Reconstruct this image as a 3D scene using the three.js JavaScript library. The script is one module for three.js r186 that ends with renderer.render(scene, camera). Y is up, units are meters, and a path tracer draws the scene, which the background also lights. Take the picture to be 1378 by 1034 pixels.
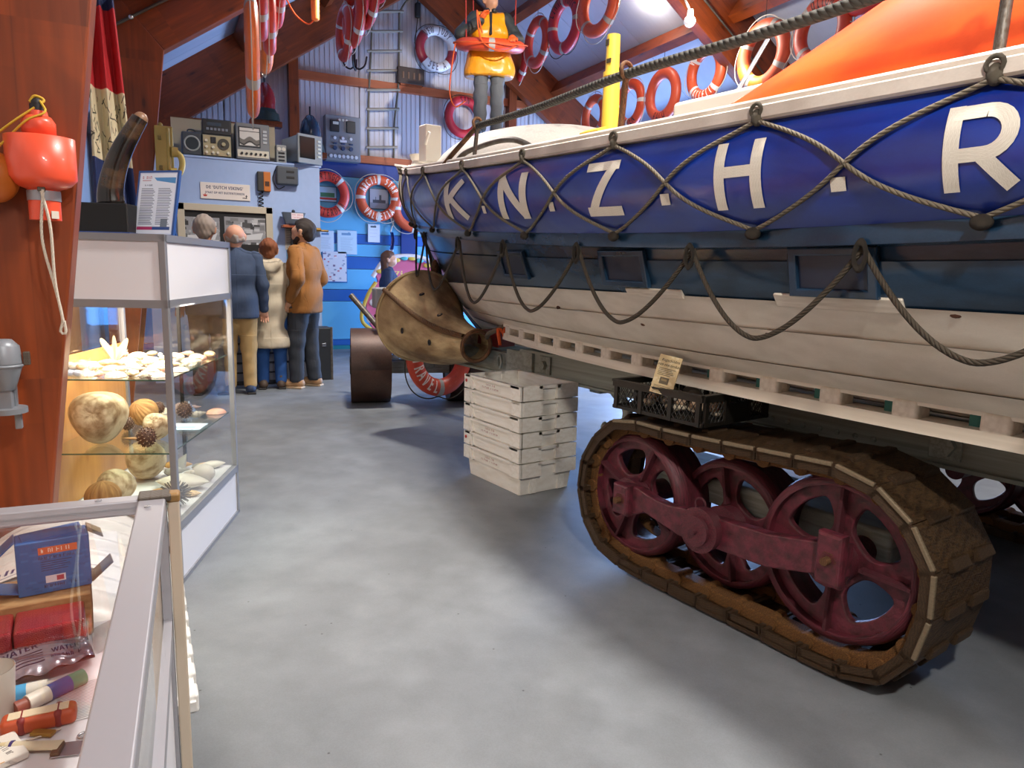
import * as THREE from 'three';
import { RoundedBoxGeometry } from 'three/addons/geometries/RoundedBoxGeometry.js';
import { mergeGeometries, mergeVertices, toCreasedNormals } from 'three/addons/utils/BufferGeometryUtils.js';
import { RectAreaLightUniformsLib } from 'three/addons/lights/RectAreaLightUniformsLib.js';

const renderer = new THREE.WebGLRenderer({ antialias: true });
renderer.toneMapping = THREE.LinearToneMapping;
renderer.toneMappingExposure = 0.74;
renderer.shadowMap.enabled = true;
const scene = new THREE.Scene();
scene.background = new THREE.Color(0x05060a);
RectAreaLightUniformsLib.init();

// ---------- camera (the lens of the photograph, 1378 x 1034) ----------
const D2R = Math.PI / 180, FPX = 960, CAMH = 1.35;
const YAW = 26.2 * D2R, PITCH = -9.1 * D2R, ROLL = 1.4 * D2R;
const camera = new THREE.PerspectiveCamera(2 * Math.atan(517 / FPX) / D2R, 1378 / 1034, 0.05, 60);
const fw = new THREE.Vector3(Math.sin(YAW) * Math.cos(PITCH), Math.sin(PITCH), -Math.cos(YAW) * Math.cos(PITCH));
const r0 = new THREE.Vector3().crossVectors(fw, new THREE.Vector3(0, 1, 0)).normalize();
const u0 = new THREE.Vector3().crossVectors(r0, fw);
const camR = r0.clone().multiplyScalar(Math.cos(ROLL)).addScaledVector(u0, Math.sin(ROLL));
const camU = u0.clone().multiplyScalar(Math.cos(ROLL)).addScaledVector(r0, -Math.sin(ROLL));
camera.position.set(0, CAMH, 0);
camera.quaternion.setFromRotationMatrix(new THREE.Matrix4().makeBasis(camR, camU, fw.clone().negate()));
scene.add(camera);

// ---------- main lights: spotlights on the roof frames, daylight from the glazed door at the far right ----------
const WARM = 0xfff8f0, COOL = 0x9cc2ff;
const lampSpots = [];                       // filled here, the fittings are built further down
function roofSpot(x, y, z, power, tx, tz, ty = 0, half = 78, size = 7) {
  const l = new THREE.SpotLight(WARM, power, 0, half * Math.PI / 180, 0.7, 2);
  l.position.set(x, y, z); l.target.position.set(tx, ty, tz); scene.add(l, l.target);
  l.castShadow = true; l.shadow.radius = size; lampSpots.push([x, y, z, tx, tz, ty]);
}
roofSpot(1.78, 4.05, -2.0, 78, 1.3, -2.2);
roofSpot(1.9, 4.1, -6.6, 66, 1.7, -6.6);
roofSpot(5.3, 4.3, -2.0, 70, 5.0, -2.0);
roofSpot(5.3, 4.3, -6.4, 36, 5.3, -7.5);
roofSpot(1.78, 4.05, 2.7, 46, 1.2, 1.6);
roofSpot(3.0, 4.5, -2.2, 240, 3.62, -8.3, 3.95, 9, 3);
roofSpot(0.45, 3.2, 0.5, 36, 2.2, -1.8, 0.6, 56, 5);
{ const b = new THREE.PointLight(WARM, 5, 0, 2); b.position.set(5.3, 4.02, -6.62); b.castShadow = true; b.shadow.radius = 3; scene.add(b); }
function areaLight(color, power, w, h, pos, look) {
  const l = new THREE.RectAreaLight(color, power, w, h);
  l.position.set(...pos); l.lookAt(...look); scene.add(l); return l;
}
areaLight(COOL, 42, 3.0, 2.4, [7.93, 1.3, -9.6], [0, 1.0, -9.6]);     // daylight of the glazed side door

// ---------- helpers ----------
const V = (x, y, z) => new THREE.Vector3(x, y, z);
const XA = 3.75, RS = 0.683, RB = 3.02;                       // roof: apex x, slope, rafter underside at x = 0
const rafterY = x => RB + RS * (x < XA ? x : 2 * XA - x);
const ray = (px, py) => fw.clone().addScaledVector(camR, (px - 689) / FPX).addScaledVector(camU, -(py - 517) / FPX);
const CAM = V(0, CAMH, 0);
const onX = (px, py, x) => { const d = ray(px, py); return CAM.clone().addScaledVector(d, x / d.x); };
const onZ = (px, py, z) => { const d = ray(px, py); return CAM.clone().addScaledVector(d, z / d.z); };
const onY = (px, py, y = 0) => { const d = ray(px, py); return CAM.clone().addScaledVector(d, (y - CAMH) / d.y); };
const BOAT = 9.1 * D2R;                                       // the boat and its trailer stand askew in the hall
const toBoat = p => p.clone().applyAxisAngle(V(0, 1, 0), -BOAT);
const toHall = p => p.clone().applyAxisAngle(V(0, 1, 0), BOAT);
let seed = 1234567;
const rnd = () => { seed = (seed * 1664525 + 1013904223) >>> 0; return seed / 4294967296; };
const rr = (a, b) => a + (b - a) * rnd();
const taken = {};
function numbered(n) {
  if (!(n in taken)) { taken[n] = 0; return n; }
  taken[n]++; return n + '_' + String(taken[n]).padStart(3, '0');
}
function sh(o) { o.castShadow = true; o.receiveShadow = true; return o; }
function thing(name, label, category, pos = [0, 0, 0], turn = 0, group) {
  const o = new THREE.Group(); o.name = numbered(name); scene.add(o);
  o.position.set(...pos); o.rotation.y = turn; o.userData = { label, category };
  if (group) o.userData.group = group;
  return o;
}
function single(name, geo, mat, label, category, group) {
  const o = sh(new THREE.Mesh(geo, mat)); o.name = numbered(name); scene.add(o);
  o.userData = { label, category }; if (group) o.userData.group = group; return o;
}
function part(name, geo, mat, parent) {
  const o = sh(new THREE.Mesh(Array.isArray(geo) ? merge(geo) : geo, mat)); o.name = name; parent.add(o); return o;
}
function struct(name, geo, mat) {
  const o = sh(new THREE.Mesh(Array.isArray(geo) ? merge(geo) : geo, mat)); o.name = numbered(name); o.userData.kind = 'structure'; scene.add(o); return o;
}
function copyOf(o, label) {
  const c = o.clone(); c.name = numbered(o.name.replace(/_\d{3}$/, '')); scene.add(c); c.userData = { ...o.userData };
  if (label) c.userData.label = label; return c;
}
function merge(list) {
  return mergeGeometries(list.map(g => {
    let h = g.index ? g.toNonIndexed() : g.clone();
    for (const k of Object.keys(h.attributes)) if (!['position', 'normal', 'uv'].includes(k)) h.deleteAttribute(k);
    if (!h.attributes.normal) h.computeVertexNormals();
    if (!h.attributes.uv) h.setAttribute('uv', new THREE.BufferAttribute(new Float32Array(h.attributes.position.count * 2), 2));
    h.morphAttributes = {}; return h;
  }));
}
// uv in metres from the positions, per face
function uvm(g0, along = 'y') {
  const g = g0.index ? g0.toNonIndexed() : g0; if (!g.attributes.normal) g.computeVertexNormals();
  const p = g.attributes.position, n = g.attributes.normal, uv = new Float32Array(p.count * 2);
  for (let i = 0; i < p.count; i++) {
    const ax = Math.abs(n.getX(i)), ay = Math.abs(n.getY(i)), az = Math.abs(n.getZ(i));
    const x = p.getX(i), y = p.getY(i), z = p.getZ(i);
    let a, b;
    if (ax >= ay && ax >= az) { a = z; b = y; if (along === 'z') [a, b] = [y, z]; }
    else if (ay >= az) { a = x; b = z; if (along === 'x') [a, b] = [z, x]; }
    else { a = x; b = y; if (along === 'x') [a, b] = [y, x]; }
    uv[2 * i] = a; uv[2 * i + 1] = b;
  }
  g.setAttribute('uv', new THREE.BufferAttribute(uv, 2)); return g;
}
function bx(w, h, d, x = 0, y = 0, z = 0, rx = 0, ry = 0, rz = 0) {
  const g = new THREE.BoxGeometry(w, h, d);
  if (rx) g.rotateX(rx); if (ry) g.rotateY(ry); if (rz) g.rotateZ(rz);
  return g.translate(x, y, z);
}
const span = (x0, x1, y0, y1, z0, z1) => bx(x1 - x0, y1 - y0, z1 - z0, (x0 + x1) / 2, (y0 + y1) / 2, (z0 + z1) / 2);
function rb(w, h, d, r, x = 0, y = 0, z = 0, seg = 2) { return new RoundedBoxGeometry(w, h, d, seg, Math.min(r, w / 2.01, h / 2.01, d / 2.01)).translate(x, y, z); }
function cyl(r1, r2, h, x = 0, y = 0, z = 0, axis = 'y', seg = 24, open = false) {
  const g = new THREE.CylinderGeometry(r1, r2, h, seg, 1, open);
  if (axis === 'x') g.rotateZ(-Math.PI / 2); if (axis === 'z') g.rotateX(Math.PI / 2);
  return g.translate(x, y, z);
}
function sph(r, x = 0, y = 0, z = 0, sx = 1, sy = 1, sz = 1, ws = 20, hs = 14) { return new THREE.SphereGeometry(r, ws, hs).scale(sx, sy, sz).translate(x, y, z); }
function lathe(pts, seg = 32) { return new THREE.LatheGeometry(pts.map(p => new THREE.Vector2(p[0], p[1])), seg); }
function tube(pts, r, seg = 0, rad = 8, closed = false) {
  const v = pts.map(p => p.isVector3 ? p : V(...p));
  const c = new THREE.CatmullRomCurve3(v, closed, 'centripetal');
  const n = seg || Math.max(4, v.length * 4);
  const g = new THREE.TubeGeometry(c, n, r, rad, closed);
  const L = c.getLength(), uv = g.attributes.uv;
  for (let i = 0; i < uv.count; i++) uv.setXY(i, uv.getX(i) * L, uv.getY(i) * 2 * Math.PI * r);
  return g;
}
function bar(a, b, r, rad = 10) {
  const A = a.isVector3 ? a : V(...a), B = b.isVector3 ? b : V(...b), d = B.clone().sub(A), L = d.length();
  const g = new THREE.CylinderGeometry(r, r, L, rad); g.translate(0, L / 2, 0);
  g.applyQuaternion(new THREE.Quaternion().setFromUnitVectors(V(0, 1, 0), d.normalize())); return g.translate(A.x, A.y, A.z);
}
function extr(shape, depth, bevel = 0, curve = 12) {
  return new THREE.ExtrudeGeometry(shape, { depth: depth - 2 * bevel, bevelEnabled: bevel > 0, bevelThickness: bevel, bevelSize: bevel, bevelOffset: -bevel, bevelSegments: 2, curveSegments: curve }).translate(0, 0, bevel);
}
function poly(pts) { const s = new THREE.Shape(); pts.forEach((p, i) => i ? s.lineTo(p[0], p[1]) : s.moveTo(p[0], p[1])); s.closePath(); return s; }
function grid(fn, nu, nv) {          // fn(i / nu, j / nv) -> Vector3
  const pos = [], uv = [], idx = [];
  for (let j = 0; j <= nv; j++) for (let i = 0; i <= nu; i++) { const p = fn(i / nu, j / nv); pos.push(p.x, p.y, p.z); uv.push(i / nu, j / nv); }
  for (let j = 0; j < nv; j++) for (let i = 0; i < nu; i++) { const a = j * (nu + 1) + i, b = a + 1, c = a + nu + 1, d = c + 1; idx.push(a, b, d, a, d, c); }
  const g = new THREE.BufferGeometry(); g.setAttribute('position', new THREE.Float32BufferAttribute(pos, 3)); g.setAttribute('uv', new THREE.Float32BufferAttribute(uv, 2));
  g.setIndex(idx); g.computeVertexNormals(); return g;
}
// ---------- textures ----------
// marks like lettering too small to read
const scrib = (g, x, y, w, h, s = 1) => { let k = 0; for (let u = x; u < x + w; k++) { const cw = h * (0.3 + 0.5 * hash2(k, 1, s)); if (hash2(k, 2, s) > 0.16) { g.fillRect(u, y, h * 0.16, h); if (hash2(k, 3, s) > 0.4) g.fillRect(u, y + h * (hash2(k, 4, s) > 0.5 ? 0 : 0.42), cw * 0.8, h * 0.16); if (hash2(k, 5, s) > 0.5) g.fillRect(u + cw * 0.7, y + h * 0.2, h * 0.15, h * 0.8); } u += cw + h * 0.2; } };

function hash2(x, y, s) { let h = (x * 374761393 + y * 668265263 + s * 974634777) | 0; h = Math.imul(h ^ (h >>> 13), 1274126177); return ((h ^ (h >>> 16)) >>> 0) / 4294967296; }
function vnoise(x, y, per, s) {      // value noise that repeats every per cells
  const xi = Math.floor(x), yi = Math.floor(y), fx = x - xi, fy = y - yi, w = t => t * t * (3 - 2 * t), m = v => ((v % per) + per) % per;
  const a = hash2(m(xi), m(yi), s), b = hash2(m(xi + 1), m(yi), s), c = hash2(m(xi), m(yi + 1), s), d = hash2(m(xi + 1), m(yi + 1), s);
  return (a + (b - a) * w(fx)) * (1 - w(fy)) + (c + (d - c) * w(fx)) * w(fy);
}
function fbm(x, y, per, s, oct = 4) { let v = 0, a = 0.5, f = 1; for (let i = 0; i < oct; i++) { v += a * vnoise(x * f, y * f, per * f, s + i); a *= 0.5; f *= 2; } return v / (1 - Math.pow(0.5, oct)); }
function dataTex(n, fn, srgb = true, rep = 1) {
  const d = new Uint8Array(n * n * 4);
  for (let j = 0; j < n; j++) for (let i = 0; i < n; i++) { const c = fn(i / n, j / n); const k = 4 * (j * n + i); for (let q = 0; q < 3; q++) d[k + q] = Math.max(0, Math.min(255, c[q])); d[k + 3] = 255; }
  const t = new THREE.DataTexture(d, n, n); t.wrapS = t.wrapT = THREE.RepeatWrapping; t.magFilter = THREE.LinearFilter; t.minFilter = THREE.LinearMipmapLinearFilter; t.generateMipmaps = true;
  if (srgb) t.colorSpace = THREE.SRGBColorSpace; t.repeat.set(rep, rep); t.needsUpdate = true; return t;
}
function canvasTex(w, h, draw) {
  const c = document.createElement('canvas'); c.width = w; c.height = h; draw(c.getContext('2d'), w, h);
  const t = new THREE.CanvasTexture(c); t.colorSpace = THREE.SRGBColorSpace; t.anisotropy = 8; return t;
}
function printed(w, h, draw, rough = 0.6) { return new THREE.MeshStandardMaterial({ map: canvasTex(w, h, draw), roughness: rough }); }
function std(c, rough = 0.6, metal = 0, more = {}) { return new THREE.MeshStandardMaterial({ color: c, roughness: rough, metalness: metal, ...more }); }
const mix = (a, b, t) => a.map((v, i) => v + (b[i] - v) * t);
// a colour with blotches and fine grain; metres per repeat = 1 / rep
function blotch(a, b, s, cells = 6, n = 256, rep = 1, grain = 8, pow = 1) {
  return dataTex(n, (u, v) => { const t = Math.pow(fbm(u * cells, v * cells, cells, s, 5), pow); const g = (hash2((u * n) | 0, (v * n) | 0, s) - 0.5) * grain; return mix(a, b, Math.max(0, Math.min(1, (t - 0.3) * 2.2))).map(c => c + g); }, true, rep);
}
const bumpTex = (s, cells, n = 256, rep = 1) => dataTex(n, (u, v) => { const t = 255 * fbm(u * cells, v * cells, cells, s, 5); return [t, t, t]; }, false, rep);
function woodTex(base, dark, s, lams = 5, rep = 1) {     // grain along v
  return dataTex(512, (u, v) => {
    const lam = Math.floor(u * lams), tone = hash2(lam, Math.floor(v * 2 + hash2(lam, 3, s)) % 2, s);
    const g = fbm(u * 60, v * 3, 60, s, 3), f = fbm(u * 12 + 3 * vnoise(u * 4, v * 4, 4, s + 9), v * 2, 12, s + 5, 3);
    let t = 0.25 * tone + 0.4 * g + 0.45 * f - 0.15;
    for (let k = 0; k < 5; k++) {
      const ku = hash2(k, 1, s + 40), kv = hash2(k, 2, s + 40), du = (u - ku) * 2.2, dv = v - kv, r = Math.sqrt(du * du + dv * dv * 0.6);
      t += 0.7 * Math.exp(-r * r / 0.0005) + 0.16 * Math.exp(-r * r / 0.004);
    }
    const seam = Math.abs(u * lams - Math.round(u * lams)) < 0.012 ? 0.12 : 0;
    return mix(base, dark, Math.max(0, Math.min(1, t + seam)));
  }, true, rep);
}
const ropeTex = dataTex(64, (u, v) => { const t = Math.abs(Math.sin(Math.PI * (u + v * 1) * 2)); const k = 60 + 195 * Math.sqrt(t); return [k, k, k]; }, false);
function ropeMat(c, pitch = 30, around = 30, bump = 0.003) {
  const t = ropeTex.clone(); t.repeat.set(pitch, around); t.needsUpdate = true;
  return new THREE.MeshStandardMaterial({ color: c, roughness: 0.85, bumpMap: t, bumpScale: bump });
}
// ---------- shared materials ----------
const M = {};
M.wood = new THREE.MeshStandardMaterial({ map: woodTex([150, 68, 22], [76, 30, 8], 11, 6), roughness: 0.42 });
M.woodLight = new THREE.MeshStandardMaterial({ map: woodTex([186, 98, 52], [126, 58, 26], 23, 4), roughness: 0.5 });
M.ply = new THREE.MeshStandardMaterial({ map: woodTex([214, 156, 88], [178, 116, 56], 31, 2), roughness: 0.5 });
M.white = std(0xd6d6da, 0.5);
M.offwhite = std(0xc9c4b8, 0.55);
M.black = std(0x0b0b0c, 0.6);
M.dark = std(0x1c1d20, 0.55);
M.chrome = std(0xb9bcc0, 0.25, 0.9);
M.alu = std(0x9a9ca2, 0.42, 0.55);
M.glass = new THREE.MeshPhysicalMaterial({ color: 0xffffff, roughness: 0.02, metalness: 0, transmission: 1, thickness: 0, ior: 1.45 });
M.shelfGlass = new THREE.MeshPhysicalMaterial({ color: 0xf4fbf8, roughness: 0.02, transmission: 1, thickness: 0, ior: 1.5 });
M.glassEdge = new THREE.MeshPhysicalMaterial({ color: 0x3f6b5c, roughness: 0.15, transmission: 0.3, thickness: 0 });
M.rope = ropeMat(0x6b6252, 26, 40, 0.004);
M.ropeDark = ropeMat(0x40382c, 30, 40, 0.004);
M.ropeWhite = ropeMat(0xcfc8b8, 40, 60, 0.002);
M.ropeOrange = ropeMat(0xd65a26, 60, 60, 0.002);
M.cable = std(0x111214, 0.5);
M.steel = new THREE.MeshStandardMaterial({ map: blotch([104, 100, 94], [78, 66, 54], 41, 8, 128, 3), roughness: 0.5, metalness: 0.5 });

// ---------- the hall ----------
const floorTex = dataTex(1024, (u, v) => {
  const a = fbm(u * 5, v * 5, 5, 71, 6), b = fbm(u * 28 + 2 * a, v * 28, 28, 72, 4), g = (hash2((u * 1024) | 0, (v * 1024) | 0, 5) - 0.5) * 7;
  let k = 120 + (a - 0.5) * 38 + (b - 0.5) * 20 + g;
  if (hash2((u * 512) | 0, (v * 512) | 0, 77) > 0.99985) k -= 55;
  return [k * 0.965, k * 1.0, k * 1.03];
}, true, 1 / 3.1);
const floorRough = dataTex(512, (u, v) => { const a = fbm(u * 7, v * 7, 7, 81, 5), k = 92 + a * 95; return [k, k, k]; }, false, 1 / 2.3);
M.floor = new THREE.MeshStandardMaterial({ map: floorTex, roughnessMap: floorRough, roughness: 0.95, bumpMap: floorRough, bumpScale: 0.0006 });
struct('floor', uvm(span(-1.2, 8.4, -0.2, 0, -12.2, 7.4)), M.floor);

const ZB = -11.7, XL = -0.75, XR = 8.0;
M.panelWhite = new THREE.MeshStandardMaterial({ map: blotch([196, 194, 200], [180, 178, 186], 91, 4, 128, 0.5, 4), roughness: 0.55 });
function ribbedPanel(w, h) {          // profiled steel sheet, 45 mm pitch
  const list = [bx(w, h, 0.03, 0, 0, -0.015)]; const n = Math.round(w / 0.075);
  for (let i = 0; i < n; i++) list.push(bx(0.05, h, 0.006, -w / 2 + (i + 0.5) * w / n, 0, 0.003));
  return merge(list);
}
const ribbed = ribbedPanel(0.985, 4.0);
{ // gable wall: a solid wall with steel sheets above the rail and painted boards below it
  const w = struct('wall_back', span(-1.2, 8.4, -0.2, 7.0, ZB - 0.35, ZB - 0.05), M.panelWhite);
  for (let i = 0; i < 9; i++) { const p = part('wall_panel', ribbed, M.panelWhite, w); p.position.set(-0.55 + i * 1.0, 5.05, ZB); }
  const L = std(0x5eb0dc, 0.5), Dk = std(0x1c5fae, 0.5), N = std(0x12367c, 0.5);
  // rows of painted boards, heights read off the wall
  const rows = [[0.06, 0.16, Dk], [0.16, 0.78, L], [0.78, 0.97, Dk], [0.97, 1.3, L], [1.3, 1.5, Dk], [1.5, 1.7, L], [1.7, 1.86, Dk], [1.86, 2.74, L], [2.74, 2.97, N]];
  for (const [a, b, m] of rows) for (const [x0, x1] of [[-0.75, 2.0], [2.0, 3.62]]) part('board', span(x0 + 0.003, x1 - 0.003, a + 0.004, b - 0.004, ZB - 0.03, ZB + 0.03), m, w);
  part('board', span(3.62, 3.9, 0.06, 2.97, ZB - 0.03, ZB + 0.06), N, w);
  for (const [a, b, m] of rows) part('board', span(3.9, 8.0, a + 0.004, b - 0.004, ZB - 0.03, ZB + 0.03), m, w);
  part('skirting', span(-0.75, 8.0, 0, 0.06, ZB - 0.03, ZB + 0.05), std(0x1b7f8c, 0.5), w);
}
struct('trim_1', uvm(span(-0.75, 8.0, 2.97, 3.08, ZB, ZB + 0.12), 'x'), M.woodLight);
struct('trim_2', uvm(span(1.95, 6.2, 4.12, 4.24, ZB, ZB + 0.1), 'x'), M.woodLight);
M.wallSide = new THREE.MeshStandardMaterial({ map: blotch([192, 190, 190], [170, 168, 168], 95, 4, 128, 0.5, 4), roughness: 0.6 });
const wl = struct('wall_left', span(-1.2, XL - 0.05, -0.2, 4.2, -12.2, 7.4), M.wallSide);
for (let i = 0; i < 12; i++) part('wood_panel', uvm(span(XL - 0.05, XL, 0.02, 1.15, -8.4 + i * 1.0, -7.406 + i * 1.0).translate(0, 0, 0)), M.ply, wl);
struct('wall_right', span(XR, 8.4, -0.2, 4.2, -12.2, -11.2), M.wallSide);
struct('wall_right', span(XR, 8.4, 2.6, 4.2, -11.2, -8.0), M.wallSide);
struct('wall_right', span(XR, 8.4, -0.2, 4.2, -8.0, 7.4), M.wallSide);
struct('wall_front', uvm(span(-1.2, 8.4, -0.2, 7.0, 7.0, 7.4)), M.woodLight);
{ // glazed door with daylight behind it
  const d = struct('door_1', [span(7.95, 8.05, 0, 2.6, -11.2, -11.1), span(7.95, 8.05, 0, 2.6, -8.1, -8.0), span(7.95, 8.05, 2.5, 2.6, -11.1, -8.1), span(7.95, 8.05, 0, 2.5, -9.65, -9.55)], std(0x1f4f8f, 0.5));
  const glow = new THREE.MeshStandardMaterial({ color: 0x000000, emissive: 0xbfdcff, emissiveIntensity: 2.5, roughness: 0.5 });
  for (const [a, b] of [[-11.1, -9.65], [-9.55, -8.1]]) part('pane', span(7.99, 8.02, 0.02, 2.5, a, b), glow, d);
}
// roof: panels of insulated sheet above purlins and glulam frames
M.roof = new THREE.MeshStandardMaterial({ map: blotch([182, 186, 198], [168, 172, 186], 97, 3, 128, 0.4, 4), roughness: 0.5 });
const slopeAng = Math.atan(RS), ROOF = 0.78;
{
  const c = struct('ceiling', span(3.45, 4.05, rafterY(XA) + ROOF + 0.02, rafterY(XA) + ROOF + 0.12, -12.1, 7.4), M.roof);
  const len = (XA + 1.3) / Math.cos(slopeAng);
  for (const s of [-1, 1]) for (let i = 0; i < 20; i++) {
    const g = bx(len, 0.1, 0.992, 0, 0.05, 0); g.rotateZ(-s * slopeAng);
    const xm = XA + s * (XA + 1.3) / 2;
    g.translate(xm, rafterY(XA) - RS * Math.abs(xm - XA) + ROOF, -12.0 + i * 1.0 + 0.5); part('roof_panel', g, M.roof, c);
  }
}
function purlin(n, x) { struct('trim_' + n, uvm(bx(0.12, 0.24, 19.4, 0, 0, 0), 'z').rotateZ(x < XA ? slopeAng : -slopeAng).translate(x, rafterY(x) + 0.6, -2.4), M.wood); }
[0.0, 1.2, 2.35, 3.6, 3.9, 5.15, 6.3, 7.5].forEach((x, i) => purlin(10 + i, x));
// glulam portal frames: leg that widens to the knee, rafter to the ridge
function frame(z, shift, n) {
  const t = 0.16, g = new THREE.Group(); g.name = 'trim_' + n; g.userData.kind = 'structure'; scene.add(g);
  for (const s of [-1, 1]) {
    const X = x => s < 0 ? x + shift : 2 * XA - x;
    const kneeX = 0.12, kneeY = rafterY(0.12), out = -0.42;
    const leg = [[out, 0], [-0.28, 0], [kneeX, kneeY], [out, kneeY + 0.62]];
    const raf = [[kneeX, kneeY], [XA - (s < 0 ? shift : 0), rafterY(XA)], [XA - (s < 0 ? shift : 0), rafterY(XA) + 0.62], [out, kneeY + 0.62 + 0.0]];
    raf[3] = [out, kneeY + 0.62 - 0.02];
    const mk = pts => extr(poly(s < 0 ? pts.map(p => [X(p[0]), p[1]]) : pts.map(p => [X(p[0]), p[1]]).reverse()), t, 0.008).translate(0, 0, z - t / 2);
    part('post', uvm(mk(leg)), M.wood, g);
    const rg = mk(raf); // grain along the rafter
    rg.rotateZ(s * slopeAng); const ru = uvm(rg, 'x'); ru.rotateZ(-s * slopeAng); part('rafter', ru, M.wood, g);
  }
}
frame(-2.55, -0.125, 20); frame(-7.1, 0, 21); frame(-11.45, 0, 22); frame(2.2, 0, 23);
struct('trim_24', uvm(span(1.86, 2.0, 2.97, 5.2, ZB - 0.0, ZB + 0.16)), M.wood);      // upright in the gable
struct('trim_25', uvm(span(5.5, 5.64, 2.97, 5.2, ZB - 0.0, ZB + 0.16)), M.wood);
// lamp conduits along the second frame
{ const a = V(-0.35, 3.16, -7.0), b = V(1.6, rafterY(1.6) + 0.36, -7.0);
  const c = thing('conduit', 'thin grey cable pipe clipped along the wooden roof beam above the flag', 'pipe', [0, 0, 0]);
  part('pipe', bar(a, b, 0.012), M.steel, c); for (const t of [0.12, 0.4, 0.7]) part('clip', sph(0.022).translate(...a.clone().lerp(b, t).toArray()), M.chrome, c); }
{ const a = V(4.6, rafterY(4.6) + 0.3, -7.0), b = V(7.1, rafterY(7.1) + 0.3, -7.0);
  const c = thing('conduit', 'thin grey cable pipe clipped along the wooden roof beam beside the round bulb', 'pipe', [0, 0, 0]);
  part('pipe', bar(a, b, 0.012), M.steel, c); for (const t of [0.2, 0.45, 0.7, 0.9]) part('clip', sph(0.022).translate(...a.clone().lerp(b, t).toArray()), M.chrome, c); }
// lamps
const lampGlow = new THREE.MeshStandardMaterial({ color: 0xffffff, emissive: 0xffeedd, emissiveIntensity: 4, roughness: 0.4 });
const lampWords = ['on the left rafter above the aisle', 'on the left rafter above the visitors', 'on the right rafter above the orange canopy', 'on the right rafter behind the orange canopy', 'on the left rafter near the entrance', 'on the left rafter turned towards the dummy', 'low on the left slope turned towards the crawler track'];
lampSpots.forEach(([x, y, z, tx, tz, ty], i) => {
  const b = thing('ceiling_spotlight', 'white cylinder spotlight ' + lampWords[i], 'lamp', [x, y, z], 0, 'spotlights on the roof frames');
  const d = V(tx - x, ty - y, tz - z).normalize(), q = new THREE.Quaternion().setFromUnitVectors(V(0, -1, 0), d);
  part('housing', merge([cyl(0.075, 0.075, 0.16, 0, 0.1, 0, 'y', 28)]).applyQuaternion(q), M.white, b);
  part('lens', cyl(0.066, 0.066, 0.008, 0, 0.018, 0, 'y', 28).applyQuaternion(q), lampGlow, b);
  part('bracket', bar([0, 0.12, 0], [0, Math.max(0.2, rafterY(x) - y + 0.12), 0], 0.014), M.steel, b);
});
{ const b = thing('light_bulb', 'round white bulb in a holder on the right rafter beside the lifebuoys', 'lamp', [5.3, 4.06, -6.62]);
  part('glass_globe', sph(0.062), new THREE.MeshStandardMaterial({ color: 0xffffff, emissive: 0xfff0e0, emissiveIntensity: 0.8, roughness: 0.4 }), b);
  part('holder', [cyl(0.03, 0.036, 0.07, 0, 0.085, 0), bar([0, 0.1, 0], [0, rafterY(5.3) - 3.96, -0.3], 0.012)], M.offwhite, b); }
// ================= the lifeboat (built in the boat's own frame) =================
const XC = 3.4, Z0 = -0.5;
const lvl = (B, L, y) => (u, side = -1) => V(XC + side * B * (1 - Math.pow(Math.abs(u), 2.2)), y(Math.abs(u)), Z0 - u * L);
const gunTop = lvl(1.53, 6.3, u => 1.845 + 0.5 * Math.pow(u, 2.1));
const gunBot = lvl(1.5, 6.27, u => 1.8 + 0.5 * Math.pow(u, 2.2));
const waleY = u => 1.475 + 0.335 * u * u + 0.03 * Math.pow(Math.max(0, 0.27 - u) / 0.27, 2);
const bandBot = lvl(1.47, 6.04, waleY);
const HL = [lvl(1.43, 6.0, waleY), lvl(1.38, 5.42, u => 1.272 - 0.05 * u * u), lvl(1.06, 5.0, u => 0.95), lvl(0.04, 4.75, u => 0.8)];
function hull(u, v, side = -1) {      // v 0 wale, 1 paint line, 2 bilge, 3 keel
  const P = HL.map(f => f(u, side)), i = Math.min(2, Math.floor(v)), t = v - i;
  const p0 = P[Math.max(0, i - 1)], p1 = P[i], p2 = P[i + 1], p3 = P[Math.min(3, i + 2)];
  const c = (a, b, cc, d) => b + 0.5 * t * (cc - a + t * (2 * a - 5 * b + 4 * cc - d + t * (3 * (b - cc) + d - a)));
  const q = V(c(p0.x, p1.x, p2.x, p3.x), c(p0.y, p1.y, p2.y, p3.y), c(p0.z, p1.z, p2.z, p3.z));
  if (side < 0) q.x = Math.min(q.x, XC - 0.012); else q.x = Math.max(q.x, XC + 0.012); return q;
}
function band(u, t, side = -1, off = 0) {       // the bulging fender belt; t 0 top, 1 bottom
  const a = gunBot(u, side), b = bandBot(u, side), p = a.lerp(b, t);
  const du = 0.01, n0 = gunBot(Math.min(1, u + du), side), n1 = gunBot(Math.max(-1, u - du), side);
  const tan = n0.sub(n1).setY(0).normalize(), out = V(tan.z, 0, -tan.x).multiplyScalar(side < 0 ? 1 : -1);
  if (out.x * side < 0) out.negate();
  const bulge = 0.085 * Math.pow(Math.sin(Math.PI * Math.min(1, 0.06 + t * 0.9)), 0.7);
  return p.addScaledVector(out, bulge + off);
}
const uOf = (z, L) => (Z0 - z) / L;
function bandAt(z, t, off) { return band(uOf(z, 6.27 + (6.04 - 6.27) * t), t, -1, off); }
const boatBase = V(XC, 0.8, Z0);
const boat = thing('lifeboat', 'long white and blue lifeboat with an orange canopy and large painted letters', 'lifeboat', toHall(boatBase).toArray(), BOAT);
const B = (name, geo, mat, parent = boat) => { const g = Array.isArray(geo) ? merge(geo) : geo; g.translate(-boatBase.x, -boatBase.y, -boatBase.z); return part(name, g, mat, parent); };
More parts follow.
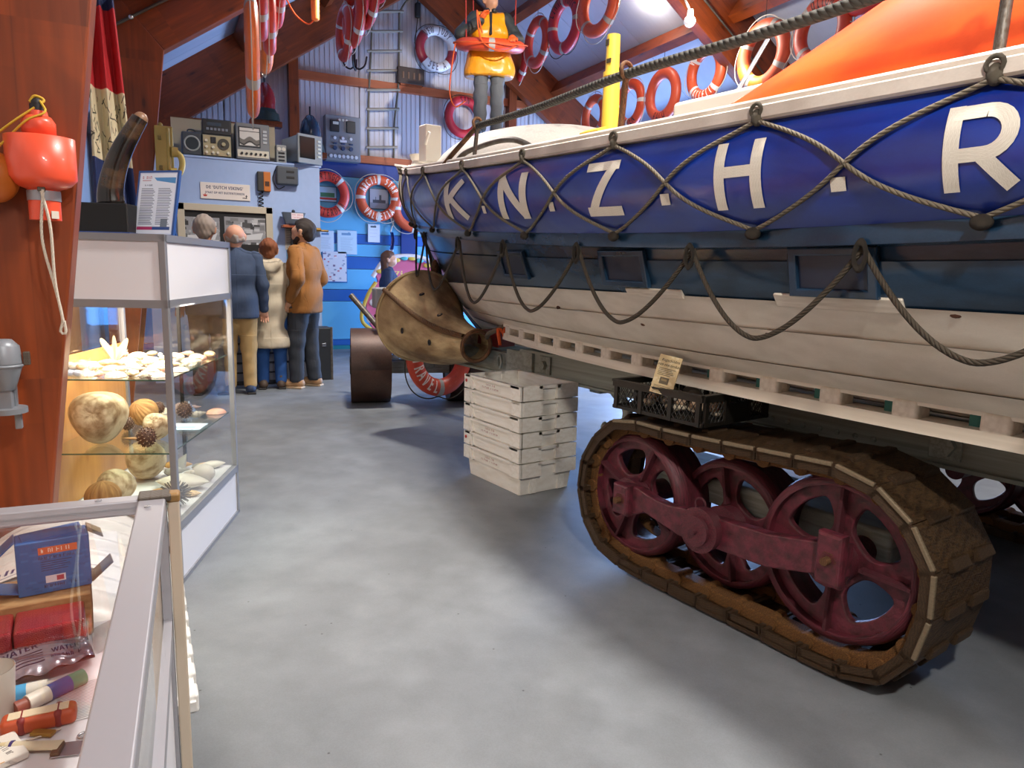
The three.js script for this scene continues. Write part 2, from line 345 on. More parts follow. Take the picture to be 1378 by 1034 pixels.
M.hullWhite = new THREE.MeshStandardMaterial({ map: blotch([222, 214, 198], [200, 190, 172], 101, 5, 256, 1, 5), roughness: 0.5 });
M.hullBlue = new THREE.MeshStandardMaterial({ map: blotch([32, 58, 82], [20, 40, 58], 103, 7, 256, 1, 5), roughness: 0.22 });
M.bandBlue = new THREE.MeshPhysicalMaterial({ map: blotch([12, 52, 150], [8, 36, 118], 105, 6, 256, 1, 4), roughness: 0.3, bumpMap: bumpTex(107, 5, 256, 0.6), bumpScale: 0.012, clearcoat: 0.6, clearcoatRoughness: 0.22 });
M.gunwale = new THREE.MeshStandardMaterial({ map: blotch([212, 204, 192], [186, 176, 164], 109, 8, 256, 1, 6), roughness: 0.5 });
M.letter = new THREE.MeshStandardMaterial({ map: blotch([226, 222, 208], [206, 200, 184], 111, 8, 128, 4, 8), roughness: 0.6 });
const both = f => [f(-1), f(1)];
function flip(g) { const i = g.index.array; for (let k = 0; k < i.length; k += 3) { const t = i[k]; i[k] = i[k + 1]; i[k + 1] = t; } g.computeVertexNormals(); return g; }
const scaleUV = (g, a, b) => { const u = g.attributes.uv; for (let i = 0; i < u.count; i++) u.setXY(i, u.getX(i) * a, u.getY(i) * b); return g; };
// topsides and bottom, one strake after the other with a small lap
const strakes = [[0, 0.52, M.hullBlue], [0.52, 1.0, M.hullBlue], [1.0, 1.32, M.hullWhite], [1.32, 1.68, M.hullWhite], [1.68, 2.06, M.hullWhite], [2.06, 2.5, M.hullWhite], [2.5, 3, M.hullWhite]];
for (const side of [-1, 1]) strakes.forEach(([a, b, m], k) => {
  const g = grid((i, j) => { const u = 2 * i - 1, p = hull(u, a + (b - a) * j, side); p.x += side * (0.012 * (1 - j) + (k < 2 ? 0.004 : 0)) * Math.min(1, (1 - Math.abs(u)) * 12); return p; }, 90, 8);
  const gg = scaleUV(g, 12, 0.4); B('strake', side < 0 ? flip(gg) : gg, m);
});
B('stem', tube([...Array(24)].map((_, i) => { const p = hull(1, i / 23 * 3); p.x = XC; return p; }), 0.03, 60, 8), M.hullBlue);
B('stem', tube([...Array(24)].map((_, i) => { const p = hull(-1, i / 23 * 3); p.x = XC; return p; }), 0.03, 60, 8), M.hullBlue);
B('keel', span(XC - 0.06, XC + 0.06, 0.745, 0.83, -5.3, 4.2), M.hullWhite);
// wale under the belt, fender belt, gunwale
function sweepBox(f, offs, nu = 120) {   // offs: closed list of [outward, up]
  return (side) => {
    const g = grid((i, j) => {
      const u = 2 * i - 1, p = f(u, side), e = 0.004, t = f(Math.min(1, u + e), side).sub(f(Math.max(-1, u - e), side)).setY(0).normalize();
      const out = V(t.z, 0, -t.x); if (out.x * side < 0) out.negate();
      const o = offs[Math.round(j * offs.length) % offs.length]; p.addScaledVector(out, o[0]); p.y += o[1]; return p;
    }, nu, offs.length);
    return toCreasedNormals(scaleUV(side < 0 ? flip(g) : g, 12, 0.3), 0.6);
  };
}
B('wale', both(sweepBox(bandBot, [[-0.05, 0.012], [0.02, 0.012], [0.026, -0.004], [0.022, -0.05], [-0.05, -0.056]])), M.hullBlue);
B('fender_belt', both(side => { const g = grid((i, j) => band(2 * i - 1, j, side), 140, 14); return scaleUV(side < 0 ? flip(g) : g, 9, 0.4); }), M.bandBlue);
B('gunwale', both(sweepBox(gunTop, [[-0.14, 0.0], [0.014, 0.0], [0.022, -0.005], [0.024, -0.038], [0.018, -0.045], [-0.1, -0.045]])), M.gunwale);
B('gunwale_cap', both(sweepBox(gunTop, [[-0.16, 0.002], [-0.16, 0.022], [0.002, 0.022], [0.008, 0.014], [0.006, 0.0]])), M.gunwale);
B('deck', flip(grid((i, j) => { const u = 1.96 * i - 0.98, a = gunTop(u, -1), b = gunTop(u, 1); const p = a.lerp(b, j); p.y += -0.05 + 0.09 * Math.sin(Math.PI * j); return p; }, 60, 12)), M.offwhite);
// letters painted on the belt
function strip(pts, w, map) {            // a stroke as a ribbon laid on the belt, mitred at its bends
  const P = []; for (let k = 0; k + 1 < pts.length; k++) { const L = Math.hypot(pts[k + 1][0] - pts[k][0], pts[k + 1][1] - pts[k][1]), n = Math.max(1, Math.ceil(L / 0.1)); for (let i = 0; i < n; i++) P.push([pts[k][0] + (pts[k + 1][0] - pts[k][0]) * i / n, pts[k][1] + (pts[k + 1][1] - pts[k][1]) * i / n]); } P.push(pts[pts.length - 1]);
  const N = P.map((p, k) => { const a = P[Math.max(0, k - 1)], b = P[Math.min(P.length - 1, k + 1)], l = Math.hypot(b[0] - a[0], b[1] - a[1]) || 1; return [-(b[1] - a[1]) / l, (b[0] - a[0]) / l]; });
  return merge([grid((i, j) => { const k = Math.round(i * (P.length - 1)), s = (2 * j - 1) * w / 2; return map(P[k][0] + N[k][0] * s, P[k][1] + N[k][1] * s); }, P.length - 1, 2)]);
}
const arc = (cx, cy, rx, ry, a0, a1, n = 12) => [...Array(n + 1)].map((_, i) => { const a = (a0 + (a1 - a0) * i / n) * D2R; return [cx + rx * Math.cos(a), cy + ry * Math.sin(a)]; });
const lw = 0.165;
const glyph = {       // unit height, x 0..w, thickness lw, y down
  K: [[[0.1, 0], [0.1, 1]], [[0.62, 0.02], [0.14, 0.56]], [[0.24, 0.46], [0.68, 0.98]]],
  N: [[[0.1, 0], [0.1, 1]], [[0.1, 0.06], [0.66, 0.94]], [[0.66, 0], [0.66, 1]]],
  Z: [[[0.02, 0.09], [0.7, 0.09]], [[0.6, 0.08], [0.12, 0.92]], [[0.02, 0.91], [0.74, 0.91]]],
  H: [[[0.1, 0], [0.1, 1]], [[0.66, 0], [0.66, 1]], [[0.1, 0.45], [0.66, 0.45]]],
  R: [[[0.1, 0], [0.1, 1]], [[0.1, 0.09], [0.42, 0.09], ...arc(0.42, 0.34, 0.24, 0.25, -90, 90), [0.1, 0.59]], [[0.4, 0.6], [0.7, 0.98]]],
};
const tTop = 0.17, tBot = 0.8;
function letter(c, z0, z1) {
  const w = 0.76, map = (x, y) => bandAt(z0 + (z1 - z0) * x / w, tTop + (tBot - tTop) * y, 0.004);
  const tilt = glyph[c].map(s => strip(s, lw, map)); B('letter', tilt, M.letter).userData.label = 'painted white letter ' + c;
}
letter('K', -3.9, -3.47); letter('N', -3.03, -2.71); letter('Z', -2.23, -2.0); letter('H', -1.545, -1.355); letter('R', -0.853, -0.69);
for (const z of [-3.23, -2.5, -1.767, -1.115]) B('full_stop', strip([[0, 0], [1, 0]], 1, (x, y) => bandAt(z - 0.022 + 0.044 * x, 0.6 + 0.115 * (y + 0.5), 0.004)), M.letter);
// lashings over the belt and grab lines below it
const upZ = [0.5, -0.13, -0.767, -1.409, -2.08, -2.794, -3.589, -4.522, -5.341, -5.95, -6.3];
const loZ = [0.5, -0.13, -0.769, -1.416, -2.101, -2.832, -3.611, -4.494, -5.4, -5.8, -6.0];
const lash = (za, zb) => tube([...Array(13)].map((_, i) => { const t = i / 12, z = za + (zb - za) * (t + 0.06 * Math.sin(2 * Math.PI * t)); return bandAt(z, 0.0 + t, 0.012 + 0.012 * (t < 0.06 || t > 0.94 ? 1 : 0)); }), 0.007, 40, 7);
for (let i = 0; i < upZ.length; i++) {
  for (const d of [-1, 1]) if (loZ[i + d] !== undefined) B('lashing_rope', lash(upZ[i], loZ[i + d]), M.rope);
  const k = bandAt(upZ[i], 0.0, 0.02); B('knot', [sph(0.02, k.x, k.y + 0.01, k.z, 1, 1.3, 1, 10, 8), new THREE.TorusGeometry(0.018, 0.006, 6, 12).rotateY(Math.PI / 2).translate(k.x - 0.01, k.y + 0.03, k.z)], M.rope);
  const q = bandAt(loZ[i], 1.0, 0.03); B('knot', [sph(0.02, q.x, q.y - 0.01, q.z, 1, 1, 1.3, 10, 8)], M.ropeDark);
}
const hangZ = [0.25, -0.42, -1.069, -1.697, -2.387, -3.123, -3.874, -4.953, -5.6];
const walePt = (z, dy, o) => { const p = bandBot(uOf(z, 6.04), -1); p.y += dy; p.x -= o; return p; };
for (let i = 0; i + 1 < hangZ.length; i++) {
  const a = walePt(hangZ[i], -0.06, 0.03), b = walePt(hangZ[i + 1], -0.06, 0.03), low = i < 6 ? 1.157 : 1.2 + 0.08 * (i - 6), pts = [];
  for (let k = 0; k <= 16; k++) { const t = k / 16, p = a.clone().lerp(b, t), s = 1 - Math.pow(Math.abs(2 * t - 1), 1.7); p.y += (low - p.y) * s; const e = 0.5 - Math.abs(t - 0.5); p.x = walePt(p.z, 0, 0.02 + 0.03 * s).x; pts.push(p); }
  B('grab_line', tube(pts, 0.0085, 60, 7), M.ropeDark);
}
for (const z of hangZ) { const a = walePt(z, -0.02, 0.03); B('rope_eye', new THREE.TorusGeometry(0.024, 0.008, 6, 14).scale(0.7, 1.5, 1).rotateY(Math.PI / 2).translate(a.x - 0.005, a.y - 0.06, a.z), M.ropeDark); }
// hatches (scuttles) in the blue side
function sideFrame(z, f) { const u = uOf(z, 6.0 + (5.42 - 6.0) * f), p = hull(u, f), q = hull(u - 0.004, f), r = hull(u, f + 0.05); const X = q.clone().sub(p).normalize(), Y = p.clone().sub(r).normalize(), Zn = X.clone().cross(Y).normalize(); if (Zn.x > 0) Zn.negate(); Y.copy(Zn.clone().cross(X)).normalize(); if (Y.y < 0) { Y.negate(); X.negate(); } return new THREE.Matrix4().makeBasis(X, Y, Zn).setPosition(p.addScaledVector(Zn, 0.006)); }
for (const [z0, z1] of [[-1.33, -1.045], [-2.29, -1.985], [-3.34, -2.99], [-0.3, 0.0]]) {
  const w = z1 - z0, m = sideFrame((z0 + z1) / 2, 0.63), h = 0.15;
  const s = poly([[-w / 2, -h / 2], [w / 2, -h / 2], [w / 2, h / 2], [-w / 2, h / 2]]); s.holes.push(poly([[-w / 2 + 0.03, -h / 2 + 0.025], [w / 2 - 0.03, -h / 2 + 0.025], [w / 2 - 0.03, h / 2 - 0.025], [-w / 2 + 0.03, h / 2 - 0.025]]));
  const fr = B('hatch_frame', extr(s, 0.022, 0.005).applyMatrix4(m), M.hullBlue);
  const gi = bx(w - 0.05, h - 0.04, 0.01, 0, 0, 0.004).applyMatrix4(m); gi.translate(-boatBase.x, -boatBase.y, -boatBase.z); part('hatch_cover', gi, std(0x14233a, 0.3), fr);
}
{ const m = sideFrame(-1.2, 0.97); B('patch_plate', rb(0.42, 0.05, 0.012, 0.005).applyMatrix4(m), M.hullWhite); }
{ const m = sideFrame(-2.0, 0.97); B('patch_plate', rb(0.34, 0.04, 0.012, 0.005).applyMatrix4(m), M.hullWhite); }
for (const [z, f, s] of [[-0.86, 1.03, 0.014], [-1.5, 1.35, 0.016], [-2.9, 1.3, 0.012], [-2.2, 1.4, 0.012]]) { const u = uOf(z, 5.4), p = hull(u, f); B('rust_mark', sph(s, p.x - 0.006, p.y, p.z, 0.35, 0.8, 1.3, 8, 6), std(0x4a2a18, 0.9)); }
// bilge rail with slots
{
  const rail = (z, dy, o) => { const u = uOf(z, 5.05), p = HL[2](u, -1); p.y += dy; p.x -= o; return p; };
  const zs = [...Array(41)].map((_, i) => -4.05 + i * 0.18);
  const ribbon = (y0, y1, o0, o1) => { const a = [[y0, o0], [y0, o1], [y1, o1], [y1, o0]]; return toCreasedNormals(flip(grid((i, j) => { const z = -4.05 + i * 7.2, k = a[Math.round(j * 4) % 4]; return rail(z, k[0], k[1]); }, 80, 4)), 0.7); };
  B('bilge_rail', ribbon(-0.07, -0.026, -0.02, 0.075), M.hullWhite); B('bilge_rail', ribbon(0.016, 0.06, -0.06, 0.07), M.hullWhite);
  const green = std(0x2c6a62, 0.7);
  for (let z = -3.95; z < 2.5; z += 0.26) {
    const p = rail(z, -0.016, 0.0315), q = rail(z + 0.1, -0.016, 0.0315), a = Math.atan2(q.x - p.x, q.z - p.z);
    const r = B('rail_block', rb(0.085, 0.095, 0.085, 0.014).rotateY(a).translate(p.x, p.y, p.z), M.hullWhite);
    const gg = bx(0.012, 0.036, 0.05).rotateY(a).translate(p.x + 0.012, p.y + 0.008, p.z - 0.062); gg.translate(-boatBase.x, -boatBase.y, -boatBase.z); part('green_wedge', gg, green, r);
  }
  const e = rail(-4.05, -0.03, 0.04);
  B('orange_lashing', [new THREE.TorusGeometry(0.035, 0.014, 6, 14).rotateY(0.4).translate(e.x, e.y, e.z), tube([[e.x - 0.02, e.y, e.z], [e.x - 0.05, e.y + 0.03, e.z - 0.03], [e.x - 0.06, e.y - 0.08, e.z + 0.01]], 0.012)], M.ropeOrange);
}
// fore cabin dome, bitt, stanchions and the thick rail rope
{
  const c = V(3.3, 0, -4.55), yb = 2.0;
  M.dome = new THREE.MeshStandardMaterial({ map: blotch([214, 208, 196], [150, 146, 138], 121, 12, 256, 1, 18, 2.2), roughness: 0.7 });
  const dome = grid((i, j) => { const a = 2 * Math.PI * i, s = j, h = 0.37 * Math.pow(1 - Math.pow(s, 3.2), 0.6); return V(c.x + Math.sin(a) * 0.66 * s, yb + h, c.z - Math.cos(a) * 1.0 * s * (Math.cos(a) > 0 ? 0.95 : 1.15)); }, 48, 14);
  B('cabin_dome', scaleUV(flip(dome), 3, 1.2), M.dome);
  B('cabin_rim', tube([...Array(30)].map((_, i) => { const a = 2 * Math.PI * i / 30; return V(c.x + Math.sin(a) * 0.66, yb + 0.02, c.z - Math.cos(a) * (Math.cos(a) > 0 ? 0.95 : 1.15)); }), 0.02, 90, 8, true), M.gunwale);
  B('grab_rail', tube([[2.62, 2.0, -4.5], [2.6, 2.1, -4.35], [2.6, 2.14, -4.1], [2.6, 2.13, -3.7], [2.64, 2.02, -3.45]], 0.018, 40, 8), M.steel);
  B('bitt', [rb(0.15, 0.3, 0.13, 0.01, 3.02, 2.38, -5.55), bar([2.93, 2.36, -5.47], [2.93, 2.45, -5.4], 0.012)], M.offwhite);
  B('fairlead', [cyl(0.1, 0.13, 0.08, 3.3, 2.3, -6.2), cyl(0.13, 0.1, 0.06, 3.3, 2.36, -6.2)], M.offwhite);
  const st = (z, h, lean = 0) => { const p = gunTop(uOf(z, 6.3), -1); p.x += 0.06; return [p, V(p.x + 0.02, p.y + h, p.z + lean)]; };
  const [a0, a1] = st(-3.62, 0.2, 0.0), [b0, b1] = st(-2.15, 0.235), [c0, c1] = st(-0.8, 0.26), [d0, d1] = st(0.6, 0.3);
  M.rust = new THREE.MeshStandardMaterial({ map: blotch([120, 84, 52], [74, 48, 30], 123, 8, 128, 4, 20), roughness: 0.8, metalness: 0.2 });
  B('stanchion', bar(a0, a1, 0.012), M.steel); B('stanchion', bar(b0, b1, 0.013), M.rust); B('stanchion', bar(c0, c1, 0.014), M.steel); B('stanchion', bar(d0, d1, 0.014), M.steel);
  for (const p of [a1, b1, c1, d1]) B('rail_ring', new THREE.TorusGeometry(0.028, 0.009, 8, 16).translate(p.x, p.y + 0.015, p.z), M.rust);
  const mid = (p, q, t, s) => { const m = p.clone().lerp(q, t); m.y -= s; return m; };
  const thick = ropeMat(0x3d3a33, 20, 12, 0.012);
  B('rail_rope', tube([a1, mid(a1, b1, 0.5, 0.012), b1, mid(b1, c1, 0.5, 0.01), c1, d1], 0.019, 140, 10), thick);
  B('stay_rope', tube([a1, V(2.3, 1.98, -4.05), V(2.34, 1.97, -4.1)], 0.015, 20, 8), M.rust);
  // yellow stub mast with its foot
  const yl = std(0xdcb83e, 0.55);
  const mast = B('mast', [cyl(0.042, 0.046, 0.42, 2.62, 2.14, -2.88), cyl(0.034, 0.036, 0.2, 2.62, 2.44, -2.88), cyl(0.046, 0.046, 0.02, 2.62, 2.35, -2.88), bx(0.22, 0.08, 0.12, 2.62, 2.0, -2.88), bx(0.06, 0.14, 0.14, 2.53, 2.0, -2.88, 0, 0, 0.4)], yl);
  const mk = merge([bx(0.006, 0.02, 0.03, 2.585, 2.41, -2.87), bx(0.006, 0.03, 0.022, 2.585, 2.5, -2.885)]).translate(-boatBase.x, -boatBase.y, -boatBase.z); part('worn_spot', mk, std(0x3a321e, 0.8), mast);
  B('deck_box', rb(0.34, 0.16, 0.5, 0.02, 2.55, 1.99, -1.98), M.offwhite);
  B('boat_hook', bar([2.3, 1.9, -1.93], [2.75, 2.35, -2.05], 0.01), std(0xb8bcc0, 0.3, 0.8));
  B('boat_hook', bar([2.45, 1.92, -1.95], [2.8, 2.06, -1.95], 0.012), std(0xb9a06a, 0.7));
  B('hatch_pad', rb(0.4, 0.06, 0.34, 0.03, 3.0, 2.05, -3.35), std(0xb8643c, 0.7));
}
// orange canopy
{
  M.canopy = new THREE.MeshPhysicalMaterial({ map: blotch([242, 98, 22], [224, 72, 12], 131, 5, 256, 1, 4), roughness: 0.42, clearcoat: 0.2, clearcoatRoughness: 0.4 });
  // ruled from the front foot line to the ridge; long hood with sloping front
  const sec = (z) => { const t = Math.max(0, Math.min(1, (z + 2.0) / 1.7)); return { h: 0.02 + 0.98 * Math.pow(t, 0.85), w: 1.27 }; };
  const g = grid((i, j) => { const z = -2.0 + 5.4 * Math.pow(i, 1.4), s = sec(z), a = Math.PI * j, e = 0.55, c = Math.cos(a), sn = Math.sin(a); return V(XC - Math.sign(c) * s.w * Math.pow(Math.abs(c), e), 1.86 + s.h * Math.pow(sn, 0.75), z); }, 40, 32);
  B('canopy', scaleUV(flip(g), 3, 3), M.canopy);
}
// ================= trailer and crawler tracks (boat frame) =================
function boatThing(name, label, category, base, group) { const t = thing(name, label, category, toHall(base).toArray(), BOAT, group); t.userData._b = base; return t; }
const P = (name, geo, mat, top, parent) => { const g = Array.isArray(geo) ? merge(geo) : geo, b = (top.userData._b || V(0, 0, 0)); g.translate(-b.x, -b.y, -b.z); return part(name, g, mat, parent || top); };
M.chassis = new THREE.MeshStandardMaterial({ map: blotch([150, 155, 146], [124, 128, 118], 141, 8, 256, 1.5, 8), roughness: 0.55 });
M.redPaint = new THREE.MeshStandardMaterial({ map: blotch([102, 40, 52], [64, 30, 34], 143, 9, 256, 4, 10, 1.1), roughness: 0.5, bumpMap: bumpTex(144, 12, 128, 6), bumpScale: 0.002 });
M.trackRust = new THREE.MeshStandardMaterial({ map: blotch([152, 104, 50], [78, 52, 28], 145, 9, 256, 3, 22, 1.0), roughness: 0.75, metalness: 0.15, bumpMap: bumpTex(146, 14, 128, 6), bumpScale: 0.004 });
M.trackFace = new THREE.MeshStandardMaterial({ map: blotch([92, 70, 46], [52, 38, 26], 147, 7, 256, 3, 14), roughness: 0.45, metalness: 0.35, bumpMap: bumpTex(148, 10, 128, 5), bumpScale: 0.003 });
M.worn = new THREE.MeshStandardMaterial({ map: blotch([150, 138, 114], [92, 74, 52], 149, 14, 128, 6, 30), roughness: 0.6, metalness: 0.3 });
M.roller = new THREE.MeshStandardMaterial({ map: blotch([96, 66, 50], [58, 42, 36], 151, 5, 256, 1.2, 10), roughness: 0.5, metalness: 0.25 });
const hex = (r, h) => cyl(r, r, h, 0, 0, 0, 'x', 6);
{
  const t = boatThing('boat_trailer', 'grey green steel boat trailer under the lifeboat with wide brown steel front rollers', 'trailer', V(XC, 0, -2.5));
  for (const x of [2.93, 3.87]) {
    const s = x < XC ? -1 : 1;
    P('side_beam', [span(x - 0.05, x + 0.05, 0.645, 0.815, -3.95, 2.4), span(x - 0.075, x + 0.075, 0.645, 0.66, -3.95, 2.4), span(x - 0.075, x + 0.075, 0.8, 0.815, -3.95, 2.4)], M.chassis, t);
    P('front_beam', [span(x - 0.04, x + 0.04, 0.6, 0.76, -5.0, -3.9), span(x - 0.06, x + 0.06, 0.6, 0.62, -5.0, -3.9)], M.chassis, t);
    P('fork_beam', bar([x, 0.68, -4.9], [XC + s * 0.2, 0.66, -6.3], 0.06, 4), M.chassis, t);
    if (s < 0) {
      for (const [z, y, r] of [[-2.2, 0.735, 0.036], [-1.2, 0.735, 0.044], [-3.68, 0.735, 0.03]]) {
        const b = P('bolt_plate', rb(0.016, 0.115, 0.115, 0.004, x - 0.06, y, z), M.chassis, t);
        const g = hex(r, 0.03).translate(x - 0.08, y, z).translate(-XC, 0, 2.5); part('bolt', g, M.chassis, b);
      }
      for (let i = 0; i < 9; i++) P('rivet', sph(0.012, x - 0.05, 0.785, -1.98 + i * 0.07, 0.7, 1, 1, 8, 6), M.chassis, t);
      for (let i = 0; i < 7; i++) P('rivet', sph(0.012, x - 0.05, 0.695, -1.96 + i * 0.08, 0.7, 1, 1, 8, 6), M.chassis, t);
      P('tie_ring', new THREE.TorusGeometry(0.045, 0.011, 8, 20).rotateY(Math.PI / 2 - 0.3).translate(x - 0.07, 0.7, -4.2), M.chassis, t);
      P('joint_plate', rb(0.03, 0.2, 0.3, 0.004, x - 0.06, 0.7, -3.96), M.chassis, t);
    }
  }
  for (const z of [-4.9, -3.3, -1.7, 0.2]) P('cross_member', rb(0.86, 0.12, 0.1, 0.006, XC, 0.66, z), M.chassis, t);
  P('red_chock', bx(0.2, 0.1, 0.2, 3.0, 0.84, -4.45, 0.1, 0.3, 0), std(0x8a2f2a, 0.5), t);
  const AC = V(3.385, 0, -6.435), turnA = g => g.rotateY(-21.6 * D2R).translate(AC.x, 0, AC.z);
  P('axle', turnA(merge([cyl(0.06, 0.06, 1.3, 0, 0.37, 0, 'x'), rb(0.3, 0.3, 0.24, 0.02, 0, 0.5, 0), bx(0.6, 0.12, 0.2, 0, 0.36, 0)])), M.chassis, t);
  P('turntable', cyl(0.3, 0.3, 0.06, AC.x, 0.68, AC.z), M.chassis, t);
  for (const x of [-0.485, 0.485]) {
    const r = 0.371, w = P('front_roller', turnA(lathe([[0, -0.175], [r - 0.03, -0.175], [r - 0.025, -0.19], [r, -0.19], [r, 0.19], [r - 0.025, 0.19], [r - 0.03, 0.175], [0, 0.175]], 48).rotateZ(Math.PI / 2).translate(x, r, 0)), M.roller, t);
    part('hub', turnA(cyl(0.09, 0.09, 0.4, x, r, 0, 'x')).translate(-XC, 0, 2.5), M.steel, w);
  }
  P('tow_arm', bar([XC - 0.3, 0.66, -6.6], [XC - 0.5, 1.05, -7.0], 0.03), M.steel, t);
  P('lamp_bracket', rb(0.16, 0.2, 0.1, 0.02, 2.98, 1.05, -6.45), std(0x8f9296, 0.5), t);
  P('skid_hook', tube([[2.9, 0.66, -3.05], [2.9, 0.56, -2.93], [2.9, 0.47, -2.95], [2.9, 0.42, -3.04], [2.9, 0.43, -3.12]], 0.03, 30, 8), M.chassis, t);
}
// one crawler unit: outer face at x = 2.2
function crawler(label) {
  const base = V(2.4, 0, -1.73), t = boatThing('crawler_track', label, 'crawler track', base, 'crawler units under the trailer');
  // closed loop of the shoe outline (z, y)
  const loop = [[-2.32, 0.69], [-2.464, 0.56], [-2.53, 0.43], [-2.535, 0.3], [-2.5, 0.185], [-2.385, 0.06], [-2.23, 0.02], [-1.9, 0.015], [-1.5, 0.015], [-1.16, 0.02], [-1.01, 0.075], [-0.93, 0.2], [-0.9, 0.36], [-0.91, 0.5], [-1.03, 0.66], [-1.19, 0.735], [-1.4, 0.735], [-1.7, 0.72], [-2.0, 0.71], [-2.2, 0.71]];
  const cv = new THREE.CatmullRomCurve3(loop.map(p => V(0, p[1], p[0])), true, 'centripetal'), n = 27, pts = cv.getSpacedPoints(n);
  const len = cv.getLength() / n, shoe = merge([bx(0.4, 0.02, len * 0.97, 0, -0.01, 0), bx(0.4, 0.03, 0.016, 0, -0.03, len * 0.42), bx(0.4, 0.03, 0.016, 0, -0.03, -len * 0.42), bx(0.012, 0.028, len * 0.9, -0.194, -0.028, 0), bx(0.012, 0.028, len * 0.9, 0.194, -0.028, 0)]);
  const oneLug = merge([rb(0.07, 0.05, len * 0.8, 0.008, 0, -0.045, 0), cyl(0.03, 0.03, 0.09, 0, -0.05, len * 0.5, 'x', 12)]), oneHinge = rb(0.12, 0.024, 0.04, 0.008, 0, 0, len * 0.5);
  const edge = rb(0.016, 0.016, len * 0.9, 0.005, -0.196, -0.004, 0);
  for (let i = 0; i < n; i++) {
    const a = pts[i], b = pts[(i + 1) % n], m = a.clone().lerp(b, 0.5), d = b.clone().sub(a).normalize();
    // outward normal of a loop that runs down the front, back along the floor
    const out = V(0, -d.z, d.y); const c = V(0, 0.37, -1.72); if (out.dot(m.clone().sub(c)) < 0) out.negate();
    const X = out.clone().cross(d), mat = new THREE.Matrix4().makeBasis(X.x > 0 ? X : X.negate(), out, X.clone().cross(out)).setPosition(m.sub(V(0, 0, -1.73)));
    const s = part('track_shoe', shoe, M.trackFace, t); s.applyMatrix4(mat);
    part('worn_edge', edge, out.y > -0.3 && out.z > -0.6 ? M.worn : M.trackFace, s); for (const x of [-0.11, 0.11]) part('link_lug', oneLug, M.trackRust, s).position.x = x; for (const x of [-0.05, 0.12]) part('hinge', oneHinge, M.trackFace, s).position.x = x;
  }
  // wheels
  const wheel = (z, y, x, r, rot) => {
    const s = new THREE.Shape(); s.absarc(0, 0, r, 0, 2 * Math.PI);
    for (let k = 0; k < 4; k++) {
      const a = rot + k * Math.PI / 2, h = new THREE.Path(), R = r * 0.76, q = r * 0.36, w1 = 0.5, w2 = 0.34;
      const pt = (rad, an) => [rad * Math.cos(a + an), rad * Math.sin(a + an)];
      const n = 8; h.moveTo(...pt(q, -w2)); h.quadraticCurveTo(...pt(q * 1.25, -w1 * 1.2), ...pt(R * 0.86, -w1));
      h.quadraticCurveTo(...pt(R, -w1 * 0.95), ...pt(R, -w1 * 0.75));
      for (let i = 1; i <= n; i++) h.lineTo(...pt(R, -w1 * 0.75 + 1.5 * w1 * i / n));
      h.quadraticCurveTo(...pt(R, w1 * 0.95), ...pt(R * 0.86, w1)); h.quadraticCurveTo(...pt(q * 1.25, w1 * 1.2), ...pt(q, w2));
      h.quadraticCurveTo(...pt(q * 0.9, 0), ...pt(q, -w2)); s.holes.push(h);
    }
    const disc = extr(s, 0.03, 0.006, 40).rotateY(-Math.PI / 2).translate(x + 0.03, y, z);
    const rim = new THREE.LatheGeometry([[r - 0.025, -0.06], [r, -0.06], [r + 0.012, -0.02], [r + 0.012, 0.0], [r, 0.012], [r, 0.13], [r - 0.025, 0.13], [r - 0.025, -0.06]].map(p => new THREE.Vector2(...p)), 48).rotateZ(-Math.PI / 2).translate(x + 0.03, y, z);
    const w = P('road_wheel', [disc, rim], M.redPaint, t);
    const hub = merge([cyl(0.075, 0.085, 0.08, x - 0.03, y, z, 'x'), cyl(0.05, 0.05, 0.3, x + 0.1, y, z, 'x')]).translate(-2.4, 0, 1.73); part('hub', hub, M.redPaint, w);
    for (let k = 0; k < 4; k++) { const a = rot + Math.PI / 4 + k * Math.PI / 2, g = bx(0.03, 0.014, r * 0.62).rotateX(-a).translate(0, 0, 0); const cz = Math.cos(a) * r * 0.62, cy = Math.sin(a) * r * 0.62; const gg = bx(0.035, 0.012, r * 0.6); gg.rotateX(-Math.atan2(cy, cz)); gg.translate(x - 0.016, y + cy, z + cz).translate(-2.4, 0, 1.73); part('rib', gg, M.redPaint, w); }
  };
  wheel(-2.215, 0.355, 2.29, 0.27, 0.35); wheel(-1.785, 0.33, 2.4, 0.262, 0.95); wheel(-1.255, 0.39, 2.29, 0.285, 0.75);
  // equalizer beam in front of the wheels
  const s = new THREE.Shape(); s.moveTo(-2.2, 0.43); s.lineTo(-2.1, 0.435); s.quadraticCurveTo(-1.95, 0.395, -1.86, 0.42); s.lineTo(-1.45, 0.44); s.lineTo(-1.16, 0.495); s.lineTo(-1.16, 0.385); s.lineTo(-1.45, 0.315); s.lineTo(-1.86, 0.3); s.lineTo(-2.06, 0.34); s.quadraticCurveTo(-2.1, 0.3, -2.2, 0.31); s.closePath();
  const eb = P('equalizer_beam', extr(s, 0.05, 0.006).rotateY(-Math.PI / 2).translate(2.21, 0, 0), M.redPaint, t);
  const loc = g => g.translate(-2.4, 0, 1.73);
  part('pivot_boss', loc(merge([cyl(0.085, 0.09, 0.05, 2.145, 0.372, -1.73, 'x', 32), cyl(0.055, 0.06, 0.03, 2.115, 0.372, -1.73, 'x', 32), cyl(0.012, 0.012, 0.03, 2.1, 0.372, -1.73, 'x', 12)])), M.redPaint, eb);
  const slot = poly([[-0.045, -0.09], [0.045, -0.09], [0.045, 0.09], [-0.045, 0.09]]); slot.holes.push(poly([[-0.024, -0.066], [0.024, -0.066], [0.024, 0.066], [-0.024, 0.066]]));
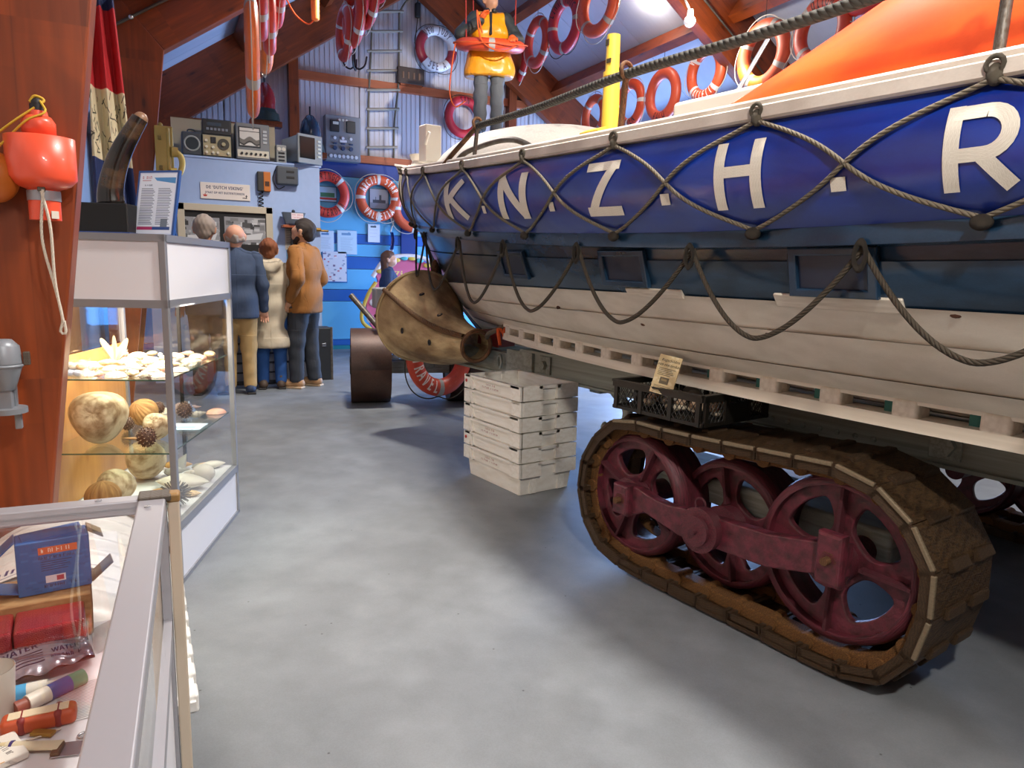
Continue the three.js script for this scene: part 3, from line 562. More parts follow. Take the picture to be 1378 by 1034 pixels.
  for (const [z, y, h] of [[-1.2, 0.44, 1], [-2.17, 0.37, 0.75]]) {
    part('axle_slot', loc(extr(slot, 0.05, 0.012).scale(1, h, 1).rotateY(Math.PI / 2).translate(2.125, y, z)), M.redPaint, eb);
    part('slot_recess', loc(bx(0.003, 0.13 * h, 0.046).translate(2.1575, y, z)), M.black, eb);
    part('axle_nut', loc(merge([hex(0.03, 0.05).translate(2.15, y, z), cyl(0.014, 0.014, 0.04, 2.12, y, z, 'x', 10)])), M.rust, eb);
  }
  part('grease_nipple', loc(merge([new THREE.TorusGeometry(0.025, 0.005, 6, 14).rotateY(Math.PI / 2).translate(2.19, 0.45, -1.78)])), M.redPaint, eb);
  P('axle_beam', rb(0.34, 0.12, 1.15, 0.02, 2.62, 0.42, -1.73), M.chassis, t);
  delete t.userData._b; return t;
}
const crawlerNear = crawler('rusty steel crawler track with three red spoked wheels, a black crate lying on top');
{
  const c = copyOf(crawlerNear, 'rusty steel crawler track in the shade behind the trailer beams');
  const p = toHall(V(2 * XC - 2.4, 0, -1.73)); c.position.copy(p); c.rotation.y = BOAT + Math.PI;
}
scene.traverse(o => { delete o.userData._b; });

// black plastic crate of shells on the track, with a card
{
  const c0 = onY(905, 577, 0.735), base = V(0, 0, 0);
  const O = toHall(V(2.435, 0.747, -2.08)), t = thing('plastic_crate', 'black plastic mesh crate filled with pale shells on top of the crawler track', 'crate', O.toArray(), BOAT + 0.02);
  const L = 0.5, W = 0.44, H = 0.13, bk = std(0x15130f, 0.45);
  // long sides along z, short sides along x
  function side(len) {
    const list = [span(-len / 2, len / 2, 0, 0.014, -0.004, 0.004), span(-len / 2, len / 2, H - 0.03, H, -0.008, 0.008), span(-len / 2, len / 2, H - 0.008, H, -0.014, 0.012)];
    for (const x of [-len / 2 + 0.02, -len / 6, len / 6, len / 2 - 0.02]) list.push(span(x - 0.01, x + 0.01, 0, H, -0.008, 0.008));
    const n = Math.round(len / 0.024);
    for (let i = 0; i <= n; i++) for (const s of [-1, 1]) { const x0 = -len / 2 + i * len / n, x1 = x0 + s * 0.062; if (x1 < -len / 2 || x1 > len / 2) continue; const b = bar([x0, 0.01, 0], [x1, H - 0.03, 0], 0.0022, 4); list.push(b); }
    return merge(list);
  }
  const a = side(L), b = side(W);
  for (const s of [-1, 1]) { const p = part('long_side', a, bk, t); p.rotation.y = Math.PI / 2; p.position.x = s * W / 2; const q = part('short_side', b, bk, t); q.position.z = s * L / 2; }
  for (const s of [-1, 1]) part('handle_plate', span(-0.075, 0.075, 0.012, H - 0.045, -0.006, 0.006).translate(0, 0, s * L / 2), bk, t);
  part('bottom', span(-W / 2, W / 2, 0, 0.006, -L / 2, L / 2), bk, t);
  const shellM = [std(0xcbbfa8, 0.6), std(0xb59a80, 0.6), std(0xa9a49c, 0.6)];
  let k = 0;
  for (let i = 0; i < 34; i++) { const x = rr(-0.14, 0.14), z = rr(-0.21, 0.21), y = 0.03 + 0.022 * (i % 3); const o = single('seashell', sph(0.034, 0, 0, 0, 1, 0.5, 0.8, 12, 8).rotateX(rr(-0.6, 0.6)).rotateY(rr(0, 6)), shellM[i % 3], 'pale shell in the black plastic crate on the crawler track', 'shell', 'shells in the black crate'); const p = V(x, y, z).applyAxisAngle(V(0, 1, 0), BOAT).add(O); o.position.copy(p); }
  const card = printed(256, 384, (g, w, h) => {
    g.fillStyle = '#cdb98c'; g.fillRect(0, 0, w, h); g.fillStyle = '#d9caa4'; for (let i = 0; i < 40; i++) g.fillRect(hash2(i, 1, 3) * w, hash2(i, 2, 3) * h, 30, 20);
    g.fillStyle = '#1c1712'; g.textAlign = 'center'; g.font = 'italic bold 34px serif'; g.fillText('Rugschilden', w / 2 + 10, 60); g.fillText('van een zeekat', w / 2 + 4, 106);
    g.font = '13px sans-serif'; for (let i = 0; i < 5; i++) { g.fillRect(30, 130 + i * 16, w - 60 - (i * 37 % 50), 5); } for (let i = 0; i < 6; i++) g.fillRect(26, 304 + i * 13, w - 60 - (i * 29 % 50), 4);
    g.fillStyle = '#5d5340'; g.fillRect(76, 218, 104, 66); g.fillStyle = '#8d7c58'; g.fillRect(92, 232, 66, 22);
  }, 0.6);
  const cg = merge([bx(0.105, 0.165, 0.004)]); const cp = single('information_card', cg, card, 'aged paper card with black text leaning on the edge of the black crate', 'card');
  cp.position.copy(toHall(V(2.232, 0.93, -2.04))); cp.rotation.set(0, 0, 0); cp.rotation.order = 'YXZ'; cp.rotation.y = BOAT - Math.PI / 2 - 0.1 + 0.35; cp.rotation.x = -0.28; cp.rotation.z = -0.12;
}
// stack of white fish crates
{
  const O = toHall(V(2.635, 0, -3.635)); const W = 0.4, L = 0.6, Hc = 0.2, step = 0.094;
  M.crate = new THREE.MeshStandardMaterial({ map: blotch([236, 233, 224], [226, 221, 209], 161, 5, 256, 1.5, 4), roughness: 0.55 });
  const txt = printed(512, 160, (g, w, h) => { g.fillStyle = '#e2dfd4'; g.fillRect(0, 0, w, h); g.fillStyle = '#8f3a30'; g.textAlign = 'center'; g.font = 'bold 52px sans-serif'; scrib(g, 130, 20, 240, 42, 21); scrib(g, 40, 88, 430, 38, 22); });
  const dot = std(0xb3342a, 0.5);
  // open tapered box: walls with thickness, rim collar, ribs
  function shell() {
    const list = [], b = 0.92, w = 0.008;
    const quad = (x0, z0, x1, z1) => {   // wall between two corners; taper to the foot
      const g = new THREE.BoxGeometry(1, 1, 1); const p = g.attributes.position, nx = -(z1 - z0), nz = x1 - x0, l = Math.hypot(nx, nz);
      for (let i = 0; i < p.count; i++) { const s = p.getX(i) + 0.5, y = p.getY(i) + 0.5, k = b + (1 - b) * y, o = p.getZ(i) * w; p.setXYZ(i, (x0 + (x1 - x0) * s) * k + nx / l * o, 0.0 + y * Hc, (z0 + (z1 - z0) * s) * k + nz / l * o); }
      g.computeVertexNormals(); return g;
    };
    const c = [[-W / 2, -L / 2], [W / 2, -L / 2], [W / 2, L / 2], [-W / 2, L / 2]];
    for (let i = 0; i < 4; i++) list.push(quad(...c[i], ...c[(i + 1) % 4]));
    list.push(bx(W * b, 0.008, L * b, 0, 0.006, 0)); return merge(list);
  }
  const body = shell();
  const rim = merge([bx(0.016, 0.085, L + 0.03, -W / 2 + 0.002, Hc - 0.043, 0), bx(0.034, 0.085, 0.07, -W / 2 - 0.004, Hc - 0.043, -L / 2 + 0.02), bx(0.034, 0.085, 0.1, -W / 2 - 0.004, Hc - 0.043, L / 2 - 0.035), bx(0.034, 0.014, L, -W / 2 - 0.004, Hc - 0.007, 0), bx(0.03, 0.09, 0.03, -W / 2 - 0.002, Hc - 0.046, -L / 2 + 0.066, -0.45, 0, 0), bx(0.03, 0.085, L + 0.035, W / 2 + 0.003, Hc - 0.043, 0), bx(W * 0.36, 0.085, 0.03, -W * 0.32, Hc - 0.043, L / 2 + 0.003), bx(W * 0.36, 0.085, 0.03, W * 0.32, Hc - 0.043, L / 2 + 0.003), bx(W * 0.36, 0.085, 0.03, -W * 0.32, Hc - 0.043, -L / 2 - 0.003), bx(W * 0.36, 0.085, 0.03, W * 0.32, Hc - 0.043, -L / 2 - 0.003), bx(W * 0.4, 0.018, 0.03, 0, Hc - 0.009, L / 2 + 0.003), bx(W * 0.4, 0.018, 0.03, 0, Hc - 0.009, -L / 2 - 0.003)].map(g => g));
  const rib = bx(0.05, 0.11, 0.03, 0, 0.058, L / 2 - 0.022);
  const notch = merge([bx(0.014, 0.06, 0.035, -W / 2 - 0.018, Hc - 0.045, -L * 0.38, -0.5, 0, 0)]);
  const names = ['bottom', 'second', 'third', 'fourth', 'fifth', 'topmost'];
  for (let i = 0; i < 6; i++) {
    const t = thing('fish_crate', i === 0 ? 'white plastic fish crate standing on the floor, the bottom one of its stack' : i === 5 ? 'open white plastic fish crate, the topmost one of its stack' : `white plastic fish crate, the ${names[i]} one up from the floor in its stack`, 'crate', [O.x + rr(-0.003, 0.003), 0.002 + i * step, O.z], BOAT + 0.0 + rr(-0.008, 0.008), 'stack of white fish crates');
    part('body', body, M.crate, t); part('rim', rim, M.crate, t); for (const x of [-W * 0.24, W * 0.3]) part('rib', rib, M.crate, t).position.x = x; 
    if ([0, 2, 5].includes(i)) { const p = part('print', bx(0.001, 0.042, 0.2, -W / 2 - 0.0195, Hc - 0.045, 0.0), std(0xffffff), t); const g = new THREE.PlaneGeometry(0.24, 0.05).rotateY(-Math.PI / 2).translate(-W / 2 - 0.0075, Hc - 0.05, -0.03); p.geometry = g; p.material = txt; p.userData.label = 'dark red printed lettering'; }
    if ([1, 5].includes(i)) { const d = part('marker_dot', cyl(0.011, 0.011, 0.004, -W / 2 - 0.022, Hc - 0.04, -L / 2 + 0.012, 'x', 12), dot, t); d.userData.label = 'small red round mark'; }
  }
}
// ================= glass cabinet with shells and nuts =================
const CABY = [0.273, 0.568, 0.875], cabO = V(0.022, 0, -3.15), cabT = -19.6 * D2R, CW = 0.56, CD = 0.925, CH = 1.454;
const cabLocal = p => p.clone().sub(cabO).applyAxisAngle(V(0, 1, 0), -cabT);
const cabWorld = p => p.clone().applyAxisAngle(V(0, 1, 0), cabT).add(cabO);
function cabSpot(px, py, y, pad = 0.06) { const q = cabLocal(onY(px, py, y)); q.x = Math.max(-CW + pad + 0.02, Math.min(-pad - 0.025, q.x)); q.z = Math.max(-CD + pad + 0.02, Math.min(-pad - 0.025, q.z)); const w = cabWorld(q); w.y = y; return w; }
{
  const t = thing('display_cabinet', 'tall glass display cabinet with white header panels, filled with shells and nuts', 'cabinet', cabO.toArray(), cabT);
  const p = 0.026, rail = (y, h) => [span(-CW, 0, y, y + h, -p, 0), span(-CW, 0, y, y + h, -CD, -CD + p), span(-p, 0, y, y + h, -CD + p, -p), span(-CW, -CW + p, y, y + h, -CD + p, -p)];
  M.cabFrame = std(0x8f9094, 0.4, 0.35);
  for (const [x, z] of [[-p / 2, -p / 2], [-CW + p / 2, -p / 2], [-p / 2, -CD + p / 2], [-CW + p / 2, -CD + p / 2]]) part('corner_post', rb(p, CH, p, 0.003, x, CH / 2, z), M.cabFrame, t);
  for (const [y, h] of [[0.0, 0.02], [0.235, 0.036], [1.165, 0.032], [CH - 0.028, 0.028]]) part('rail_frame', rail(y, h), M.cabFrame, t);
  const pan = std(0xdfdfe4, 0.45);
  for (const [y0, y1, nm] of [[1.197, CH - 0.028, 'header_panel'], [0.02, 0.235, 'base_panel']]) {
    part(nm, span(-CW + p, -p, y0, y1, -0.016, -0.008), pan, t); part(nm, span(-0.016, -0.008, y0, y1, -CD + p, -p), pan, t);
    part(nm, span(-CW + p, -p, y0, y1, -CD + 0.008, -CD + 0.016), pan, t); part(nm, span(-CW + 0.008, -CW + 0.016, y0, y1, -CD + p, -p), pan, t);
  }
  part('top_board', span(-CW + 0.01, -0.01, CH - 0.012, CH - 0.002, -CD + 0.01, -0.01), std(0x8a8b90, 0.5), t);
  part('lamp_board', span(-CW + p, -p, 1.19, 1.198, -CD + p, -p), M.white, t);
  part('bottom_board', span(-CW + p, -p, 0.262, 0.272, -CD + p, -p), M.white, t);
  // glass
  part('front_glass', span(-CW + p, -p, 0.271, 1.165, -0.014, -0.010), M.glass, t);
  part('side_glass', span(-0.014, -0.010, 0.271, 1.165, -CD + p, -p), M.glass, t);
  part('back_glass', span(-CW + p, -p, 0.271, 1.165, -CD + 0.010, -CD + 0.014), M.glass, t);
  part('wood_side', uvm(span(-CW + 0.006, -CW + 0.014, 0.271, 0.93, -CD + p, -p)), M.ply, t);
  part('side_glass', span(-CW + 0.008, -CW + 0.012, 0.94, 1.165, -CD + p, -p), M.glass, t);
  for (const y of CABY.slice(1)) {
    const s = part('glass_shelf', span(-CW + 0.03, -0.03, y - 0.007, y - 0.001, -CD + 0.03, -0.03), M.shelfGlass, t);
    part('shelf_edge', [span(-CW + 0.03, -0.03, y - 0.007, y - 0.001, -0.0295, -0.0285), span(-0.0295, -0.0285, y - 0.007, y - 0.001, -CD + 0.03, -0.03)], M.glassEdge, s);
  }
  part('shelf_post', rb(0.016, 0.9, 0.016, 0.002, -0.26, 0.72, -CD + 0.04), M.black, t);
  const tubeM = new THREE.MeshStandardMaterial({ color: 0xffffff, emissive: 0xfff6e6, emissiveIntensity: 3, roughness: 0.4 });
  part('lamp_tube', [rb(0.02, 0.012, 0.75, 0.005, -0.06, 1.182, -0.46), rb(0.02, 0.012, 0.75, 0.005, -CW + 0.06, 1.182, -0.46)], tubeM, t).userData.kind = undefined;
  const c = cabWorld(V(-CW / 2, 1.172, -CD / 2)), l = areaLight(0xfff3e2, 26, 0.44, 0.8, c.toArray(), [c.x, 0, c.z]); l.rotation.z += 0; 
}
// small natural things
const natM = {
  white: new THREE.MeshStandardMaterial({ map: blotch([236, 226, 206], [214, 196, 168], 201, 5, 128, 2, 10), roughness: 0.5 }),
  cream: new THREE.MeshStandardMaterial({ map: blotch([228, 202, 160], [196, 158, 112], 203, 6, 128, 2, 10), roughness: 0.5 }),
  blue: std(0xb4c0d4, 0.4), pink: std(0xd9a288, 0.5), grey: std(0x9a948a, 0.6), purple: std(0x8f7a78, 0.6), bone: std(0xd6d0c4, 0.6),
  coconut: new THREE.MeshStandardMaterial({ map: blotch([200, 180, 148], [138, 110, 78], 205, 14, 256, 1, 14, 1.2), roughness: 0.7, bumpMap: bumpTex(206, 10, 128, 1), bumpScale: 0.004 }),
  fibre: new THREE.MeshStandardMaterial({ map: dataTex(128, (u, v) => { const k = fbm(u * 40, v * 3, 40, 207, 3); return mix([206, 158, 100], [120, 80, 44], k * 1.2 - 0.1); }), roughness: 0.8 }),
  cone: std(0x4a3026, 0.7), coneTip: std(0xa88a6c, 0.7), drift: std(0xa77c52, 0.8), amber: std(0xb98a4a, 0.5), urchin: std(0x5b5450, 0.7), sea: new THREE.MeshPhysicalMaterial({ color: 0xa9d6c4, roughness: 0.15, transmission: 0.6, thickness: 0 }),
};
const G = {};
G.cockle = grid((i, j) => { const a = Math.PI * 2 * i, r = j, rib = 1 + 0.05 * Math.cos(a * 14) * r; return V(Math.cos(a) * r * rib, 0.55 * Math.sqrt(Math.max(0, 1 - r * r * 0.98)) , Math.sin(a) * r * 0.85 * rib); }, 56, 8);
G.cockle = merge([flip(G.cockle), new THREE.CircleGeometry(0.99, 40).rotateX(Math.PI / 2).scale(1, 1, 0.85).translate(0, 0.06, 0)]);
G.whelk = grid((i, j) => { const a = 2 * Math.PI * i, t = j, r = (0.62 * Math.sin(Math.PI * Math.pow(t, 0.62)) * (1 - 0.35 * t) + 0.03) * (1 + 0.12 * Math.sin(a + t * 26)); return V((t - 0.42) * 2.1, 0.4 + Math.cos(a) * r * 0.62, Math.sin(a) * r * 0.62); }, 24, 30);
G.coconut = grid((i, j) => { const a = 2 * Math.PI * i, b = Math.PI * j, lobe = 1 + 0.07 * Math.cos(3 * a) * Math.sin(b), dent = 1 - 0.16 * Math.exp(-Math.pow((b) / 0.35, 2)); return V(Math.sin(b) * Math.cos(a) * lobe * dent, Math.cos(b) * 1.08 * dent, Math.sin(b) * Math.sin(a) * lobe * dent); }, 36, 24);
G.fibre = grid((i, j) => { const a = 2 * Math.PI * i, b = Math.PI * j, rib = 1 + 0.035 * Math.sin(a * 22 + b * 2); return V(Math.sin(b) * Math.cos(a) * rib, Math.cos(b) * 0.95, Math.sin(b) * Math.sin(a) * rib); }, 88, 16);
{
  const sc = [], tips = [];
  for (let k = 0; k < 90; k++) { const y = 1 - 2 * (k + 0.5) / 90, r = Math.sqrt(1 - y * y), a = k * 2.39996, d = V(r * Math.cos(a), y, r * Math.sin(a)); const q = new THREE.Quaternion().setFromUnitVectors(V(0, 1, 0), d);
    const s = new THREE.ConeGeometry(0.2, 0.34, 5).scale(1, 1, 0.55).applyQuaternion(q).translate(d.x * 0.72, d.y * 0.8, d.z * 0.72); sc.push(s); tips.push(new THREE.OctahedronGeometry(0.05).translate(d.x * 0.9, d.y * 0.98, d.z * 0.9)); }
  G.cone = merge([...sc, sph(0.75, 0, 0, 0, 1, 1.1, 1, 12, 10)]); G.coneTip = merge(tips);
  const sp = [sph(0.6, 0, 0, 0, 1, 0.8, 1, 14, 10)]; for (let k = 0; k < 110; k++) { const y = 1 - 2 * (k + 0.5) / 110, r = Math.sqrt(1 - y * y), a = k * 2.39996; sp.push(bar([0, 0, 0], [r * Math.cos(a), y * 0.85, r * Math.sin(a)], 0.03, 4)); } G.urchin = merge(sp);
}
G.slab = grid((i, j) => { const a = 2 * Math.PI * i, r = Math.sin(Math.PI * j); return V((j - 0.5) * 2, 0.3 + Math.cos(a) * r * 0.28, Math.sin(a) * r * 0.5); }, 20, 14);
G.skull = merge([sph(0.62, 0.25, 0.5, 0, 1.1, 0.85, 0.85), sph(0.4, -0.5, 0.32, 0, 1.3, 0.75, 0.7), bx(0.7, 0.16, 0.36, -0.6, 0.12, 0), sph(0.16, -0.15, 0.6, 0.42, 1, 1, 0.6), sph(0.16, -0.15, 0.6, -0.42, 1, 1, 0.6)]);
for (const k of Object.keys(G)) G[k].computeBoundingBox();
const shelfName = { 0.273: 'bottom of the glass cabinet', 0.568: 'middle shelf of the glass cabinet', 0.875: 'top shelf of the glass cabinet' };
function nature(kind, mat, name, cat, label, px, py, y, s, turn = 0, tilt = 0, pad, group) {
  const m = sh(new THREE.Mesh(G[kind], natM[mat])); m.name = numbered(name); m.userData = { label, category: cat }; if (group) m.userData.group = group;
  const w = cabSpot(px, py, y, pad ?? Math.min(0.16, s * 0.9)); m.scale.setScalar(s); m.rotation.set(tilt, turn, 0);
  const bb = G[kind].boundingBox, low = tilt ? -s : bb.min.y * s; m.position.set(w.x, y + (kind === 'cone' || kind === 'urchin' || kind === 'coconut' || kind === 'fibre' ? -bb.min.y * s : -bb.min.y * s), w.z); m.rotation.set(0, turn, 0); scene.add(m);
  if (kind === 'cone') { const t = part('scale_tips', G.coneTip, natM.coneTip, m); t.userData.kind = 'stuff'; }
  return m;
}
// middle shelf
nature('coconut', 'coconut', 'coconut', 'nut', 'large pale split coconut husk beside the pine cone on the middle shelf', 136, 597, 0.568, 0.112, 0.6, 0, 0.1).rotation.set(1.2, 0.5, 0.2);
nature('fibre', 'fibre', 'fibre_ball', 'nut', 'round brown fibrous nut behind the pale coconut on the middle shelf', 194, 572, 0.568, 0.066, 0.4).rotation.set(0.5, 0, 0.5);
nature('coconut', 'coconut', 'coconut', 'nut', 'white worn coconut behind the dark pine cone by the cabinet corner', 212, 592, 0.568, 0.058, 1.4).rotation.set(0.8, 0, 0.4);
nature('cone', 'cone', 'pine_cone', 'pine cone', 'small dark pine cone between the large coconut and the driftwood', 172, 580, 0.568, 0.036);
nature('cone', 'cone', 'pine_cone', 'pine cone', 'reddish open pine cone at the tip of the driftwood stick', 198, 603, 0.568, 0.048);
nature('slab', 'drift', 'driftwood', 'driftwood', 'short brown stick of driftwood lying between pine cone and coconut', 182, 592, 0.568, 0.045, -0.5).scale.set(0.06, 0.02, 0.02);
nature('cone', 'cone', 'pine_cone', 'pine cone', 'round dark pine cone behind the side glass of the middle shelf', 249, 564, 0.568, 0.046);
nature('whelk', 'grey', 'seashell', 'shell', 'spiky grey whelk beside the round pine cone on the middle shelf', 267, 562, 0.568, 0.046, 0.6);
nature('whelk', 'purple', 'seashell', 'shell', 'large purple brown conch on the middle shelf', 270, 543, 0.568, 0.075, 0.2);
nature('cockle', 'pink', 'seashell', 'shell', 'flat rosy clam shell at the end of the middle shelf', 291, 556, 0.568, 0.05, 0.3);
nature('slab', 'bone', 'seashell', 'shell', 'pale cuttlebone lying on the middle shelf behind the cones', 232, 545, 0.568, 0.06, 0.5);
nature('cockle', 'cream', 'seashell', 'shell', 'cream scallop at the back of the middle shelf', 182, 548, 0.568, 0.045, 1.0);
nature('cockle', 'sea', 'glass_float', 'glass float', 'small green glass float at the back of the middle shelf', 240, 538, 0.568, 0.03, 0);
{ const w = cabWorld(V(-0.2, 0.569, -0.8)); const m = single('blue_pyramid', new THREE.ConeGeometry(0.045, 0.075, 4).translate(0, 0.0385, 0), std(0x6d86a8, 0.4), 'small blue pyramid among the shells on the middle shelf', 'ornament'); m.position.copy(w);  }
{ const w = cabSpot(255, 575, 0.568, 0.12); const m = single('photo_sheet', bx(0.2, 0.002, 0.14), printed(128, 96, (g, W, H) => { g.fillStyle = '#b9cfe6'; g.fillRect(0, 0, W, H); g.fillStyle = '#e6eef6'; g.fillRect(8, 8, W - 16, 26); g.fillStyle = '#8fb0d0'; g.fillRect(10, 50, W - 30, 20); }), 'light blue printed sheet lying flat under the cones on the middle shelf', 'sheet'); m.position.copy(w); m.position.y += 0.0025; m.rotation.y = cabT; }
// bottom
nature('coconut', 'coconut', 'coconut', 'nut', 'big brown coconut husk standing at the back of the cabinet bottom', 197, 645, 0.273, 0.092, 0.3, 0, 0.1).rotation.set(0.3, 0.2, 0.2);
nature('coconut', 'coconut', 'coconut', 'nut', 'grooved brown coconut husk lying in front of the bigger one at the cabinet bottom', 158, 678, 0.273, 0.076, 1.3).rotation.set(1.3, 0, 0.9);
nature('fibre', 'fibre', 'fibre_ball', 'nut', 'round fibrous nut in the front corner of the cabinet bottom', 140, 688, 0.273, 0.07, 0.9);
nature('slab', 'amber', 'sponge', 'sponge', 'yellow brown sponge beside the cabinet corner post', 212, 668, 0.273, 0.06, 0.4);
nature('skull', 'bone', 'animal_skull', 'skull', 'pale animal skull lying behind the side glass at the cabinet bottom', 273, 648, 0.273, 0.085, -0.6);
nature('slab', 'bone', 'bone', 'bone', 'long pale bone lying beside the skull', 250, 658, 0.273, 0.13, -0.4);
nature('slab', 'cream', 'bone', 'bone', 'short cream bone beside the spiny urchin', 262, 668, 0.273, 0.05, -0.3);
nature('urchin', 'urchin', 'sea_urchin', 'sea urchin', 'dark spiny sea urchin by the cabinet corner post', 246, 682, 0.273, 0.07);
nature('slab', 'grey', 'coral', 'coral', 'upright grey brown coral behind the skull', 250, 628, 0.273, 0.085, 0.9).rotation.set(0.2, 0.4, 1.0);
nature('slab', 'amber', 'sponge', 'sponge', 'long yellow sponge at the far end of the cabinet bottom', 262, 612, 0.273, 0.08, -0.2);
nature('cockle', 'cream', 'coral', 'coral', 'rough cream coral lump at the far end of the cabinet bottom', 290, 618, 0.273, 0.055, 0.2);
nature('cockle', 'grey', 'coral', 'coral', 'rough grey coral lump beside the yellow sponge', 274, 624, 0.273, 0.042, 0.7);
nature('cone', 'cone', 'pine_cone', 'pine cone', 'small pine cone at the back of the middle shelf behind the purple conch', 262, 532, 0.568, 0.034, 0, 0, 0.08);
nature('whelk', 'cream', 'seashell', 'shell', 'cream whelk lying in front of the glass float on the middle shelf', 240, 552, 0.568, 0.04, 1.2);
nature('cockle', 'white', 'seashell', 'shell', 'white scallop on the middle shelf beside the brown fibrous nut', 215, 556, 0.568, 0.05, 0.4);
nature('whelk', 'pink', 'seashell', 'shell', 'rosy conch at the far end of the middle shelf', 285, 536, 0.568, 0.055, 0.8);
nature('slab', 'bone', 'bone', 'bone', 'white shoulder bone leaning behind the skull at the cabinet bottom', 286, 630, 0.273, 0.07, 0.2);
nature('whelk', 'grey', 'seashell', 'shell', 'grey whelk on the cabinet bottom behind the spiny urchin', 236, 640, 0.273, 0.06, 0.2);
// top shelf: rows of white shells
{
  const kinds = ['cockle', 'whelk', 'slab', 'cockle', 'whelk'], mats = ['white', 'white', 'cream', 'white', 'pink'];
  const words = ['ribbed white cockle', 'twisted white whelk', 'long white cuttlebone', 'broad white clam', 'rosy whelk'];
  let i = 0;
  for (let row = 0; row < 5; row++) for (let c = 0; c < 8; c++) {
    const x = -0.08 - c * 0.058 + (row % 2) * 0.02, z = -0.1 - row * 0.17 + 0.03 * Math.sin(c * 2.1), q = cabWorld(V(x, 0.875, z)), k = i % 5, s = [0.036, 0.034, 0.05, 0.042, 0.032][k] * (0.85 + 0.3 * hash2(i, 4, 9));
    if (c > 5 && row === 0) { i++; continue; }
    const m = sh(new THREE.Mesh(G[kinds[k]], natM[mats[k]])); m.name = numbered('seashell'); m.userData = { label: words[k] + ' lying among the shells on the top glass shelf', category: 'shell', group: 'shells on the top shelf' };
    m.scale.setScalar(s); m.position.set(q.x, 0.875 - G[kinds[k]].boundingBox.min.y * s, q.z); m.rotation.y = hash2(i, 7, 9) * 6; scene.add(m); i++;
  }
  const bq = cabWorld(V(-0.44, 0.875, -0.12)), t = thing('glass_box', 'small clear box full of blue and grey pebbles on the top shelf', 'box', bq.toArray(), cabT);
  part('wall', [span(-0.06, 0.06, 0.001, 0.07, 0.049, 0.051), span(-0.06, 0.06, 0.001, 0.07, -0.051, -0.049), span(-0.061, -0.059, 0.001, 0.07, -0.05, 0.05), span(0.059, 0.061, 0.001, 0.07, -0.05, 0.05)], M.glass, t);
  part('base', span(-0.06, 0.06, 0.0, 0.002, -0.05, 0.05), M.glass, t);
  for (let k = 0; k < 22; k++) { const m = single('pebble', sph(0.016, 0, 0, 0, 1.1, 0.8, 0.9, 10, 8), natM[['blue', 'blue', 'grey', 'white', 'cream'][k % 5]], ['light blue', 'pale blue', 'grey', 'white', 'cream'][k % 5] + ' rounded pebble in the small clear box', 'pebble', 'pebbles in the clear box'); const q = V(-0.04 + (k % 4) * 0.027, 0.015 + Math.floor(k / 12) * 0.024, -0.03 + (Math.floor(k / 4) % 3) * 0.03).applyAxisAngle(V(0, 1, 0), cabT).add(bq); m.position.copy(q); }
  const f = grid((i, j) => { const a = (i - 0.5) * 1.5, r = j * 0.13 * (0.8 + 0.2 * Math.cos(a * 14)); return V(Math.sin(a) * r, Math.cos(a) * r, 0.008 * Math.sin(a * 9)); }, 40, 6);
  const cf = single('sea_fan', f, new THREE.MeshStandardMaterial({ color: 0xd9cba4, roughness: 0.8, side: THREE.DoubleSide }), 'pale yellow sea fan coral standing at the back of the top shelf', 'coral'); cf.position.copy(cabWorld(V(-0.42, 0.876, -0.5))); cf.rotation.y = cabT;
}
// on top of the cabinet: framed text stand, cabinet behind the post
{
  const q = cabWorld(V(-0.15, CH, -0.3)), t = thing('text_stand', 'blue framed information sheet with printed columns standing on the display cabinet', 'sign', q.toArray(), -0.72);
  const sheet = printed(384, 512, (g, w, h) => {
    g.fillStyle = '#c9d3ea'; g.fillRect(0, 0, w, h); g.fillStyle = '#dfe6f4'; g.fillRect(10, 10, w - 20, h - 20);
    g.fillStyle = '#4f8fc8'; g.beginPath(); g.moveTo(150, 40); g.lineTo(374, 40); g.lineTo(374, 90); g.lineTo(180, 66); g.fill(); g.fillStyle = '#b24a5a'; scrib(g, 30, 28, 80, 24, 31); g.fillRect(30, 62, 90, 5);
    g.fillStyle = '#3c4a66'; scrib(g, 60, 96, 70, 16, 32); for (const x of [30, 205]) for (let i = 0; i < 22; i++) g.fillRect(x, 130 + i * 14, 120 + (i * 37 % 26), 5);
    g.fillStyle = '#b23a6a'; g.fillRect(20, 448, 160, 26); g.fillStyle = '#2c4a8c'; g.fillRect(180, 448, 180, 26); g.fillStyle = '#6d7886'; g.fillRect(260, 380, 70, 70);
  }, 0.4);
  const fr = part('frame', [bx(0.21, 0.29, 0.012, 0, 0.142, 0)], std(0x2a4f8e, 0.4), t); fr.rotation.x = -0.22;
  const pg = part('sheet', new THREE.PlaneGeometry(0.19, 0.27).translate(0, 0.142, 0.0065), sheet, t); pg.rotation.x = -0.22;
  part('prop', [bx(0.05, 0.2, 0.006, 0, 0.1, -0.08, 0.35, 0, 0)], std(0x2a4f8e, 0.4), t);
}
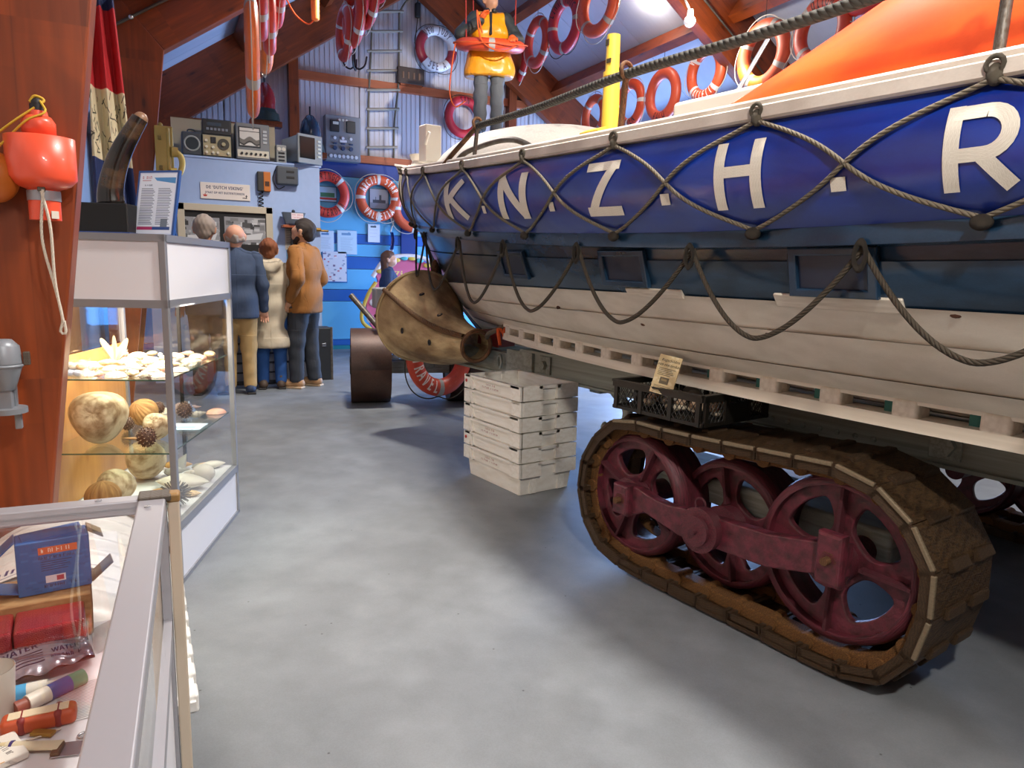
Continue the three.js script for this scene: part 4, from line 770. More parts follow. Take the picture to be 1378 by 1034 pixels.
// ================= table showcase in the foreground =================
const caO = V(-0.01, 0, -1.582), caT = -2.2 * D2R, caH = 0.88, caDeck = 0.63;
const caWorld = p => p.clone().applyAxisAngle(V(0, 1, 0), caT).add(caO);
const caSpot = (px, py, y = caDeck) => onY(px, py, y);
{
  const W = 0.96, L = 1.3, p = 0.034, t = thing('showcase', 'low aluminium and glass table showcase with survival gear in it', 'showcase', caO.toArray(), caT);
  const alu = std(0xa6a6ac, 0.4, 0.45);
  part('top_rail', [rb(0.05, 0.03, L, 0.004, -0.025, caH - 0.015, L / 2)], alu, t); part('top_rail', [rb(W, 0.03, 0.04, 0.004, -W / 2, caH - 0.015, 0.02)], alu, t);
  part('top_rail', [rb(0.05, 0.03, L, 0.004, -W + 0.025, caH - 0.015, L / 2)], alu, t); part('top_rail', [rb(W, 0.03, 0.04, 0.004, -W / 2, caH - 0.015, L - 0.02)], alu, t);
  part('corner_bracket', rb(0.06, 0.012, 0.05, 0.003, -0.02, caH + 0.0, 0.02), M.steel, t);
  for (const [x, z] of [[-0.03, 0.09], [-0.12, 0.02]]) part('screw', cyl(0.006, 0.006, 0.003, x, caH + 0.001, z, 'y', 12), M.chrome, t);
  part('wooden_post', uvm(rb(0.022, caH - 0.01, 0.03, 0.004, 0.013, (caH - 0.01) / 2, 0.02)), std(0xb9ab98, 0.6), t); part('post_cap', rb(0.026, 0.02, 0.034, 0.006, 0.013, caH - 0.004, 0.02), std(0x8a6a3c, 0.5), t);
  for (const [x, z] of [[-0.012, 0.02], [-W + 0.015, 0.02], [-0.012, L - 0.015], [-W + 0.015, L - 0.015]]) part('leg_profile', span(x - 0.012, x + 0.012, 0.03, caH - 0.03, z - 0.014, z + 0.014), alu, t);
  part('lower_rail', [span(-0.024, 0, caDeck - 0.05, caDeck - 0.015, 0, L)], alu, t); part('lower_rail', [span(-W, 0, caDeck - 0.05, caDeck - 0.015, 0, 0.024)], alu, t);
  part('deck_board', span(-W + 0.02, -0.02, caDeck - 0.015, caDeck - 0.001, 0.02, L - 0.02), M.white, t);
  part('side_panel', span(-0.016, -0.008, 0.03, caDeck - 0.05, 0.02, L - 0.02), M.white, t); part('back_panel', span(-W + 0.02, -0.02, 0.03, caDeck - 0.05, 0.006, 0.014), M.white, t);
  part('side_panel', span(-W + 0.008, -W + 0.016, 0.03, caDeck - 0.05, 0.02, L - 0.02), M.white, t); part('front_panel', span(-W + 0.02, -0.02, 0.03, caDeck - 0.05, L - 0.014, L - 0.006), M.white, t);
  part('plinth', span(-W + 0.05, -0.05, 0, 0.03, 0.05, L - 0.05), M.dark, t);
  part('side_glass', span(-0.012, -0.008, caDeck - 0.014, caH - 0.03, 0.03, L - 0.03), M.glass, t); part('back_glass', span(-W + 0.03, -0.03, caDeck - 0.014, caH - 0.03, 0.008, 0.012), M.glass, t);
  part('top_glass', span(-W + 0.05, -0.05, caH - 0.018, caH - 0.013, 0.04, L - 0.04), M.glass, t);
  part('sliding_track', [span(-0.03, -0.024, caDeck - 0.012, caDeck - 0.002, 0.03, L - 0.03)], alu, t);
}
// the things inside
const flat = (name, geo, mat, label, cat, px, py, turn = 0, y = caDeck, g) => { const m = single(name, geo, mat, label, cat, g), q = onY(px, py, y); m.position.set(q.x, y, q.z); m.rotation.y = turn; return m; };
{
  const card = new THREE.MeshStandardMaterial({ map: blotch([176, 138, 92], [150, 112, 70], 221, 6, 128, 2, 6), roughness: 0.8 });
  const q = onY(135, 862, caDeck), t = thing('cardboard_box', 'brown cardboard box between the red box and the case back, blue carton on it', 'box', [q.x - 0.012, caDeck, q.z - 0.02], caT + 0.12);
  part('body', rb(0.22, 0.085, 0.13, 0.003, -0.11, 0.043, -0.075), card, t); part('flap_seam', [span(-0.22, 0.0, 0.0855, 0.0865, -0.078, -0.074), span(-0.0005, 0.0005, 0.01, 0.084, -0.13, -0.02)], std(0x7d5a34, 0.8), t);
  part('print', new THREE.PlaneGeometry(0.06, 0.03).rotateX(-Math.PI / 2).translate(-0.18, 0.0862, -0.05), printed(128, 64, (g, w, h) => { g.fillStyle = '#b08a5c'; g.fillRect(0, 0, w, h); g.strokeStyle = '#a8342c'; g.lineWidth = 6; g.strokeRect(6, 6, w - 12, h - 12); g.fillStyle = '#a8342c'; scrib(g, 14, 18, 100, 28, 41); }), t);
  const bq = V(q.x - 0.012 - 0.065, caDeck + 0.0865, q.z - 0.09), b = thing('carton', 'torn blue carton with an orange label standing on the cardboard box', 'box', bq.toArray(), caT + 0.2);
  const face = printed(384, 352, (g, w, h) => {
    g.fillStyle = '#1d5fa0'; g.fillRect(0, 0, w, h); for (let i = 0; i < 60; i++) { g.fillStyle = i % 2 ? '#2a6cae' : '#1a5692'; g.fillRect(hash2(i, 1, 8) * w, hash2(i, 2, 8) * h, 40, 14); }
    g.fillStyle = '#d8673a'; g.fillRect(110, 34, 214, 50); g.fillStyle = '#f2e2d0'; scrib(g, 126, 44, 180, 28, 42); g.fillStyle = '#10243e'; scrib(g, 110, 98, 220, 20, 43);
    for (let i = 0; i < 5; i++) g.fillRect(120, 134 + i * 15, 170 - (i * 31 % 50), 4); g.fillStyle = '#d9d2dc'; g.fillRect(140, 236, 110, 50); g.fillStyle = '#a83c4c'; g.fillRect(200, 244, 40, 34); g.fillStyle = '#10243e'; scrib(g, 130, 296, 180, 22, 44);
  }, 0.5);
  const bl = std(0x1f63a4, 0.5), inn = std(0x8f7a5c, 0.8);
  part('body', rb(0.12, 0.105, 0.06, 0.003, 0, 0.053, 0), bl, b); part('front_print', new THREE.PlaneGeometry(0.114, 0.1).translate(0, 0.052, 0.0305), face, b);
  part('flap', bx(0.04, 0.002, 0.055, -0.075, 0.095, 0, 0, 0, 0.75), bl, b); part('flap', bx(0.03, 0.002, 0.055, 0.072, 0.1, -0.005, 0, 0, -0.6), inn, b); part('flap', bx(0.05, 0.002, 0.05, 0.08, 0.02, 0.0, 0, 0, 0.7), inn, b);
  part('torn_top', [bx(0.1, 0.006, 0.04, 0.0, 0.108, 0.0, 0.1, 0.1, 0.05)], bl, b); part('flap', bx(0.045, 0.002, 0.055, -0.078, 0.012, 0.0, 0, 0, -0.25), bl, b);
}
{
  const red = new THREE.MeshPhysicalMaterial({ color: 0x9c1420, roughness: 0.22, clearcoat: 0.8, clearcoatRoughness: 0.15, bumpMap: bumpTex(231, 8, 128, 8), bumpScale: 0.003 });
  const q = onY(120, 884, caDeck), t = thing('ration_pack', 'shiny red foil wrapped ration pack with a silver tape in front of the cardboard box', 'ration pack', [q.x, caDeck, q.z], caT + 0.14);
  part('block', rb(0.11, 0.072, 0.115, 0.006, -0.056, 0.037, -0.06), red, t); part('block', rb(0.11, 0.072, 0.115, 0.006, -0.168, 0.037, -0.062), red, t);
  part('tape', [rb(0.226, 0.014, 0.002, 0.001, -0.112, 0.024, -0.001), rb(0.002, 0.014, 0.118, 0.001, 0.0005, 0.024, -0.06)], std(0xb9b4b0, 0.3, 0.5), t);
  part('clear_wrap', [bx(0.07, 0.0015, 0.09, 0.04, 0.014, -0.05, 0.1, 0, 0.35)], new THREE.MeshPhysicalMaterial({ color: 0xffffff, roughness: 0.15, transmission: 0.85, thickness: 0, bumpMap: bumpTex(233, 10, 128, 6), bumpScale: 0.01 }), t);
}
{ // foil pouch
  const g = grid((i, j) => { const e = Math.pow(Math.sin(Math.PI * i) * Math.sin(Math.PI * j), 0.5); return V((i - 0.5) * 0.16, 0.012 + 0.016 * e + 0.004 * Math.sin(i * 22) * (1 - e) + 0.002 * Math.sin(j * 17 + i * 9), (0.5 - j) * 0.1); }, 40, 24);
  const g2 = grid((i, j) => V((i - 0.5) * 0.16, 0.009, (j - 0.5) * 0.1), 8, 8);
  const t = flat('water_pouch', merge([g, g2]), new THREE.MeshStandardMaterial({ map: canvasTex(512, 320, (c, w, h) => { c.fillStyle = '#9a939c'; c.fillRect(0, 0, w, h); c.fillStyle = '#2c2550'; c.font = 'bold 56px sans-serif'; c.save(); c.translate(150, 90); c.fillText('DRINKING', -110, 10); c.fillText('WATER', -70, 66); c.restore(); for (let i = 0; i < 6; i++) c.fillRect(60, 176 + i * 18, 220, 6); c.font = 'bold 40px sans-serif'; c.fillText('WATER', 320, 220); scrib(c, 310, 240, 150, 30, 45); }), roughness: 0.24, metalness: 0.7 }), 'silver foil pouch of drinking water with dark blue print', 'pouch', 52, 902, 0.25, caDeck + 0.004);
  t.rotation.x = 0.12; t.position.y += 0.014;
}
flat('plastic_cup', lathe([[0.0, 0.0], [0.028, 0], [0.034, 0.085], [0.032, 0.085], [0.026, 0.003], [0, 0.003]], 28), new THREE.MeshPhysicalMaterial({ color: 0xe6e4dc, roughness: 0.4, transmission: 0.5, thickness: 0 }), 'translucent white plastic cup beside the foil pouch', 'cup', -8, 968);
{ const q = onY(76, 938, caDeck), t = thing('sealed_tube', 'white tube with blue and green bands under the foil pouch', 'tube', [q.x, caDeck + 0.013, q.z], 0.62);
  part('body', cyl(0.013, 0.013, 0.09, 0, 0, 0, 'x', 18), std(0xd9d4c6, 0.4), t); part('blue_band', cyl(0.0134, 0.0134, 0.034, 0.005, 0, 0, 'x', 18), std(0x1d4f96, 0.4), t); part('green_band', cyl(0.0134, 0.0134, 0.024, 0.034, 0, 0, 'x', 18), std(0x2f9a78, 0.4), t); part('cap', cyl(0.01, 0.012, 0.02, -0.054, 0, 0, 'x', 14), std(0x8a4a3a, 0.5), t); }
{ const q = onY(36, 940, caDeck), t = thing('sealed_tube', 'short white tube with a light blue label behind the orange signal block', 'tube', [q.x, caDeck + 0.013, q.z], 0.05);
  part('body', cyl(0.012, 0.012, 0.06, 0, 0, 0, 'x', 18), std(0xd6d4c8, 0.4), t); part('label_band', cyl(0.0124, 0.0124, 0.026, -0.012, 0, 0, 'x', 18), std(0x3f9fd0, 0.4), t); part('cap', cyl(0.008, 0.009, 0.014, 0.036, 0, 0, 'x', 14), M.offwhite, t); }
{ const q = onY(54, 978, caDeck), t = thing('signal_block', 'orange signal block with two dark red straps on the showcase deck', 'signal block', [q.x, caDeck, q.z], 0.02);
  part('body', rb(0.1, 0.026, 0.034, 0.008, 0, 0.013, 0), std(0xb24a24, 0.5), t); part('label_strip', rb(0.08, 0.002, 0.02, 0.001, 0, 0.0265, 0), std(0xd8c9a8, 0.6), t); for (const x of [-0.022, 0.026]) part('strap', rb(0.014, 0.0285, 0.0365, 0.007, x, 0.0135, 0), std(0x7a1c20, 0.5), t); part('cord', tube([[-0.05, 0.004, 0.01], [-0.055, 0.003, 0.03], [0.0, 0.003, 0.034], [0.03, 0.004, 0.026]], 0.0015, 24, 6), M.ropeWhite, t); }
{ const q = onY(46, 1010, caDeck), t = thing('ointment_tube', 'small cream tube with a flattened white end', 'tube', [q.x, caDeck + 0.007, q.z], -0.35);
  part('body', grid((i, j) => { const a = 2 * Math.PI * i, k = j; return V((k - 0.5) * 0.075, Math.cos(a) * 0.008 * (1 - 0.85 * k), Math.sin(a) * (0.008 + 0.004 * k)); }, 18, 8), new THREE.MeshStandardMaterial({ color: 0xcfc6a8, roughness: 0.5, side: THREE.DoubleSide }), t); part('cap', cyl(0.007, 0.006, 0.018, -0.046, 0, 0, 'x', 14), std(0xc6b890, 0.5), t); part('ring', cyl(0.0088, 0.0088, 0.004, -0.03, 0, 0, 'x', 14), std(0x2a2a6a, 0.5), t); }
{ const q = onY(92, 1010, caDeck), t = thing('signal_mirror', 'small square metal signal mirror with a ring', 'mirror', [q.x, caDeck, q.z], -0.2);
  part('plate', rb(0.04, 0.002, 0.034, 0.001, 0, 0.002, 0), M.chrome, t); part('ring', new THREE.TorusGeometry(0.007, 0.002, 6, 16).rotateX(Math.PI / 2).translate(0.012, 0.003, -0.028), M.chrome, t); part('clip', rb(0.012, 0.005, 0.03, 0.002, -0.014, 0.005, 0), std(0x6a5a44, 0.4, 0.6), t); }
flat('brass_clip', rb(0.034, 0.006, 0.014, 0.002, 0, 0.004, 0), std(0x9a7a34, 0.4, 0.5), 'small brass clip behind the cream ointment tube', 'clip', 58, 990, -0.5);
{ const doc = printed(192, 256, (g, w, h) => { g.fillStyle = '#cfd0d2'; g.fillRect(0, 0, w, h); g.fillStyle = '#4a4c50'; for (let i = 0; i < 24; i++) g.fillRect(14, 14 + i * 10, w - 30 - (i * 23 % 40), 3); });
  flat('text_sheet', bx(0.1, 0.001, 0.12, 0, 0.0005, 0), doc, 'white sheet of small printed text on the showcase deck', 'sheet', 118, 940, 0.15);
  flat('medicine_pack', rb(0.045, 0.012, 0.07, 0.003, 0, 0.006, 0), printed(128, 192, (g, w, h) => { g.fillStyle = '#d8d6cc'; g.fillRect(0, 0, w, h); g.fillStyle = '#222'; g.font = 'bold 26px sans-serif'; g.save(); g.translate(40, 30); g.rotate(1.4); scrib(g, 0, -20, 140, 22, 46); g.restore(); g.fillStyle = '#c8902c'; g.fillRect(8, 8, 34, 20); }), 'white paper dressing pack with black lettering beside the ointment tube', 'pack', 6, 1016, 0.4); }
// white ribbed raft canister behind the showcase
{
  const c = V(-0.285, 0, -2.2), t = thing('raft_canister', 'white ribbed plastic raft canister lying behind the showcase', 'canister', c.toArray(), 0.02);
  const wm = new THREE.MeshStandardMaterial({ map: blotch([226, 226, 222], [206, 204, 198], 241, 4, 128, 1, 4), roughness: 0.4 });
  const R = 0.285, prof = [[0.02, -0.44], [0.2, -0.44], [R - 0.03, -0.42], [R - 0.005, -0.39]];
  for (let z = -0.36; z <= 0.34; z += 0.09) { prof.push([R - 0.006, z], [R - 0.006, z + 0.05], [R + 0.006, z + 0.055], [R + 0.006, z + 0.085]); }
  prof.push([R - 0.005, 0.4], [R - 0.03, 0.43], [0.2, 0.44], [0.02, 0.44]);
  part('shell', lathe(prof, 64).rotateX(Math.PI / 2).translate(0, R + 0.012, 0), wm, t);
  const fl = [span(-R - 0.01, R + 0.02, R - 0.01, R + 0.014, -0.46, 0.46)]; for (let i = 0; i < 9; i++) fl.push(rb(0.03, 0.05, 0.06, 0.008, R + 0.012, R + 0.002, -0.42 + i * 0.105)); part('flange', fl, wm, t);
  part('stand', [span(-0.2, 0.2, 0, 0.05, -0.3, -0.22), span(-0.2, 0.2, 0, 0.05, 0.22, 0.3)], wm, t);
  const lab = new THREE.MeshStandardMaterial({ map: canvasTex(512, 128, (g, w, h) => { g.fillStyle = '#dddcd6'; g.fillRect(0, 0, w, h); g.strokeStyle = '#33376a'; g.fillStyle = '#33376a'; scrib(g, 20, 30, 440, 50, 47); g.lineWidth = 5; g.beginPath(); g.moveTo(10, 104); g.lineTo(500, 96); g.stroke(); }), roughness: 0.45 });
  const lg = grid((i, j) => { const a = -0.35 + 1.0 * (i - 0.5) * 1.5, z = 0.2 - j * 0.09; return V(Math.sin(a) * (R + 0.0085), R + 0.012 + Math.cos(a) * (R + 0.0085), z); }, 24, 2); part('lettering', lg, lab, t).userData.label = 'dark blue handwriting on the white canister';
  part('strap', [tube([...Array(12)].map((_, i) => { const a = -0.2 + i * 0.16; return V(Math.sin(a) * (R + 0.012), R + 0.012 + Math.cos(a) * (R + 0.012), -0.3); }), 0.005, 30, 6)], std(0x6a4a2a, 0.7), t);
}
// ================= lifebuoys =================
const RING = new THREE.TorusGeometry(0.295, 0.08, 18, 56).scale(1, 1, 0.8);
const tapeGeo = a => { const g = new THREE.TorusGeometry(0.295, 0.0815, 16, 4, 0.17).rotateZ(a - 0.085).scale(1, 1, 0.8); return g; };
const TAPES = [0, 1, 2, 3].map(k => tapeGeo(Math.PI / 4 + k * Math.PI / 2)), TAPES0 = [0, 1, 2, 3].map(k => tapeGeo(k * Math.PI / 2));
const cordGeo = rot => tube([...Array(32)].map((_, i) => { const a = rot + i / 32 * 2 * Math.PI, s = Math.abs(Math.sin(2 * (a - rot))); return V(Math.cos(a) * (0.378 + 0.05 * s), Math.sin(a) * (0.378 + 0.05 * s) - 0.02 * s, 0.01); }), 0.006, 96, 5, true);
const CORD = cordGeo(Math.PI / 4), CORD0 = cordGeo(0);
const buoyMat = {};
function buoyPaint(key, base, text = '', ink = '#f3ece2', low = '', second) {
  if (buoyMat[key]) return buoyMat[key];
  const m = buoyMat[key] = new THREE.MeshPhysicalMaterial({ roughness: 0.45, clearcoat: 0.2, clearcoatRoughness: 0.4, map: canvasTex(1024, 128, (g, w, h) => {
    g.fillStyle = base; g.fillRect(0, 0, w, h);
    if (second) for (const k of second[1]) { g.fillStyle = second[0]; g.fillRect((k / 8) * w, 0, w / 4, h); }
    for (let i = 0; i < 90; i++) { g.globalAlpha = 0.10; g.fillStyle = i % 2 ? '#fff' : '#3a1006'; g.fillRect(hash2(i, 1, 50) * w, hash2(i, 2, 50) * h, 3 + 30 * hash2(i, 3, 50), 2 + 6 * hash2(i, 4, 50)); } g.globalAlpha = 1;
    g.fillStyle = ink; g.font = 'bold 44px sans-serif'; g.textAlign = 'center'; g.textBaseline = 'middle';
    const put = (s, u, flipIt) => { const n = s.length, step = 0.036; for (let i = 0; i < n; i++) { const du = (i - (n - 1) / 2) * step * (flipIt ? -1 : 1); g.save(); g.translate((((u + du) % 1 + 1) % 1) * w, 0.75 * h); if (flipIt) g.rotate(Math.PI); g.fillText(s[i], 0, 0); g.restore(); } };
    if (text) put(text, 0.25, true); if (low) put(low, 0.75, false);
  }) });
  return m;
}
const tapeM = { white: std(0xd8d6d0, 0.45), grey: std(0xa9a49c, 0.5), pink: std(0xd89080, 0.5) };
function buoy({ at, dia = 0.75, yaw = -Math.PI / 2, pitch = 0, roll = 0, paint, tape = 'white', tapes = 'x', cord = 'ropeWhite', label, group, hang }) {
  const t = thing('lifebuoy', label, 'lifebuoy', at.toArray(), 0, group); const s = dia / 0.75;
  t.rotation.order = 'YXZ'; t.rotation.set(pitch, yaw, roll); t.scale.setScalar(s);
  part('ring', RING, paint, t); if (tapes) for (const g of tapes === 'x' ? TAPES : TAPES0) part('tape', g, tapeM[tape], t);
  if (cord) part('grab_cord', tapes === 'x' ? CORD : CORD0, M[cord], t);
  if (hang) { const c = part('hanging_cord', tube([V(0, 0.36, 0), V(0, 0.36 + hang * 0.5, 0.004), V(0, 0.36 + hang, 0)], 0.004, 8, 5), M.ropeDark, t); c.rotation.z = -roll; }
  return t;
}
const plain = { o: buoyPaint('o', '#d2562c'), r: buoyPaint('r', '#b8281e'), p: buoyPaint('p', '#bd2434'), oo: buoyPaint('oo', '#d9691f'), r2: buoyPaint('r2', '#c4381f') };
const RG = 'lifebuoys hanging along the right roof slope';
const hx = (px, py, h, paint, label, x, o = {}) => { const p = onX(px, py, x); const depth = p.clone().sub(CAM).dot(fw); return buoy({ at: p, dia: h * depth / FPX, paint, label, group: RG, hang: 0.45, ...o }); };
hx(723, 57, 66, plain.r2, 'orange red lifebuoy with grey tapes hanging just beside the yellow clad dummy', 5.15, { tape: 'grey', roll: 0.1 });
hx(760, 33, 76, buoyPaint('ln', '#b4222c', 'LINNO ROOS', '#2a0c10', ''), 'deep red lifebuoy with black letters hanging high under the roof', 5.15, { tape: 'grey', tapes: '+', cord: 'ropeDark', yaw: -1.5 });
hx(805, 7, 82, plain.o, 'orange lifebuoy with grey tapes hanging highest under the roof near the bright lamp', 5.15, { tape: 'grey', yaw: -1.45 });
hx(697, 84, 54, plain.r, 'red lifebuoy with white tapes half hidden behind the dummy', 5.6, {});
hx(771, 161, 48, buoyPaint('rw', '#b22a3c', 'MOVIDA', '#e8dcd8'), 'small crimson lifebuoy with white letters on the wooden post behind the mast', 7.1, { tapes: '+' });
hx(800, 157, 58, plain.o, 'orange lifebuoy half hidden behind the yellow stub mast', 6.6, { tape: 'grey' });
hx(848, 140, 64, buoyPaint('oc', '#cf4a20', '', '#222', 'CARMEN'), 'orange lifebuoy with two white tapes right of the yellow stub mast', 6.3, { tapes: '+' });
hx(892, 128, 71, buoyPaint('pa', '#cc5230', '', '#4a1408', 'PACO'), 'faded orange lifebuoy without tapes with dark letters at its foot', 6.3, { tapes: null, cord: null });
hx(950, 98, 74, buoyPaint('wb', '#d2552c', 'WIT BREKA', '#f0e6da', 'VALLETTA'), 'orange lifebuoy with white lettering above and below, behind the grey pole', 6.3, {});
hx(1027, 74, 92, buoyPaint('fa', '#cd5a34', '', '#3a120a', '', ['#d87f2a', [4]]), 'large weathered orange lifebuoy with grey tapes above the tip of the orange canopy', 5.9, { tape: 'grey', roll: 0.25 });
hx(1106, 42, 92, buoyPaint('dn', '#c64a2c', 'DIJON', '#2a0c08'), 'orange red lifebuoy with dark letters partly behind the orange canopy', 5.9, { tape: 'grey', roll: -0.1 });
hx(1168, -28, 92, plain.r, 'red lifebuoy high above the orange canopy next to the lettered one', 5.9, { tape: 'grey' });
// on the gable wall and on the blue boards
const wz = (px, py, w, paint, label, o = {}) => { const p = onZ(px, py, ZB + (o.out ?? 0.13)); const depth = p.clone().sub(CAM).dot(fw); return buoy({ at: p, dia: w * depth / FPX, yaw: 0, paint, label, ...o }); };
wz(587, 66, 59, buoyPaint('wr', '#d6d2d2', 'NEW JUDY', '#5a4a50', 'SEE A', ['#8e1f2a', [3, 7]]), 'white and dark red lifebuoy with black cord high on the gable wall', { tapes: null, cord: 'ropeDark' });
wz(624, 158, 55, buoyPaint('rd', '#b3202e', 'SAN', '#30080c'), 'plain red lifebuoy on the gable wall behind the dummy legs', { tapes: null, cord: 'ropeDark' });
wz(440, 262, 61, buoyPaint('al', '#d23c2c', 'GRINGO', '#5a1410', 'ROTTERDAM'), 'red orange lifebuoy with dark letters half hidden by the pale blue partition', {});
wz(509, 267, 61, buoyPaint('as', '#d4552a', 'ARCTIC STAR', '#f4eadc', 'VALLETTA'), 'orange lifebuoy lettered in white around a framed ship photo on the blue boards', { tapes: '+' });
wz(556, 282, 61, plain.o, 'orange lifebuoy on the blue boards mostly hidden by the lifeboat bow', { tapes: '+' });
// clusters seen almost edge-on under the left roof slope
const LG = 'lifebuoys bunched under the left roof slope';
const lx = (px, py, h, depthM, paint, label, o = {}) => { const d = ray(px, py); const p = CAM.clone().addScaledVector(d, depthM); return buoy({ at: p, dia: h * depthM / FPX, yaw: -Math.PI / 2 + (o.dy ?? 0), paint, label, group: LG, tape: 'grey', hang: 0.4, ...o }); };
const longOne = lx(339, 78, 154, 4.9, plain.oo, 'long hanging orange lifebuoy with grey tapes, lowest of the bunch near the red lamp', { roll: 0.1, dy: -0.1 }); longOne.scale.z *= 0.66;
lx(356, 46, 100, 5.9, buoyPaint('ob', '#d8701f'), 'bright orange lifebuoy hanging behind the lowest one of its bunch', { roll: 0.5, dy: -0.04 });
lx(362, 22, 98, 5.5, plain.r2, 'orange red lifebuoy with a white cord in the middle of the bunch beside the partition', { dy: -0.12 });
lx(372, -10, 90, 5.6, plain.r, 'dark red lifebuoy hanging highest in the bunch beside the partition', { dy: -0.03 });
lx(350, -4, 110, 5.2, plain.r, 'red lifebuoy in the front of the bunch under the roof slope', { dy: -0.12 });
lx(464, 45, 72, 8.6, plain.r2, 'orange red lifebuoy nearest the rope ladder, lowest in its bunch', { tape: 'white', roll: 0.2 });
lx(476, 22, 80, 8.4, plain.r2, 'orange red lifebuoy with a white tape above the grapnel', { tape: 'white', dy: 0.05 });
lx(484, 12, 72, 8.7, plain.p, 'pinkish red lifebuoy behind the one above the grapnel', { dy: -0.06 });
lx(494, 0, 74, 8.3, plain.r, 'red lifebuoy with a white tape high beside the rope ladder', { tape: 'white', dy: 0.1 });
lx(512, -30, 64, 8.6, plain.p, 'pink red lifebuoy highest at the head of the rope ladder', { dy: 0.2 });
// the one leaning under the bow
{
  const p = onY(585, 530, 0.0), d = p.clone().sub(CAM).dot(fw), dia = 0.78;
  const b = buoy({ at: V(p.x, 0.44, p.z), dia, yaw: 0.35, pitch: -0.06, paint: buoyPaint('tr', '#d94a2c', '', '#f2e0d4', 'TRAVEL'), tape: 'grey', cord: 'ropeDark', label: 'orange lifebuoy hanging on the trailer under the canvas drogue', roll: -0.9 });
  b.position.copy(onX(592, 478, onY(585, 532, 0).x - 0.25));
}
// orange roll and grapnel between the bunches
{
  const p = CAM.clone().addScaledVector(ray(424, 4), 6.2), t = thing('fender_roll', 'orange tubular float hanging from the roof between two lifebuoy bunches', 'float', p.toArray());
  part('body', [cyl(0.038, 0.034, 0.3, 0, 0.02, 0), sph(0.034, 0, -0.13, 0, 1, 0.6, 1, 14, 8)], std(0xd8843a, 0.5), t); part('cord', tube([V(0, -0.13, 0), V(-0.06, -0.18, 0), V(-0.16, -0.13, 0), V(-0.26, 0.02, 0)], 0.007, 24, 6), M.ropeOrange, t); part('hanging_cord', bar([0, 0.16, 0], [0, 0.6, 0], 0.006), M.ropeDark, t);
  const g = CAM.clone().addScaledVector(ray(477, 72), 8.7), h = thing('grapnel', 'dark iron grapnel hook hanging below the lifebuoys beside the rope ladder', 'grapnel', g.toArray());
  part('shank', [bar([0, 0.26, 0], [0, -0.14, 0], 0.014)], M.dark, h); for (let k = 0; k < 4; k++) { const a = k * Math.PI / 2 + 0.4, c = Math.cos(a), s = Math.sin(a); part('hook', tube([V(0, -0.14, 0), V(c * 0.05, -0.18, s * 0.05), V(c * 0.12, -0.14, s * 0.12), V(c * 0.15, -0.03, s * 0.15)], 0.011, 16, 6), M.dark, h); }
}
// ================= pale blue partition with instruments =================
const ZP = -8.8, pTop = 2.5;
M.paleBlue = new THREE.MeshStandardMaterial({ map: blotch([156, 178, 216], [146, 168, 206], 301, 3, 128, 0.5, 4), roughness: 0.55 });
struct('wall_partition', [span(-0.1, 1.74, 0, pTop - 0.02, ZP - 0.08, ZP), span(-0.1, 1.76, pTop - 0.02, pTop, ZP - 0.42, ZP + 0.01)], M.paleBlue);
struct('wall_partition', [span(1.66, 1.74, 0, pTop - 0.02, -9.6, ZP - 0.08)], M.paleBlue);
const pz = (px, py, z = ZP) => onZ(px, py, z);
const box2 = (px0, py0, px1, py1, z) => { const a = onZ(px0, py1, z), b = onZ(px1, py0, z); return { x: (a.x + b.x) / 2, y: (a.y + b.y) / 2, w: Math.abs(b.x - a.x), h: Math.abs(b.y - a.y) }; };
{ // two beige boards behind the instruments
  const be = std(0xb9ae92, 0.6);
  for (const [a, b, nm] of [[232, 299, 'left'], [301, 369, 'right']]) { const k = box2(a, 156, b, 214, ZP - 0.36), t = thing('backing_board', nm === 'left' ? 'beige board standing behind the round loudspeaker and the radio' : 'beige board standing behind the echo sounder', 'board', [k.x, pTop, ZP - 0.36]); part('sheet', span(-k.w / 2, k.w / 2, 0.002, 0.44, -0.012, 0.012), be, t); part('edge_strip', span(-k.w / 2, k.w / 2, 0.44, 0.455, -0.016, 0.016), std(0x6b3a22, 0.6), t); }
}
const inst = (name, label, cat, px0, py0, px1, py1, z = ZP - 0.1) => { const k = box2(px0, py0, px1, py1, z); const t = thing(name, label, cat, [k.x, pTop + 0.001, z]); return { t, w: k.w, h: k.h }; };
{
  const { t, w, h } = inst('loudspeaker', 'dark square loudspeaker with a round grille on the partition', 'speaker', 245, 184, 271, 213), mm = std(0x3a4148, 0.5);
  part('housing', rb(w, h, 0.2, 0.02, 0, h / 2, 0), mm, t); part('ring', new THREE.TorusGeometry(w * 0.36, w * 0.05, 10, 32).translate(0, h / 2, 0.102), std(0x9aa09e, 0.4), t); part('cone', cyl(w * 0.32, w * 0.18, 0.02, 0, h / 2, 0.1, 'z', 28), std(0x1c2a30, 0.5), t); part('handle', tube([[-w * 0.2, h, 0], [-w * 0.15, h + 0.03, 0], [w * 0.15, h + 0.03, 0], [w * 0.2, h, 0]], 0.008), mm, t);
}
